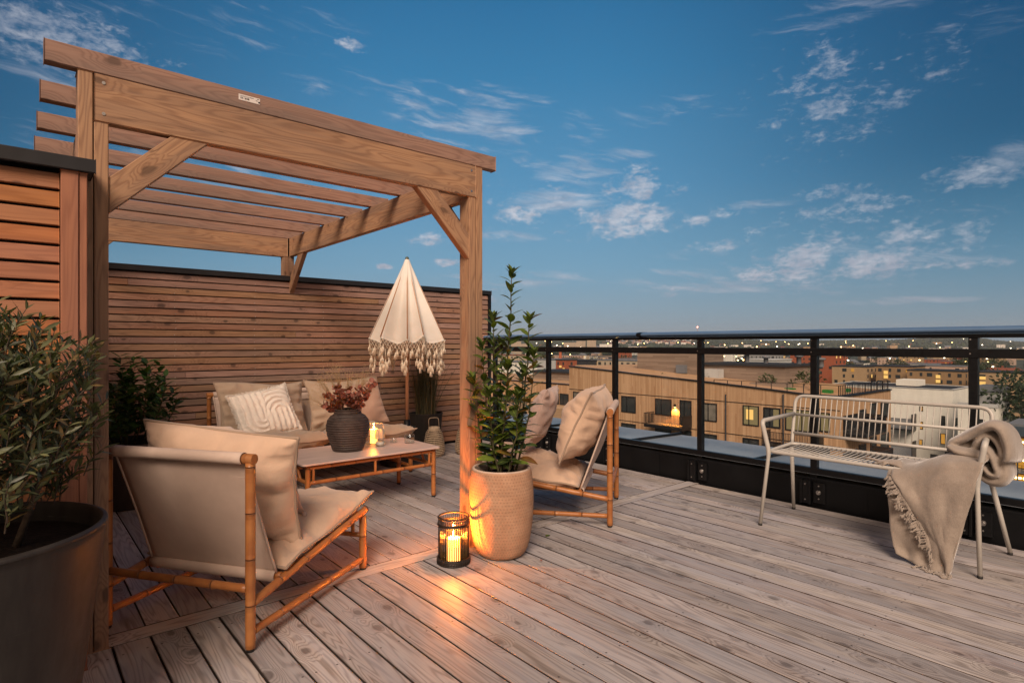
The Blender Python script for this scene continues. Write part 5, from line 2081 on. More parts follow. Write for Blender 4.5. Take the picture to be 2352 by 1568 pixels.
# small fallen leaf and damp mark by the clay planter
lf = thing('fallen_leaf', 'small green leaf lying on the deck boards right of the clay planter', 'leaf', tuple(at(1260, 1231, 1479.5 / (1231 - 790)).xy) + (.002,))
mb = MB(); leaf(mb, Vector((-.02, 0, .001)), Vector((1, .3, .05)), Vector((0, 0, 1)), .045, .024, .3, .1)
mb.build('blade', M['bay_leaf'], lf)
cr = thing('fallen_leaf', 'tiny curled brown leaf on the deck in front of the clay planter', 'leaf', tuple(at(1243, 1289, 1479.5 / (1289 - 790)).xy) + (.002,), .7)
mb = MB(); leaf(mb, Vector((0, 0, .001)), Vector((1, 0, .5)), Vector((0, 0, 1)), .018, .012, .8, .5); mb.build('blade', M['eucalyptus'], cr)
# ------------------------------------------------------------------ bench


def build_bench():
    t = thing('metal_bench', 'cream painted tubular metal bench with barred back along the glass railing', 'bench', (3.70, 1.22, 0))
    r = .0125
    Yl, Yr = 1.755, .715
    mat = M['cream_metal']

    def P(n, path, rad=r, seg=10, parent=t, name=None):
        mb = MB(); mb.tube(path, rad, seg); return mb.build(n, mat, parent, world=True)
    for s, yf, ys in ((1, 1.733, 1.700), (-1, .670, .690)):
        # front leg runs on upward as the arm support, bends over into the arm rest
        yb = Yl - .01 if s > 0 else Yr + .01
        path = fillet([(3.457, yf, .012), (3.500, ys, .445), (3.478, ys + s * .034, .632), (3.935, yb, .640)], .035, 6)
        lg = P('front_leg', path, [lerp(.0105, .0135, min(1, k / 4)) for k in range(len(path))])
        f = MB(); f.cyl((3.457, yf, 0), (3.457, yf, .013), .0115); f.build('foot_cap', M['rubber'], lg, world=True)
        path = [Vector((3.968, yf + .022 * s * 1.2, .012)), Vector((3.905, yb, .445))]
        lg = P('rear_leg', path, [.0105, .0135])
        f = MB(); f.cyl((3.968, yf + .0264 * s, 0), (3.968, yf + .0264 * s, .013), .0115); f.build('foot_cap', M['rubber'], lg, world=True)
    # back frame: a flat loop
    lo = [(3.905, Yl - .012, .445), (3.925, Yl - .008, .512), (3.985, Yl - .002, .757), (3.985, Yr + .002, .757), (3.925, Yr + .008, .512), (3.905, Yr + .012, .445)]
    bf = P('back_frame', fillet(lo, .06, 8), .0108)
    P('back_rail', [(3.926, Yl - .006, .516), (3.926, Yr + .006, .516)], .0100)
    P('back_rail', [(3.955, Yl - .004, .635), (3.955, Yr + .004, .635)], .0090)
    n = 31
    bars = MB()
    for k in range(n):
        y = lerp(Yl - .038, Yr + .038, k / (n - 1))
        bars.tube([(3.926, y, .516), (3.984, y, .756)], .0031, 7)
    bars.build('back_bars', mat, t, world=True)
    # seat frame and cross rods
    loop = fillet([(3.505, 1.2, .448), (3.505, Yl - .05, .448), (3.905, Yl - .012, .448), (3.905, Yr + .012, .448), (3.505, Yr + .05 - .025, .448), (3.505, 1.2, .448)], .05, 7)
    mb = MB(); mb.tube(loop[:-1], .0110, 10, closed=True); mb.build('seat_frame', mat, t, world=True)
    rods = MB()
    n = 34
    for k in range(n):
        y = lerp(Yl - .075, Yr + .065, k / (n - 1))
        rods.tube([(3.507, y, .450), (3.70, y, .444), (3.903, y, .450)], .0038, 7)
    rods.build('seat_rods', mat, t, world=True)


build_bench()


def build_blanket():
    b = thing('wool_blanket', 'beige felted wool blanket with twisted fringe draped over the right end of the bench', 'blanket', (3.5, .85, 0))
    L = [(.445, 1.058), (.342, 1.046), (.179, 1.034), (.07, 1.020), (.03, 1.002), (.0, .975)]
    Rr = [(.575, .662), (.404, .684), (.255, .722), (.06, .762), (0, .775)]
    Dg = [(.46, 1.035), (.40, 1.005), (.30, .945), (.18, .875), (.08, .82), (.015, .775)]

    def ev(tab, z):
        if z >= tab[0][0]: return tab[0][1]
        for i in range(len(tab) - 1):
            if tab[i][0] >= z >= tab[i + 1][0]:
                f = (tab[i][0] - z) / (tab[i][0] - tab[i + 1][0])
                return lerp(tab[i][1], tab[i + 1][1], f)
        return tab[-1][1]

    def crest(y):
        return .462 + .105 * sstep(1.02, .74, y)

    def sheet(left, off, seed, zmin):
        rows = []
        NU, NV = 34, 44
        for i in range(NV + 1):
            t = i / NV
            row = []
            for j in range(NU + 1):
                s = j / NU
                y0 = lerp(left[0][1], Rr[0][1], s)
                zc = crest(y0)
                if t < .22:      # lying on the seat, coming forward to the edge
                    q = t / .22
                    y = y0 + .03 * (1 - q) * (1 - s)
                    x = lerp(3.84, 3.470, q) - off
                    z = zc - .012 + .012 * math.sin(PI * q) - .05 * (1 - q) * s + .012 * math.sin(q * 8 + s * 5) * s
                    if q > .72: z -= .030 * ((q - .72) / .28) ** 2
                else:
                    q = (t - .22) / .78
                    zb = zmin(s)
                    z = lerp(zc - .042, zb, q)
                    zz = z
                    y = lerp(ev(left, zz), ev(Rr, zz), s)
                    if q < .12:
                        y = lerp(y0, y, q / .12)
                    x = 3.470 - .036 * sstep(0, .18, q) - .012 * q - off
                    x += .020 * math.sin(s * 5.2 + seed) * q * (1 - .4 * s) + .016 * noise.noise(Vector((s * 4, q * 3, seed))) + .005 * math.sin(s * 17 + q * 5 + seed) * q
                    if z < .06: x -= .05 * (1 - z / .06) ** 2
                row.append(Vector((x, y, z)) + Vector((.003 * noise.noise(Vector((s * 9, t * 9, seed))), 0, .004 * noise.noise(Vector((s * 7, t * 8, seed + 4))))))
            rows.append(row)
        return rows
    ra = sheet(L, 0.0, .4, lambda s: .006 + .028 * (1 - s) ** 6)
    mb = MB(); mb.grid(ra, True)
    o = mb.build('under_fold', M['wool'], b, world=True)
    md = o.modifiers.new('solid', 'SOLIDIFY'); md.thickness = .007; md.offset = -1
    rb = sheet(Dg, .017, 1.9, lambda s: .012 + .0 * s)
    mb = MB(); mb.grid(rb, True)
    # corner that lies forward along the seat
    tip = []
    for i in range(9):
        q = i / 8
        tip.append([Vector((lerp(3.60, 3.53, f) + .0 * q, lerp(1.03, 1.215, q) - .02 * f, .466 + .012 * math.sin(PI * f) * (1 - q) + .004 * math.sin(9 * q))) if True else None for f in [lerp(.5 - .5 * (1 - q) - .02, .5 + .9 * (1 - q) + .02, k / 6) for k in range(7)]])
    mb.grid(tip, True)
    o = mb.build('upper_fold', M['wool'], b, world=True)
    md = o.modifiers.new('solid', 'SOLIDIFY'); md.thickness = .009; md.offset = -1
    # twisted fringe along the diagonal edge, on the seat corner and at the hem
    fr = MB()
    rnd = random.Random(3)

    def strand(p, d, ln, rad=.0042):
        a, c = perp(d)
        path = []
        for k in range(9):
            q = k / 8
            w = .0035 * (1 + 1.2 * q)
            pt = p + d * ln * q + a * math.sin(q * 7 + p.y * 90) * w + c * math.cos(q * 6 + p.z * 90) * w + Vector((0, 0, -.010 * q * q))
            pt.z = max(pt.z, .006)
            path.append(pt)
        for ph in (0, PI):
            tw = [path[k] + (a * math.cos(k * 1.5 + ph) + c * math.sin(k * 1.5 + ph)) * rad * .55 for k in range(9)]
            fr.tube(tw, [rad * .8] * 8 + [rad * .35], 5)
    edge = [r[0] for r in rb]
    acc = 0
    for i in range(9, len(edge) - 1):
        p, q = edge[i], edge[i + 1]
        for k in range(2):
            c = p.lerp(q, k / 2)
            d = Vector((-.25, rnd.uniform(.25, .95), -rnd.uniform(.35, 1.0))).normalized()
            strand(c + Vector((-.004, .003, 0)), d, rnd.uniform(.035, .062))
    for k in range(13):
        s = k / 12
        c = Vector((lerp(3.585, 3.52, s), 1.06 + .05 * s * (1 - s), .470))
        strand(c, Vector((rnd.uniform(-.4, .1), rnd.uniform(.5, 1), rnd.uniform(-.2, .1))).normalized(), rnd.uniform(.045, .075))
    bot = rb[-1]
    for k in range(0, len(bot), 2):
        strand(bot[k] + Vector((0, 0, .006)), Vector((-.7, rnd.uniform(-.4, .9), -.4)).normalized(), rnd.uniform(.03, .05))
    bot = ra[-1]
    for k in range(14, len(bot), 2):
        strand(bot[k] + Vector((0, 0, .005)), Vector((-.7, rnd.uniform(-.4, .9), -.4)).normalized(), rnd.uniform(.03, .055))
    fr.build('fringe', M['wool'], b, world=True)
    # bunched folds over the arm: fat rolls merged into one soft mass
    def C(x, y):
        return ((3200 + x / 2.4125) / 1.6327, (1550 + y / 2.4125) / 1.6327)
    # each fold: picture-plane path with half thickness, then its front and back limits in depth
    rolls = [
        ([(862, 300), (900, 262), (980, 222), (1080, 172), (1180, 128), (1262, 112), (1330, 150), (1380, 235), (1408, 330), (1412, 410), (1385, 432)], [.014, .022, .025, .026, .026, .027, .026, .025, .024, .022, .014], 3.57, 3.86),
        ([(868, 300), (930, 330), (1010, 352), (1090, 380), (1170, 412)], [.014, .020, .022, .022, .016], 3.53, 3.74),
        ([(1095, 345), (1112, 285), (1150, 225), (1205, 200), (1270, 222), (1318, 290), (1352, 372), (1372, 425)], [.020, .022, .020, .018, .019, .021, .021, .012], 3.60, 3.82),
        ([(1120, 260), (1190, 240), (1250, 262), (1300, 330), (1340, 420)], [.022, .022, .022, .022, .016], 3.72, 3.90),
        ([(1185, 300), (1225, 355), (1265, 420), (1300, 490), (1306, 545), (1268, 560), (1222, 530), (1190, 480)], [.012, .016, .017, .017, .015, .014, .014, .010], 3.58, 3.76),
        ([(1150, 560), (1190, 590), (1250, 615), (1320, 612), (1365, 575), (1372, 520), (1352, 450), (1320, 400)], [.020, .024, .026, .025, .023, .021, .020, .016], 3.61, 3.84),
        ([(1150, 440), (1172, 500), (1185, 560), (1200, 600)], [.020, .024, .026, .018], 3.64, 3.84),
        ([(880, 330), (960, 310), (1050, 300), (1120, 350), (1180, 440)], [.020, .026, .030, .030, .024], 3.64, 3.84),
        ([(1010, 240), (1090, 225), (1150, 260), (1200, 330)], [.020, .026, .026, .020], 3.66, 3.84),
    ]
    mb = MB()
    for pts, rad, xa, xb in rolls:
        xm = (xa + xb) / 2
        pp = [onx(*C(x, y), xa + .03) for x, y in pts]
        path, rr = [], []
        for i in range(len(pp) - 1):
            p0 = pp[max(0, i - 1)]; p1 = pp[i]; p2 = pp[i + 1]; p3 = pp[min(len(pp) - 1, i + 2)]
            for k in range(6):
                q = k / 6
                path.append(.5 * ((2 * p1) + (p2 - p0) * q + (2 * p0 - 5 * p1 + 4 * p2 - p3) * q * q + (3 * p1 - p0 - 3 * p2 + p3) * q ** 3))
                rr.append(lerp(rad[i], rad[i + 1], q))
        path.append(pp[-1]); rr.append(rad[-1])
        path = [path[0] + (path[0] - path[1]).normalized() * rr[0] * .6] + path + [path[-1] + (path[-1] - path[-2]).normalized() * rr[-1] * .6]
        rr = [rr[0] * .4] + rr + [rr[-1] * .4]
        i0 = len(mb.v); N = 22
        for k, p in enumerate(path):
            d = (path[min(k + 1, len(path) - 1)] - path[max(k - 1, 0)]); d.x = 0; d.normalize()
            nn = d.cross(Vector((1, 0, 0))).normalized()
            hw = (xb - xa) / 2
            for j in range(N):
                a = 2 * PI * j / N
                ca, sa = math.cos(a), math.sin(a)
                # a rounded slab: soft front and back edges, the middle sagging a little
                x = xm + hw * math.copysign(abs(ca) ** .55, ca) + .012 * noise.noise(p * 17)
                th = rr[k] * math.copysign(abs(sa) ** .9, sa)
                off = .010 * noise.noise(Vector((x * 11, p.y * 11, p.z * 11)))
                v = p + nn * (th + off); v.x = x
                # lines of sight run along the fold, so keep it level in depth and let it droop behind
                v.z -= .10 * max(0, x - xa - .05)
                mb.v.append(v)
        for k in range(len(path) - 1):
            for j in range(N):
                j2 = (j + 1) % N
                mb.face((i0 + k * N + j, i0 + (k + 1) * N + j, i0 + (k + 1) * N + j2, i0 + k * N + j2), None, True)
        mb.face([i0 + j for j in range(N)]); mb.face([i0 + (len(path) - 1) * N + j for j in reversed(range(N))])
    o = mb.build('bunched_fold', M['wool'], b, world=True)
    rm = o.modifiers.new('remesh', 'REMESH'); rm.mode = 'VOXEL'; rm.voxel_size = .005; rm.use_smooth_shade = True
    sm = o.modifiers.new('smooth', 'SMOOTH'); sm.factor = .5; sm.iterations = 4


build_blanket()
# ------------------------------------------------------------------ terrain
GZ = -28.0
RIDGE = [(1000, 786), (1200, 786), (1400, 784), (1500, 781), (1560, 779.5), (1600, 779), (1650, 780.5), (1700, 783), (1760, 786), (1900, 785.5), (2000, 784), (2060, 784), (2110, 781), (2160, 779.5), (2220, 780), (2260, 782), (2300, 787), (2352, 789), (2500, 789)]


def ridge_v(u):
    if u <= RIDGE[0][0] or u >= RIDGE[-1][0]: return 786
    for i in range(len(RIDGE) - 1):
        if RIDGE[i][0] <= u <= RIDGE[i + 1][0]:
            return lerp(RIDGE[i][1], RIDGE[i + 1][1], (u - RIDGE[i][0]) / (RIDGE[i + 1][0] - RIDGE[i][0]))


def terrain(x, y):
    d = math.hypot(x, y)
    f = .648 * x + .7615 * y
    s = .7615 * x - .648 * y
    if f > 0.15 * d:
        u = 1176 + 1345 * s / f
        dep = f
    else:
        u, dep = 0, d
    top = EYE + (790 - ridge_v(u)) / 1345 * 4300
    k = sstep(1500, 4300, dep)
    return GZ + (top - GZ) * (k ** 1.25) + 3 * noise.noise(Vector((x / 420, y / 420, 0))) * sstep(500, 1500, d)


def build_ground():
    mb = MB()
    radii = [4, 25, 60, 120, 200, 320, 480, 700, 950, 1250, 1600, 2000, 2400, 2800, 3200, 3600, 3900, 4150, 4300, 4450, 4800, 6000, 9000]
    NA = 240
    rows = []
    for r in radii:
        row = []
        for j in range(NA):
            a = 2 * PI * j / NA
            x, y = r * math.cos(a), r * math.sin(a)
            z = terrain(x, y) + (2.0 * noise.noise(Vector((x / 60, y / 60, 3))) if r > 3500 else 0)
            if r > 4800: z = GZ - 5
            row.append(Vector((x, y, z)))
        rows.append(row)
    mb.grid(rows, True, closeu=True)
    m, t, b = newmat('city_ground')
    o = t.new('ShaderNodeNewGeometry').outputs['Position']
    n = t.noise(o, .012, 5, .65)[0]
    n2 = t.noise(o, .06, 4, .6)[0]
    c = t.mix(t.mr(n, .4, .6), (.020, .030, .016), (.045, .052, .030))
    c = t.mix(t.mr(n2, .56, .62, 0, .65), c, (.075, .072, .068))
    t.put(b.inputs['Base Color'], c)
    b.inputs['Roughness'].default_value = .9
    o = mb.build('ground', m)
    tagit(o, kind='structure')
    # the far blue ridge beyond the right-hand hill
    mb = MB()
    pts = []
    for k in range(60):
        u = 1650 + k * 18
        v = 786.5 - 3.0 * sstep(2150, 2300, u) - 1.2 * noise.noise(Vector((u / 120, 0, 5)))
        pts.append((at(u, v, 9500), at(u, 800, 8200)))
    mb.grid([[p[0] for p in pts], [p[1] for p in pts]], True)
    back = [[p[0] for p in pts], [p[0] + Vector((900, 900, -120)) for p in pts]]
    mb.grid(back, True, flip=True)
    o = mb.build('far_hills', plain('far_hill', (.035, .055, .085), .9, 0, .1, .1, .001))
    tagit(o, kind='structure')


build_ground()

# ------------------------------------------------------------------ buildings in the city


def rect_window(parent, mat, p0, p1, nrm, mull=1, frame=M['frame'], fw=.09, sill=False, dim=None):
    """p0,p1: opposite lower/upper corners on a facade whose outward normal is NRM (axis-aligned)"""
    n = Vector(nrm)
    lo = Vector((min(p0.x, p1.x), min(p0.y, p1.y), min(p0.z, p1.z)))
    hi = Vector((max(p0.x, p1.x), max(p0.y, p1.y), max(p0.z, p1.z)))
    ax = 1 if abs(n.x) > .5 else 0
    na = 1 - ax
    sgn = n[na]
    face = lo[na]

    def bx(mb, a0, a1, z0, z1, d0, d1):
        l = Vector((0, 0, z0)); h = Vector((0, 0, z1))
        l[ax], h[ax] = a0, a1
        q = sorted((face + sgn * d0, face + sgn * d1))
        l[na], h[na] = q
        mb.box(l, h)
    mb = MB()
    a0, a1 = lo[ax], hi[ax]
    bx(mb, a0, a0 + fw, lo.z, hi.z, .002, .07)
    bx(mb, a1 - fw, a1, lo.z, hi.z, .002, .07)
    bx(mb, a0 + fw, a1 - fw, lo.z, lo.z + fw, .002, .07)
    bx(mb, a0 + fw, a1 - fw, hi.z - fw, hi.z, .002, .07)
    for k in range(mull):
        c = lerp(a0, a1, (k + 1) / (mull + 1)) + (.12 if mull == 1 else 0) * (a1 - a0)
        bx(mb, c - fw * .45, c + fw * .45, lo.z + fw, hi.z - fw, .002, .06)
    w = mb.build('window', frame, parent, world=True)
    mb = MB()
    bx(mb, a0 + fw * .5, a1 - fw * .5, lo.z + fw * .5, hi.z - fw * .5, .004, .02)
    mb.build('pane', mat, w, world=True)
    if dim:
        # a partly drawn blind or a lit corner of the room
        f0, f1, g0, g1, mm = dim
        mb = MB()
        bx(mb, lerp(a0, a1, f0), lerp(a0, a1, f1), lerp(lo.z, hi.z, g0), lerp(lo.z, hi.z, g1), .021, .026)
        mb.build('blind', mm, w, world=True)
    return w


def wall_window(parent, plane, val, u0, u1, v0, v1, mat, **kw):
    f = onx if plane == 'x' else ony
    um, vm = (u0 + u1) / 2, (v0 + v1) / 2
    pm = f(um, vm, val)
    a = f(u0, vm, val); b = f(u1, vm, val)
    zt = f(um, v0, val).z; zb = f(um, v1, val).z
    p0 = Vector((a.x, a.y, zb)); p1 = Vector((b.x, b.y, zt))
    return rect_window(parent, mat, p0, p1, (-1, 0, 0) if plane == 'x' else (0, -1, 0), **kw)


def solid(name, mat, parent, lo, hi, **kw):
    mb = MB(); mb.box(lo, hi); return mb.build(name, mat, parent, world=True, **kw)


def railing_parts(parent, pts, z0, z1, step=.13, rad=.014, rails=True, name='balcony_rail'):
    mb = MB()
    for i in range(len(pts) - 1):
        a, b = Vector(pts[i]), Vector(pts[i + 1])
        L = (b - a).length
        n = max(1, int(L / step))
        for k in range(n + 1):
            p = a.lerp(b, k / n)
            mb.box((p.x - rad, p.y - rad, z0), (p.x + rad, p.y + rad, z1))
        if rails:
            d = (b - a).normalized()
            mb.beam((a.x, a.y, z1 + .02), (b.x, b.y, z1 + .02), .05, .04)
            mb.beam((a.x, a.y, z0 + .05), (b.x, b.y, z0 + .05), .04, .03)
    return mb.build(name, M['frame'], parent, world=True)


def build_wood_block():
    X, Y0, Xb = 48.0, 17.8, 59.3
    t = thing('apartment_block', 'timber clad apartment block with sloping parapet and a lit balcony lamp, straight beyond the railing', 'building', (X, 30, GZ))
    tops = [(1930, 912), (1862, 907.6), (1752.5, 893), (1602, 875), (1470, 860), (1407, 852), (1307.5, 841)]
    P = [onx(u, v, X) for u, v in tops]
    P[0].y = Y0
    out = [Vector((X, Y0, GZ))] + [Vector((X, p.y, p.z)) for p in P] + [Vector((X, P[-1].y, GZ))]
    mb = MB(); mb.prism(out, (1, 0, 0), Xb - X)
    # the far side of the block is lower than the sloping street parapet
    mb.build('facade', M['clad_v'], t, world=True)
    mb = MB()
    for a, b in zip(P[:-1], P[1:]):
        mb.beam((X + .05, a.y, a.z + .03), (X + .05, b.y, b.z + .03), .32, .10)
    mb.beam((X, Y0 + .05, P[0].z + .03), (Xb, Y0 + .05, P[0].z + .03), .32, .10)
    mb.build('roof_edge', M['frame'], t, world=True)
    zc = P[0].z
    # thin drip line between the top band and the windows
    row = [(1317, 1372, 901, 965, 'curtain'), (1384, 1407, 904, 966, 'curtain'), (1427.8, 1460.6, 909.5, 946.8, 'win'), (1505.5, 1542.5, 915.8, 953, 'win'),
           (1562, 1588.5, 919, 976, 'win'), (1615, 1647, 925.5, 967, 'curtain'), (1706.5, 1743.6, 931, 977, 'lit_dim'), (1754, 1793, 936, 982, 'win'),
           (1804, 1862, 940, 990, 'lit_dim'), (1872, 1906.6, 947, 991, 'lit_dim')]
    for i, (u0, u1, v0, v1, mt) in enumerate(row):
        kw = dict(mull=2 if u1 - u0 > 50 else 1)
        if i == 6: kw['dim'] = (.35, .80, .30, .80, M['lit'])
        if i == 7: kw['dim'] = (.10, .42, .08, .92, M['lit_dim'])
        if i == 5: kw['dim'] = (.55, .95, .05, .95, M['curtain'])
        wall_window(t, 'x', X, u0, u1, v0, v1, M[mt], **kw)
    for fl in (1, 2, 3):
        for (u0, u1, v0, v1, mt) in row[2:]:
            um = (u0 + u1) / 2
            p = onx(u0, v0, X), onx(u1, v0, X)
            zt, zb = onx(um, v0, X).z - 2.8 * fl, onx(um, v1, X).z - 2.8 * fl
            rect_window(t, M['win'], Vector((X, p[0].y, zb)), Vector((X, p[1].y, zt)), (-1, 0, 0))
    for z in (onx(1620, 917, X).z, onx(1620, 1000, X).z - .6):
        pass
    mb = MB()
    for k in range(4):
        zz = onx(1650, 921, X).z - 2.8 * k
        mb.box((X - .035, Y0, zz), (X - .002, P[-1].y, zz + .05))
    mb.build('drip_line', M['frame'], t, world=True)
    # balcony with wall lamp
    ya, yb = onx(1566, 970, X - 1.6).y, onx(1479, 970, X - 1.6).y
    zf = onx(1520, 978, X - 1.6).z
    mb = MB(); mb.box((X - 1.62, ya, zf - .25), (X - .003, yb, zf)); ba = mb.build('balcony', M['frame'], t, world=True)
    mb = MB(); mb.box((X - 1.5, ya + .1, zf + .004), (X - .05, yb - .1, zf + .03)); mb.build('balcony_floor', M['clad_pale'], ba, world=True)
    railing_parts(ba, [(X, yb, 0), (X - 1.6, yb, 0), (X - 1.6, ya, 0), (X, ya, 0)], zf, zf + 1.05, .13, .014)
    solid('side_screen', M['frame'], ba, (X - 1.55, ya - .03, zf), (X - .003, ya - .016, zf + 1.05))
    p = onx(1551.4, 933, X)
    lp = MB(); lp.box((X - .18, p.y - .08, p.z - .05), (X - .003, p.y + .08, p.z + .22)); lm = lp.build('wall_lamp', M['frame'], t, world=True)
    lp = MB(); lp.box((X - .17, p.y - .07, p.z - .075), (X - .02, p.y + .07, p.z - .053)); lp.build('lamp_glow', M['lamp'], lm, world=True)
    l = bpy.data.lights.new('balcony_lamp_light', 'SPOT'); l.energy = 420; l.color = (1, .47, .09); l.spot_size = R(115); l.spot_blend = .6; l.shadow_soft_size = .06
    lo = bpy.data.objects.new('balcony_lamp_light', l); col.objects.link(lo); lo.parent = lm
    lo.location = Vector((X - .22, p.y, p.z - .10)) - origin(lm); lo.rotation_euler = (0, R(-8), 0)
    # roof-top volumes
    z0 = -4.4
    Xp = 54.0
    a = onx(1464, 802, Xp); b_ = onx(1606, 802, Xp)
    c = ony(1662, 802, b_.y)
    ph = solid('roof_pavilion', M['clad_h'], t, (Xp, b_.y, z0), (c.x, a.y, a.z))
    solid('roof_edge', M['frame'], ph, (Xp - .1, b_.y - .1, a.z + .003), (c.x + .1, a.y + .1, a.z + .16))
    vb = onx(1568, 852, Xp); solid('vent_hood', M['roof_grey'], ph, (Xp - .45, vb.y - .55, vb.z - .2), (Xp - .003, vb.y + .55, vb.z + .65))
    a2 = onx(1606, 837, Xp - .02); b2 = onx(1803, 837, Xp - .02); c2 = ony(1864, 837, b2.y)
    pl = solid('roof_pavilion', M['clad_h'], t, (Xp - .02, b2.y, z0), (c2.x, b_.y - .03, a2.z))
    solid('roof_edge', M['roof_dark'], pl, (Xp - .25, b2.y - .2, a2.z + .003), (c2.x + .2, b_.y - .03, a2.z + .22))
    u0, u1 = onx(1650, 871, Xp - 1.2), onx(1616, 847, Xp - 1.2)
    solid('vent_unit', M['white_metal'], t, (Xp - 1.2, u0.y, z0), (Xp - .2, u1.y, u1.z))
    q0, q1 = onx(1321, 838, 57.0), onx(1463, 838, 57.0)
    solid('rear_parapet', M['clad_pale'], t, (57.0, q1.y, z0), (59.0, q0.y, q0.z))
    solid('base_flashing', M['roof_dark'], t, (Xp - .9, b2.y - .5, z0), (Xp - .03, a.y, onx(1600, 877, Xp).z))
    # terrace wall, planters and rail
    zr = onx(1770, 878.5, X + .15).z
    ye = onx(1640, 870, X + .15).y
    rl = railing_parts(t, [(X + .15, ye, 0), (X + .15, Y0 + .15, 0), (Xb - .2, Y0 + .15, 0)], zc + .05, zr, 1.25, .025, True, 'terrace_rail')
    mb = MB()
    for k in range(64):
        xx = lerp(X + .15, Xb - .2, k / 63)
        if k % 2 == 0: mb.box((xx - .018, Y0 + .13, zc + .05), (xx + .018, Y0 + .17, zr))
    mb.build('terrace_rail', M['frame'], t, world=True)
    s0, s1 = onx(1872, 905, 51.5), onx(1990, 880, 51.5)
    solid('terrace_screen', M['clad_pale'], t, (51.5, 18.9, zc - 1), (52.2, 21.5, zc + .75))
    solid('terrace_screen', M['clad_h'], t, (51.0, 23.0, zc - 1), (51.6, 26.6, zc + .55))
    for (x, y) in ((51.0, 19.6), (53.5, 19.2), (50.3, 22.4)):
        solid('green_chair', plain('green_plastic', (.012, .16, .025), .5), t, (x, y, zc - .6), (x + .7, y + .7, zc + .28))
    # downpipes, joints in the cladding and small roof clutter
    for u in (1418, 1668, 1800):
        p_ = onx(u, 930, X)
        mb = MB(); mb.tube([(X - .09, p_.y, -14), (X - .09, p_.y, onx(u, 905, X).z)], .06, 8); mb.build('downpipe', M['roof_dark'], t, world=True)
    for (xx, yy, hh) in ((57.5, 25, .9), (56.6, 22.6, .6), (58, 30.5, 1.1), (57, 28, .7)):
        mb = MB(); mb.lathe([(.22, -.2), (.22, hh * .7), (.38, hh * .72), (.38, hh), (0, hh + .05)], (xx, yy, a2.z + .22), 12); mb.build('roof_vent', M['roof_grey'], t, world=True)
    # plants along the terrace
    rnd = random.Random(4)
    for (u, v, s, Xq) in ((1764, 876, .95, 53.2), (1838, 876, 1.0, 52.8), (1862, 872, 1.3, 53.5), (1626, 862, .7, 53.3), (1440, 862, .5, 51), (1520, 866, .5, 51.2)):
        p = onx(u, v, Xq)
        mb = MB()
        for k in range(70):
            d = rdir(rnd); c_ = Vector((p.x, p.y, p.z - .2)) + Vector((d.x * s * .7, d.y * s * .8, abs(d.z) * s * .9))
            leaf(mb, c_, rdir(rnd), rdir(rnd), .35, .16, .2, .2, 2)
        mb.build('roof_plant', M['tree_leaf2'], t, world=True)
    # narrow end: windows and balconies on the side face
    for (u0, u1, v0, v1) in ((1936, 1968, 952, 1000), (1972, 1988, 940, 986), (1998, 2012, 925, 966), (2022, 2040, 920, 958)):
        for fl in (0, 1, 2):
            um = (u0 + u1) / 2
            a, b = ony(u0, v0, Y0), ony(u1, v0, Y0)
            zt, zb = ony(um, v0, Y0).z - 2.8 * fl, ony(um, v1, Y0).z - 2.8 * fl
            rect_window(t, M['win'], Vector((a.x, Y0, zb)), Vector((b.x, Y0, zt)), (0, -1, 0), mull=0)
    for k, (xa, xb, dz) in enumerate(((48.6, 53.0, 0), (50.2, 54.6, -2.8), (48.6, 53.0, -5.6))):
        zf = ony(1950, 1008, Y0 - 1.5).z + dz
        mb = MB(); mb.box((xa, Y0 - 1.6, zf - .22), (xb, Y0 - .003, zf)); ba = mb.build('balcony', M['frame'], t, world=True)
        railing_parts(ba, [(xa, Y0, 0), (xa, Y0 - 1.55, 0), (xb, Y0 - 1.55, 0), (xb, Y0, 0)], zf, zf + 1.1, .12, .016)
        solid('side_screen', M['frame'], ba, (xb - .03, Y0 - 1.58, zf), (xb + .03, Y0 - .01, zf + 1.15))
        # boxes on the street face too
        yq = 19.0
        zf2 = zf - .2
        mb = MB(); mb.box((X - 1.5, yq, zf2 - .22 - 1.2), (X - .003, yq + 4.2, zf2 - 1.2)); ba = mb.build('balcony', M['frame'], t, world=True)
        railing_parts(ba, [(X, yq + 4.2, 0), (X - 1.45, yq + 4.2, 0), (X - 1.45, yq, 0), (X, yq, 0)], zf2 - 1.2, zf2 - .1, .12, .016)
        solid('side_screen', M['frame'], ba, (X - 1.48, yq - .03, zf2 - 1.2), (X - .02, yq + .03, zf2 - .05))


build_wood_block()


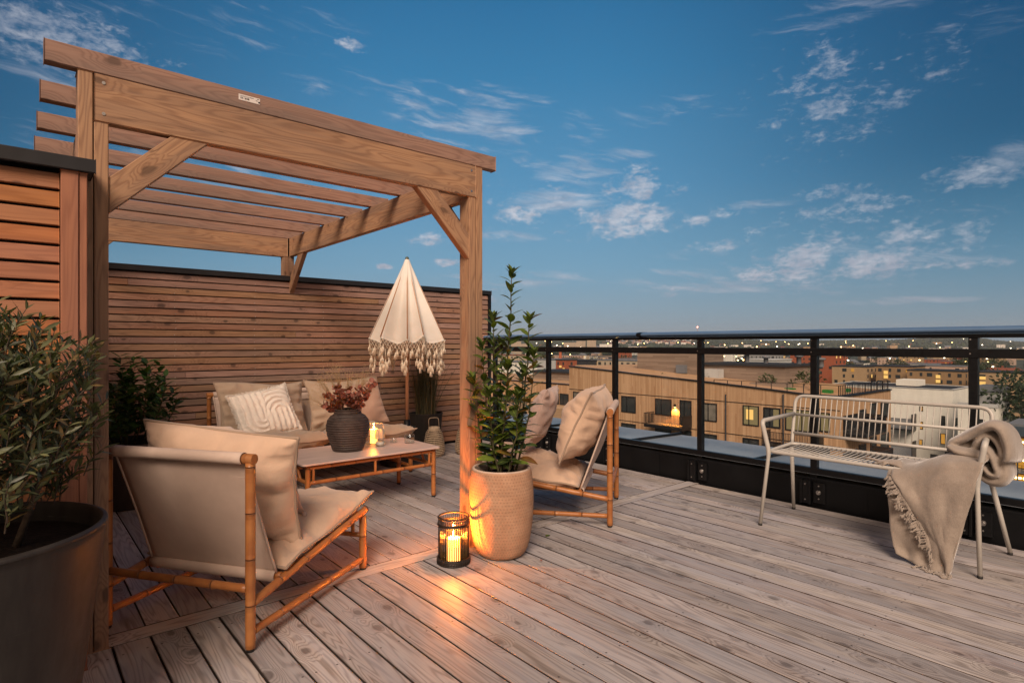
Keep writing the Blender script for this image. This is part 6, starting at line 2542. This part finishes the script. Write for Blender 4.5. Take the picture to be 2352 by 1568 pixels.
def build_second_block():
    X = 62.0
    a, b = onx(1120, 878, X), onx(1318, 886, X)
    z = onx(1219, 877.5, X).z
    t = thing('apartment_block', 'lower timber clad block with grey roof pavilion, seen behind the bay tree', 'building', (X, a.y, GZ))
    solid('facade', M['clad_v'], t, (X, b.y, GZ), (X + 16, a.y + 20, z))
    solid('roof_edge', M['frame'], t, (X - .1, b.y - .1, z + .003), (X + .3, a.y + 20, z + .14))
    q0, q1 = onx(1226, 853, 69), onx(1322, 853, 69)
    p = solid('roof_pavilion', M['clad_h'], t, (69, q1.y, z - .5), (76, q0.y, q0.z))
    solid('roof_edge', M['roof_dark'], p, (68.7, q1.y - .2, q0.z + .003), (76.2, q0.y + .2, q0.z + .3))
    for (u0, u1, v0, v1) in ((1258, 1284, 903, 930), (1286, 1306, 904, 930), (1236, 1252, 901, 928)):
        wall_window(t, 'x', X, u0, u1, v0, v1, M['win'])
    # terraced lower part in front, with planting and a lamp
    Xl = 55.5
    c, d = onx(1128, 926, Xl), onx(1250, 926, Xl)
    solid('terrace_wall', M['clad_pale'], t, (Xl, d.y, GZ), (X - .01, c.y + 10, c.z))
    railing_parts(t, [(Xl + .1, c.y + 8, 0), (Xl + .1, d.y, 0)], c.z, c.z + .95, .9, .025, True, 'terrace_rail')
    rnd = random.Random(14)
    for k in range(7):
        u = 1150 + k * 7
        p = onx(u, 916, 59)
        mb = MB()
        for _ in range(60):
            q = rdir(rnd); leaf(mb, Vector((p.x, p.y, c.z)) + Vector((q.x, q.y, abs(q.z) * 1.0)), rdir(rnd), rdir(rnd), .4, .2, .2, .2, 2)
        mb.build('roof_plant', M['tree_leaf2'], t, world=True)
    p = onx(1183.5, 902, 61.9)
    mb = MB(); mb.lathe([(0, -.28), (.2, -.2), (.28, 0), (.2, .2), (0, .28)], p, 10); mb.build('wall_lamp', M['lamp'], t, world=True)


build_second_block()


def block(name, label, u0, u1, vt, D, mat, depth=14, base=None, cat='building', group=None, roof='roof_dark', floors=None, wmat='win', lit=(), wins=True, seed=0, vb=None, yaw=None):
    """a box building whose front faces -X: picture columns u0..u1, top line vt, at depth D"""
    d = dirv((u0 + u1) / 2, 790)
    X = d.x * D
    a, b = onx(u0, vt, X), onx(u1, vt, X)
    zt = onx((u0 + u1) / 2, vt, X).z
    zb = base if base is not None else min(terrain(a.x, a.y), terrain(b.x, b.y)) - 1
    t = thing(name, label, cat, (X, (a.y + b.y) / 2, zb), 0, group)
    y0, y1 = min(a.y, b.y), max(a.y, b.y)
    w = solid('wall', M[mat], t, (X, y0, zb), (X + depth, y1, zt))
    rf = solid('roof', M[roof], t, (X - .25, y0 - .25, zt + .004), (X + depth + .25, y1 + .25, zt + .45))
    if wins:
        rnd = random.Random(seed)
        n = max(2, int((y1 - y0) / 3.6))
        fl = floors or max(1, int((zt - zb) / 3.0))
        for f in range(min(fl, 5)):
            for k in range(n):
                if rnd.random() < .2: continue
                yc = lerp(y0, y1, (k + .5) / n) + rnd.uniform(-.3, .3)
                z1 = zt - .9 - 3.0 * f
                ww = rnd.choice((1.0, 1.0, 1.5, 2.0))
                mb = MB(); mb.box((X - .08, yc - ww / 2, z1 - 1.6), (X - .003, yc + ww / 2, z1))
                r = rnd.random()
                mb.build('window', M['lit'] if r < .07 else (M['lit_amber'] if r < .12 else M['win']), t, world=True)
        # side face towards the right of the view
        m = max(1, int(depth / 5))
        for f in range(min(fl, 4)):
            for k in range(m):
                xc = X + depth * (k + .5) / m
                z1 = zt - .9 - 3.0 * f
                mb = MB(); mb.box((xc - .7, y0 - .08, z1 - 1.6), (xc + .7, y0 - .003, z1))
                mb.build('window', M['win'] if rnd.random() > .1 else M['lit'], t, world=True)
    for (lu0, lu1, lv0, lv1) in lit:
        p, q = onx(lu0, lv0, X), onx(lu1, lv1, X)
        mb = MB(); mb.box((X - .25, min(p.y, q.y), min(p.z, q.z)), (X - .09, max(p.y, q.y), max(p.z, q.z)))
        mb.build('lit_window', M['lit'], t, world=True)
    return t, X, y0, y1, zt


def build_white_block():
    X = 158.8
    t = thing('apartment_block', 'white rendered apartment block with dark flat roof and amber windows behind the bench', 'building', (X, 45, -34))
    a, b = onx(2020, 888, X), onx(2189, 896, X)
    zt = b.z
    c = ony(2231, 886, b.y)
    solid('wall', M['white_wall'], t, (X, b.y, -34), (c.x, a.y + 12, zt))
    rf = solid('roof', M['roof_dark'], t, (X + .8, b.y + .8, zt - .1), (c.x - .8, a.y + 11, zt + .05))
    mb = MB()
    mb.box((X - .15, b.y - .15, zt + .06), (X + .5, a.y + 12, zt + .16)); mb.box((X + .5, b.y - .15, zt + .06), (c.x + .15, b.y + .5, zt + .16))
    mb.box((c.x - .5, b.y + .5, zt + .06), (c.x + .15, a.y + 12, zt + .16))
    mb.build('parapet', M['white_metal'], t, world=True)
    p, q = onx(2058, 871, X + 8), onx(2108, 889, X + 8)
    solid('roof_hut', M['white_wall'], t, (X + 8, q.y, zt - .05), (X + 14, p.y, p.z))
    wins = [(2111, 2125, 889 + 25, 942, 'lit_amber'), (2190 - 3, 2203, 951, 990, 'win'), (2243 - 10, 2243 + 8, 955, 985, 'win')]
    Wn = [(1200, 1240, 860, 915, 'lit_amber'), (1430, 1485, 965, 1080, 'win'), (1595, 1675, 980, 1065, 'win'), (1200, 1240, 1030, 1115, 'lit_amber'), (1840, 1880, 990, 1070, 'win'),
          (1430, 1490, 1160, 1280, 'lit_amber'), (1190, 1235, 1225, 1290, 'lit_amber'), (1595, 1675, 1175, 1260, 'win'), (1320, 1400, 1390, 1440, 'win'), (1480, 1530, 1360, 1450, 'win')]
    S = lambda x, y: ((3040 + x / 2.94) / 1.6327, (1230 + y / 2.94) / 1.6327)
    for (x0, x1, y0, y1, mt) in Wn:
        u0, v0 = S(x0, y0); u1, v1 = S(x1, y1)
        if u1 < 2188:
            wall_window(t, 'x', X, u0, u1, v0, v1, M[mt], mull=0, fw=.14)
        elif u0 > 2190:
            wall_window(t, 'y', b.y, u0, u1, v0, v1, M[mt], mull=0, fw=.14)
    for k, (v0, v1) in enumerate(((951, 990), (1012, 1055), (1075, 1118))):
        p, q = onx(2046, v0, X - 3), onx(2093, v1, X - 3)
        mb = MB(); mb.box((X - 3, q.y, q.z), (X - .01, p.y, q.z + .4)); ba = mb.build('balcony', M['frame'], t, world=True)
        mb = MB()
        n = 22
        for i in range(n):
            y = lerp(q.y, p.y, i / (n - 1)); mb.box((X - 3.0, y - .07, q.z + .4), (X - 2.9, y + .07, q.z + 2.6))
        mb.box((X - 3.05, q.y, q.z + 2.6), (X - 2.85, p.y, q.z + 2.75))
        mb.build('balcony_rail', M['roof_grey'], ba, world=True)
        solid('side_screen', M['frame'], ba, (X - 3.0, q.y - .2, q.z), (X - .01, q.y - .01, p.z + .3))
    p = onx(2150, 905, X)
    # lower wing to the right with the ribbed stair hut
    Xw = 148.0
    a, b = onx(2200, 930, Xw), onx(2291, 937, Xw)
    c = ony(2317, 924, b.y)
    w2 = thing('apartment_block', 'lower white wing with ribbed metal stair hut at the right, behind the bench back', 'building', (Xw, b.y, -34))
    solid('wall', M['white_wall'], w2, (Xw, b.y, -34), (c.x, a.y, b.z))
    solid('roof', M['roof_dark'], w2, (Xw + .7, b.y + .7, b.z + .004), (c.x - .7, a.y, b.z + .12))
    mb = MB(); mb.box((Xw - .12, b.y - .12, b.z + .003), (Xw + .4, a.y, b.z + .7)); mb.box((Xw + .4, b.y - .12, b.z + .003), (c.x + .1, b.y + .4, b.z + .7)); mb.build('parapet', M['white_metal'], w2, world=True)
    p, q = onx(2243, 887, Xw + 5), onx(2301, 932, Xw + 5)
    mb = MB(); mb.box((Xw + 5, q.y, b.z + .1), (Xw + 12, p.y, p.z))
    for i in range(11):
        z = lerp(q.z + .3, p.z - 1.4, i / 10); mb.box((Xw + 4.85, q.y - .1, z), (Xw + 4.99, p.y, z + .22))
    h = mb.build('stair_hut', M['white_metal'], w2, world=True)
    solid('hut_roof', M['roof_grey'], h, (Xw + 4.7, q.y - .25, p.z - 1.0), (Xw + 12.3, p.y + .2, p.z + .15))
    for (u0, u1, v0, v1, m_) in ((2243, 2262, 962, 985, 'win'), (2300 - 46, 2268, 1010, 1035, 'win')):
        wall_window(w2, 'x', Xw, u0, u1, v0, v1, M[m_], mull=0, fw=.14)
    a_, b_ = ony(2303, 948, b.y), ony(2312, 948, b.y)
    rect_window(w2, M['win'], Vector((a_.x, b.y, ony(2307, 966, b.y).z)), Vector((b_.x, b.y, ony(2307, 944, b.y).z)), (0, -1, 0), mull=0, fw=.14)


build_white_block()

# scaffolded, lit stairs at the right edge


def build_lit_stairs():
    D = 92.0
    d = dirv(2345, 790); X = d.x * D
    a, b = onx(2319, 975, X), onx(2420, 975, X)
    t = thing('lit_stairwell', 'open lit stairwell block with glowing floors at the far right edge', 'building', (X, (a.y + b.y) / 2, -34))
    y0, y1 = b.y, a.y
    zt = a.z
    solid('back_wall', M['brick_tan'], t, (X + 3, y0, -34), (X + 9, y1, zt - .05))
    solid('roof', M['roof_grey'], t, (X - .6, y0 - .3, zt - 1.2), (X + 9.2, y1 + .3, zt + .25))
    solid('fascia', plain('blue_fascia', (.05, .075, .10), .5), t, (X - .75, y0 - .3, zt - 1.6), (X - .62, y1 + .3, zt - .1))
    rnd = random.Random(5)
    for f in range(5):
        z = zt - 1.4 - 2.9 * (f + 1)
        sl_ = solid('floor_slab', M['roof_grey'], t, (X - .5, y0, z - .2), (X + 2.99, y1, z))
        railing_parts(t, [(X - .45, y0, 0), (X - .45, y1, 0)], z, z + 1.0, .5, .025)
        for k in range(5):
            y = lerp(y0, y1, (k + rnd.uniform(.2, .8)) / 5)
            mb = MB(); mb.box((X + 2.8, y - .5, z + 1.2), (X + 2.98, y + .5, z + 1.5)); mb.build('ceiling_lamp', M['lamp'], t, world=True)
            mb = MB(); mb.box((X + 2.85, y - .75, z + .1), (X + 2.97, y + .75, z + 1.9)); mb.build('lit_window', M['lit_amber'], t, world=True)
    for k in range(6):
        y = lerp(y0, y1, k / 5)
        solid('post', M['roof_dark'], t, (X - .55, y - .08, -34), (X - .40, y + .08, zt - 1.2))


build_lit_stairs()

# ---- mid-distance blocks
G = 'flat roofed city blocks beyond the neighbours'
block('brick_block', 'tan brick block with sloping grey entrance roof left of the yellow stair windows', 1911, 1989, 842, 300, 'brick_tan_light', 16, seed=1)
block('brick_block', 'dark tan brick block between the two lighter ones, right of the red tower', 1986, 2017, 840, 320, 'brick_tan', 10, seed=9)
block('brick_block', 'tan brick block with the leftmost yellow lit stair windows', 2012, 2096, 842, 285, 'brick_tan', 20, lit=((2030, 2039.5, 851, 859), (2030, 2039.5, 861, 869)), seed=2)
block('brick_block', 'long tan brick block with the middle pair of yellow lit stair windows', 2083, 2216, 852, 265, 'brick_tan', 16, lit=((2149.6, 2160, 860.6, 868.5), (2149.6, 2160, 871.5, 879)), seed=3)
block('pale_block', 'pale pink low block behind the long tan brick building', 2108, 2208, 841, 345, 'pinkish', 14, seed=4, roof='roof_grey')
block('brick_block', 'tan brick block with the rightmost and largest yellow lit stair windows', 2242, 2420, 857, 235, 'brick_tan_light', 18, lit=((2249, 2264, 864, 871.5), (2249, 2264, 876, 883.5)), seed=5)
block('brick_block', 'brick tail end with pale flat roof behind the rightmost railing post', 2205, 2262, 855, 275, 'brick_tan', 14, seed=15, roof='white_metal')
block('brick_tower', 'red brick apartment tower rising behind the railing post left of the bench back', 1874, 1917, 800, 330, 'brick_red', 16, seed=6)
block('brick_tower', 'smaller red brick block left of the red tower', 1815, 1866, 809, 420, 'brick_red', 14, seed=7)
block('striped_tower', 'grey and cream striped tower block beyond the timber pavilion', 1714, 1780, 800, 520, 'grey_wall', 16, seed=8)
block('pale_block', 'flat white roofed hall just behind the timber pavilion roof', 1714, 1782, 827, 240, 'white_metal', 14, seed=10, wins=False, roof='white_metal')
block('pale_block', 'long low cream block behind the sloping parapet of the timber building', 1358, 1463, 828, 320, 'cream_wall', 14, seed=11, roof='roof_grey')
block('dark_block', 'low black block between the orange house and the cream block', 1300, 1348, 828, 330, 'roof_dark', 12, seed=12)
block('orange_block', 'orange block with glowing lamps and a tall red chimney behind it', 1277, 1300, 827, 300, 'brick_red', 8, seed=13, lit=((1285, 1290, 839, 844),))
block('pale_block', 'grey white flat block left of the orange house', 1234, 1277, 826, 310, 'white_metal', 14, seed=14, wins=False, roof='roof_grey')
block('pale_block', 'long white low hall seen through the bay tree leaves', 1140, 1234, 832, 330, 'white_wall', 14, seed=16, roof='roof_grey')
block('pale_block', 'cream house block beside the back wall end seen through the bay tree', 1100, 1180, 815, 480, 'cream_wall', 14, seed=17, roof='roof_red')
block('brick_tower', 'dull red slab block left of the tall timber pavilion', 1415, 1432, 806, 620, 'brick_red', 14, seed=18)

# the tall red chimney
ch = thing('chimney', 'tall thin red chimney behind the orange block', 'chimney', tuple(at(1287, 790, 420).xy) + (GZ,))
mb = MB(); zt = at(1287, 803, 420).z - GZ
mb.tube([(0, 0, 0), (0, 0, zt)], [1.5, 1.0], 10); mb.build('shaft', M['brick_red'], ch)
mb = MB(); mb.lathe([(1.0, zt - 1), (1.35, zt - .5), (1.35, zt), (0, zt)], (0, 0, 0), 10); mb.build('cap', M['roof_dark'], ch)

# radio mast with red beacon on the hill
mp = at(1602, 790, 4250); mz = terrain(mp.x, mp.y)
ms = thing('radio_mast', 'slim radio mast with a red light above the handrail on the far hill', 'mast', (mp.x, mp.y, mz))
mt_ = at(1602, 751, 4250).z - mz
mb = MB(); mb.tube([(0, 0, 0), (0, 0, mt_)], [2.2, 1.0], 6)
for k in range(12):
    z = mt_ * k / 12; mb.beam((-2.5, 0, z), (2.5, 0, z + mt_ / 12), .5, .5)
mb.build('lattice', M['brick_red'], ms)
mb = MB(); mb.lathe([(0, -4.5), (3.2, -3.2), (4.5, 0), (3.2, 3.2), (0, 4.5)], (0, 0, mt_), 10); mb.build('beacon', M['lamp_red'], ms)

# ---- houses
protos = {}


def house_proto(wall, roof, w, d, h, gable, lit):
    t = thing('house', None, None, (0, 0, 0))
    mb = MB(); mb.box((-w / 2, -d / 2, -1.5), (w / 2, d / 2, h)); mb.build('wall', M[wall], t)
    mb = MB()
    if gable:
        rh = w * .32
        for s in (-1, 1):
            mb.quad((s * w * .56, -d * .54, h - .2), (0, -d * .54, h + rh), (0, d * .54, h + rh), (s * w * .56, d * .54, h - .2))
        for e in (-1, 1):
            i = len(mb.v); mb.v += [Vector((-w * .5, e * d * .5, h)), Vector((w * .5, e * d * .5, h)), Vector((0, e * d * .5, h + rh * .93))]; mb.face((i, i + 1, i + 2))
        mb.box((w * .1, -.5, h), (w * .1 + .8, .4, h + rh + 1))
    else:
        mb.box((-w / 2 - .3, -d / 2 - .3, h + .005), (w / 2 + .3, d / 2 + .3, h + .5))
    mb.build('roof', M[roof], t)
    mb = MB()
    fl = max(1, int(h / 3))
    for f in range(fl):
        for k in range(3):
            q = (k - 1) * w * .3
            for face in range(3):
                if face == 0: mb.box((q - .6, -d / 2 - .06, f * 3 + .9), (q + .6, -d / 2 - .004, f * 3 + 2.4))
                elif face == 1: mb.box((-w / 2 - .06, (k - 1) * d * .3 - .6, f * 3 + .9), (-w / 2 - .004, (k - 1) * d * .3 + .6, f * 3 + 2.4))
    mb.build('windows', M['win'], t)
    if lit:
        mb = MB()
        z = (fl - 1) * 3 + .8
        mb.box((-w / 2 - .12, -d * .3 - .8, z), (-w / 2 - .07, -d * .3 + .8, z + 1.7)); mb.box((w * .3 - .8, -d / 2 - .12, z), (w * .3 + .8, -d / 2 - .07, z + 1.7))
        mb.build('lit_windows', M['lit'], t)
    return t


kinds = [
    ('cream gabled house with dark roof on the city slope', 'cream_wall', 'roof_dark', 9, 11, 6, True, True),
    ('white gabled house with red roof in the city', 'white_wall', 'roof_red', 9, 12, 6, True, False),
    ('pale pink house with grey roof in the city', 'pinkish', 'roof_grey', 10, 12, 6.5, True, True),
    ('dull red wooden house with dark roof in the city', 'brick_red', 'roof_dark', 9, 11, 6, True, False),
    ('white flat roofed apartment house in the distant city', 'white_wall', 'roof_grey', 14, 22, 12, False, True),
    ('tan flat roofed apartment house in the distant city', 'brick_tan_light', 'roof_dark', 14, 26, 13, False, True),
]
hp = []
for lab, *k in kinds:
    hp.append((lab, house_proto(*k)))
used = set()
rnd = random.Random(21)


def place_house(k, x, y, z, rz, s=1.0, lab=None):
    l0, src = hp[k]
    o = src if k not in used else copy_tree(src)
    used.add(k)
    o.location = (x, y, z); o.rotation_euler = (0, 0, rz); o.scale = (s, s, s)
    tagit(o, lab or l0, 'house', 'houses of the distant city: ' + l0)
    return o


taken = []
n = 0
labs = [('brick_tan_light', 'light tan flat roofed housing block in the middle distance'), ('cream_wall', 'cream flat roofed housing block in the middle distance'), ('pinkish', 'pale pink flat roofed housing block in the middle distance'), ('white_wall', 'white flat roofed housing block in the middle distance'), ('brick_red', 'dull red flat roofed housing block in the middle distance'), ('brick_tan', 'brown flat roofed housing block in the middle distance')]
rb_ = random.Random(11)
tries = 0
while n < 34 and tries < 900:
    tries += 1
    u = rb_.choice((rb_.uniform(1140, 1465), rb_.uniform(1868, 2350)))
    D = rb_.uniform(400, 1150)
    p = at(u, 790, D)
    if any((p.x - q[0]) ** 2 + (p.y - q[1]) ** 2 < 48 ** 2 for q in taken): continue
    taken.append((p.x, p.y))
    hw = rb_.uniform(8, 17) / D * 1345
    h = rb_.uniform(8, 15)
    k = rb_.randrange(len(labs))
    block('housing_block', labs[k][1], u - hw, u + hw, 790 - (terrain(p.x, p.y) + h - EYE) / D * 1345, D, labs[k][0], rb_.uniform(11, 18), group='middle distance blocks: ' + labs[k][1], roof=rb_.choice(('roof_dark', 'roof_grey', 'roof_grey')), seed=n + 40, wins=D < 800)
    n += 1
n = 0
while n < 215:
    u = rnd.uniform(1120, 2360)
    D = 430 * (2800 / 430) ** rnd.random()
    p = at(u, 790, D)
    if any((p.x - q[0]) ** 2 + (p.y - q[1]) ** 2 < (26 + D * .01) ** 2 for q in taken): continue
    taken.append((p.x, p.y))
    far = D > 1300
    k = rnd.choice((0, 1, 2, 3, 0, 1, 2, 4, 5) if not far else (0, 1, 2, 4, 4, 5, 2))
    place_house(k, p.x, p.y, terrain(p.x, p.y), rnd.choice((0, .2, -.25, 1.57, .9)) + rnd.uniform(-.1, .1), rnd.uniform(.9, 1.2) if not far else rnd.uniform(1.1, 1.6))
    n += 1
for _ in range(85):      # the pale houses climbing the hill in the middle
    u = rnd.gauss(1490, 62); D = rnd.uniform(2900, 4150)
    if u < 1380 or u > 1640: continue
    p = at(u, 790, D)
    place_house(rnd.choice((0, 1, 2, 1)), p.x, p.y, terrain(p.x, p.y), rnd.uniform(0, 3), rnd.uniform(1.3, 2.0))
for (u, D, h) in ((1301, 1700, 34), (1313, 1750, 34), (1330, 1650, 38), (1354, 1600, 42), (1180, 1500, 36), (1195, 1550, 30)):
    block('tower_block', 'small pale tower block on the far left skyline', u - 6, u + 6, 790 - (GZ + h - EYE) / D * 1345, D, 'cream_wall', 16, seed=int(u), group='pale tower blocks on the far left skyline', wins=False, roof='roof_grey')
for (u, D) in ((1385, 1900), (1396, 1920), (1405, 1880)):
    block('tower_block', 'bright white tower block on the far skyline right of the bay tree', u - 8, u + 6, 792 - 2, D, 'white_wall', 18, seed=int(u), group='white tower blocks on the far skyline', wins=False, roof='roof_grey')
place_house(1, *at(2303, 790, 330).xy, -22.0, .3, 1.1)

# ---- trees of the city
def tree_proto(seed, w, h, mat):
    rr = random.Random(seed)
    t = thing('tree', None, None)
    mb = MB(); mb.tube([(0, 0, -1), (.1, 0, h * .3), (0, .1, h * .6)], [.32, .24, .10], 7)
    for k in range(5):
        a = rr.random() * 6.28; mb.tube([(0, 0, h * .3), (math.cos(a) * w * .25, math.sin(a) * w * .25, h * .6)], [.12, .05], 5)
    mb.build('trunk', M['bark'], t)
    mb = MB()
    lumps = [(Vector((rr.uniform(-.3, .3) * w, rr.uniform(-.3, .3) * w, rr.uniform(.38, .82) * h)), rr.uniform(.20, .34) * w) for _ in range(13)]
    for c, q in lumps:
        for _ in range(85):
            d = rdir(rr); p = c + d * q * rr.uniform(.75, 1.05)
            leaf(mb, p, (d + rdir(rr) * .9).normalized(), rdir(rr), w * .075, w * .05, .2, .2, 2)
    mb.build('crown', M[mat], t)
    return t


tp_ = [('rounded dark green tree among the city roofs', tree_proto(1, 9, 10, 'tree_leaf')), ('taller mid green tree among the city roofs', tree_proto(2, 8, 13, 'tree_leaf2')), ('broad dark tree among the city roofs', tree_proto(3, 12, 11, 'tree_leaf'))]
tu = set()


def place_tree(k, x, y, z, s=1.0, lab=None, group=True):
    lab0, src = tp_[k]
    o = src if k not in tu else copy_tree(src)
    tu.add(k)
    o.location = (x, y, z); o.rotation_euler = (0, 0, rnd.uniform(0, 6.28)); o.scale = (s, s, s)
    tagit(o, lab or lab0, 'tree', ('city trees: ' + lab0) if group else None)
    if not group and 'group' in o: del o['group']


p = at(2347, 900, 118); place_tree(2, p.x, p.y, at(2347, 985, 118).z, .95)
for k in range(70):
    u = rnd.uniform(1130, 2360); D = 360 * (2200 / 360) ** rnd.random()
    p = at(u, 790, D)
    place_tree(rnd.randrange(3), p.x, p.y, terrain(p.x, p.y), rnd.uniform(.9, 1.5))
for (u, D) in ((1245, 420), (1258, 425), (1318, 520), (1330, 515), (1345, 530), (1366, 560), (1380, 520), (1400, 540), (2250, 330), (2258, 335), (2268, 330), (2277, 340), (2285, 345), (2225, 420), (1835, 600), (1930, 420), (1945, 430), (2060, 400), (2075, 410), (2200, 460), (2222, 470), (2240, 480)):
    p = at(u, 790, D); place_tree(rnd.randrange(3), p.x, p.y, terrain(p.x, p.y) + 3, rnd.uniform(1.0, 1.5))

# the wooded hillsides: one mass
mb = MB()
rw = random.Random(3)
cnt = 0
while cnt < 5200:
    u = rw.uniform(1080, 2420); D = rw.uniform(1500, 4320)
    p = at(u, 790, D)
    nz = noise.noise(Vector((p.x / 300, p.y / 300, 1)))
    if D < 3000 and nz < .05: continue
    if 1390 < u < 1600 and D > 2900 and nz < .25: continue
    z = terrain(p.x, p.y)
    s = rw.uniform(6, 12)
    i0 = len(mb.v)
    m = 5
    for (rr_, zz) in ((.55, 0), (1.0, .5), (.62, 1.0)):
        for j in range(m):
            a = 2 * PI * j / m + rw.random()
            mb.v.append(Vector((p.x + math.cos(a) * rr_ * s * rw.uniform(.8, 1.2), p.y + math.sin(a) * rr_ * s, z + zz * s * 1.1)))
    mb.v.append(Vector((p.x, p.y, z + s * 1.45)))
    for k in range(2):
        for j in range(m):
            j2 = (j + 1) % m
            mb.face((i0 + k * m + j, i0 + k * m + j2, i0 + (k + 1) * m + j2, i0 + (k + 1) * m + j), None, False)
    for j in range(m):
        mb.face((i0 + 2 * m + j, i0 + 2 * m + (j + 1) % m, i0 + 3 * m))
    cnt += 1
m_, t_, b_ = newmat('woodland')
r_ = t_.new('ShaderNodeNewGeometry').outputs['Random Per Island']
t_.put(b_.inputs['Base Color'], t_.mix(r_, (.014, .026, .014), (.045, .060, .030)))
b_.inputs['Roughness'].default_value = .9
o = mb.build('woodland', m_)
tagit(o, 'dark green woodland covering the distant hills beyond the city', 'woodland', None, 'stuff')

# ---- street lamps
def lamp_proto(mat, lab):
    t = thing('street_lamp', lab, 'street lamp', (0, 0, 0), 0, lab + 's')
    mb = MB(); mb.tube([(0, 0, 0), (0, 0, 9)], [.16, .10], 6); mb.tube([(0, 0, 9), (.9, 0, 9.3)], .07, 5); mb.build('post', M['roof_dark'], t)
    mb = MB(); mb.lathe([(0, -.55), (.5, -.35), (.7, 0), (.5, .35), (0, .5)], (.9, 0, 9.2), 8); mb.build('lamp_head', M[mat], t)
    return t


lps = [(lamp_proto('lamp', 'tiny glowing amber street lamp in the distant city'), 0), (lamp_proto('lamp_white', 'tiny glowing white street lamp in the distant city'), 0)]
first = [True, True]
for i in range(190):
    k = 0 if rnd.random() < .7 else 1
    u = rnd.uniform(1130, 2360); D = 300 * (3600 / 300) ** (rnd.random() ** .8)
    if i > 150: u = rnd.gauss(1500, 60); D = rnd.uniform(2800, 4100)
    p = at(u, 790, D)
    o = lps[k][0] if first[k] else copy_tree(lps[k][0])
    first[k] = False
    s = 1.15 if D < 800 else min(2.6, D / 700)
    o.location = (p.x, p.y, terrain(p.x, p.y) + 2); o.scale = (s, s, s); o.rotation_euler = (0, 0, rnd.uniform(0, 6))

# ------------------------------------------------------------------ air
hz = MB(); hz.box((-9500, -9500, -120), (9500, 9500, 260))
m, t, b = newmat('evening_air')
t.n.remove(b)
pv = t.new('ShaderNodeVolumePrincipled')
pv.inputs['Color'].default_value = (.86, .92, 1.0, 1)
pv.inputs['Density'].default_value = .00007
pv.inputs['Anisotropy'].default_value = .1
t.l.new(pv.outputs[0], t.n['Material Output'].inputs['Volume'])
o = hz.build('haze', m)
tagit(o, 'thin blue evening haze over the distant city', 'haze', None, 'stuff')
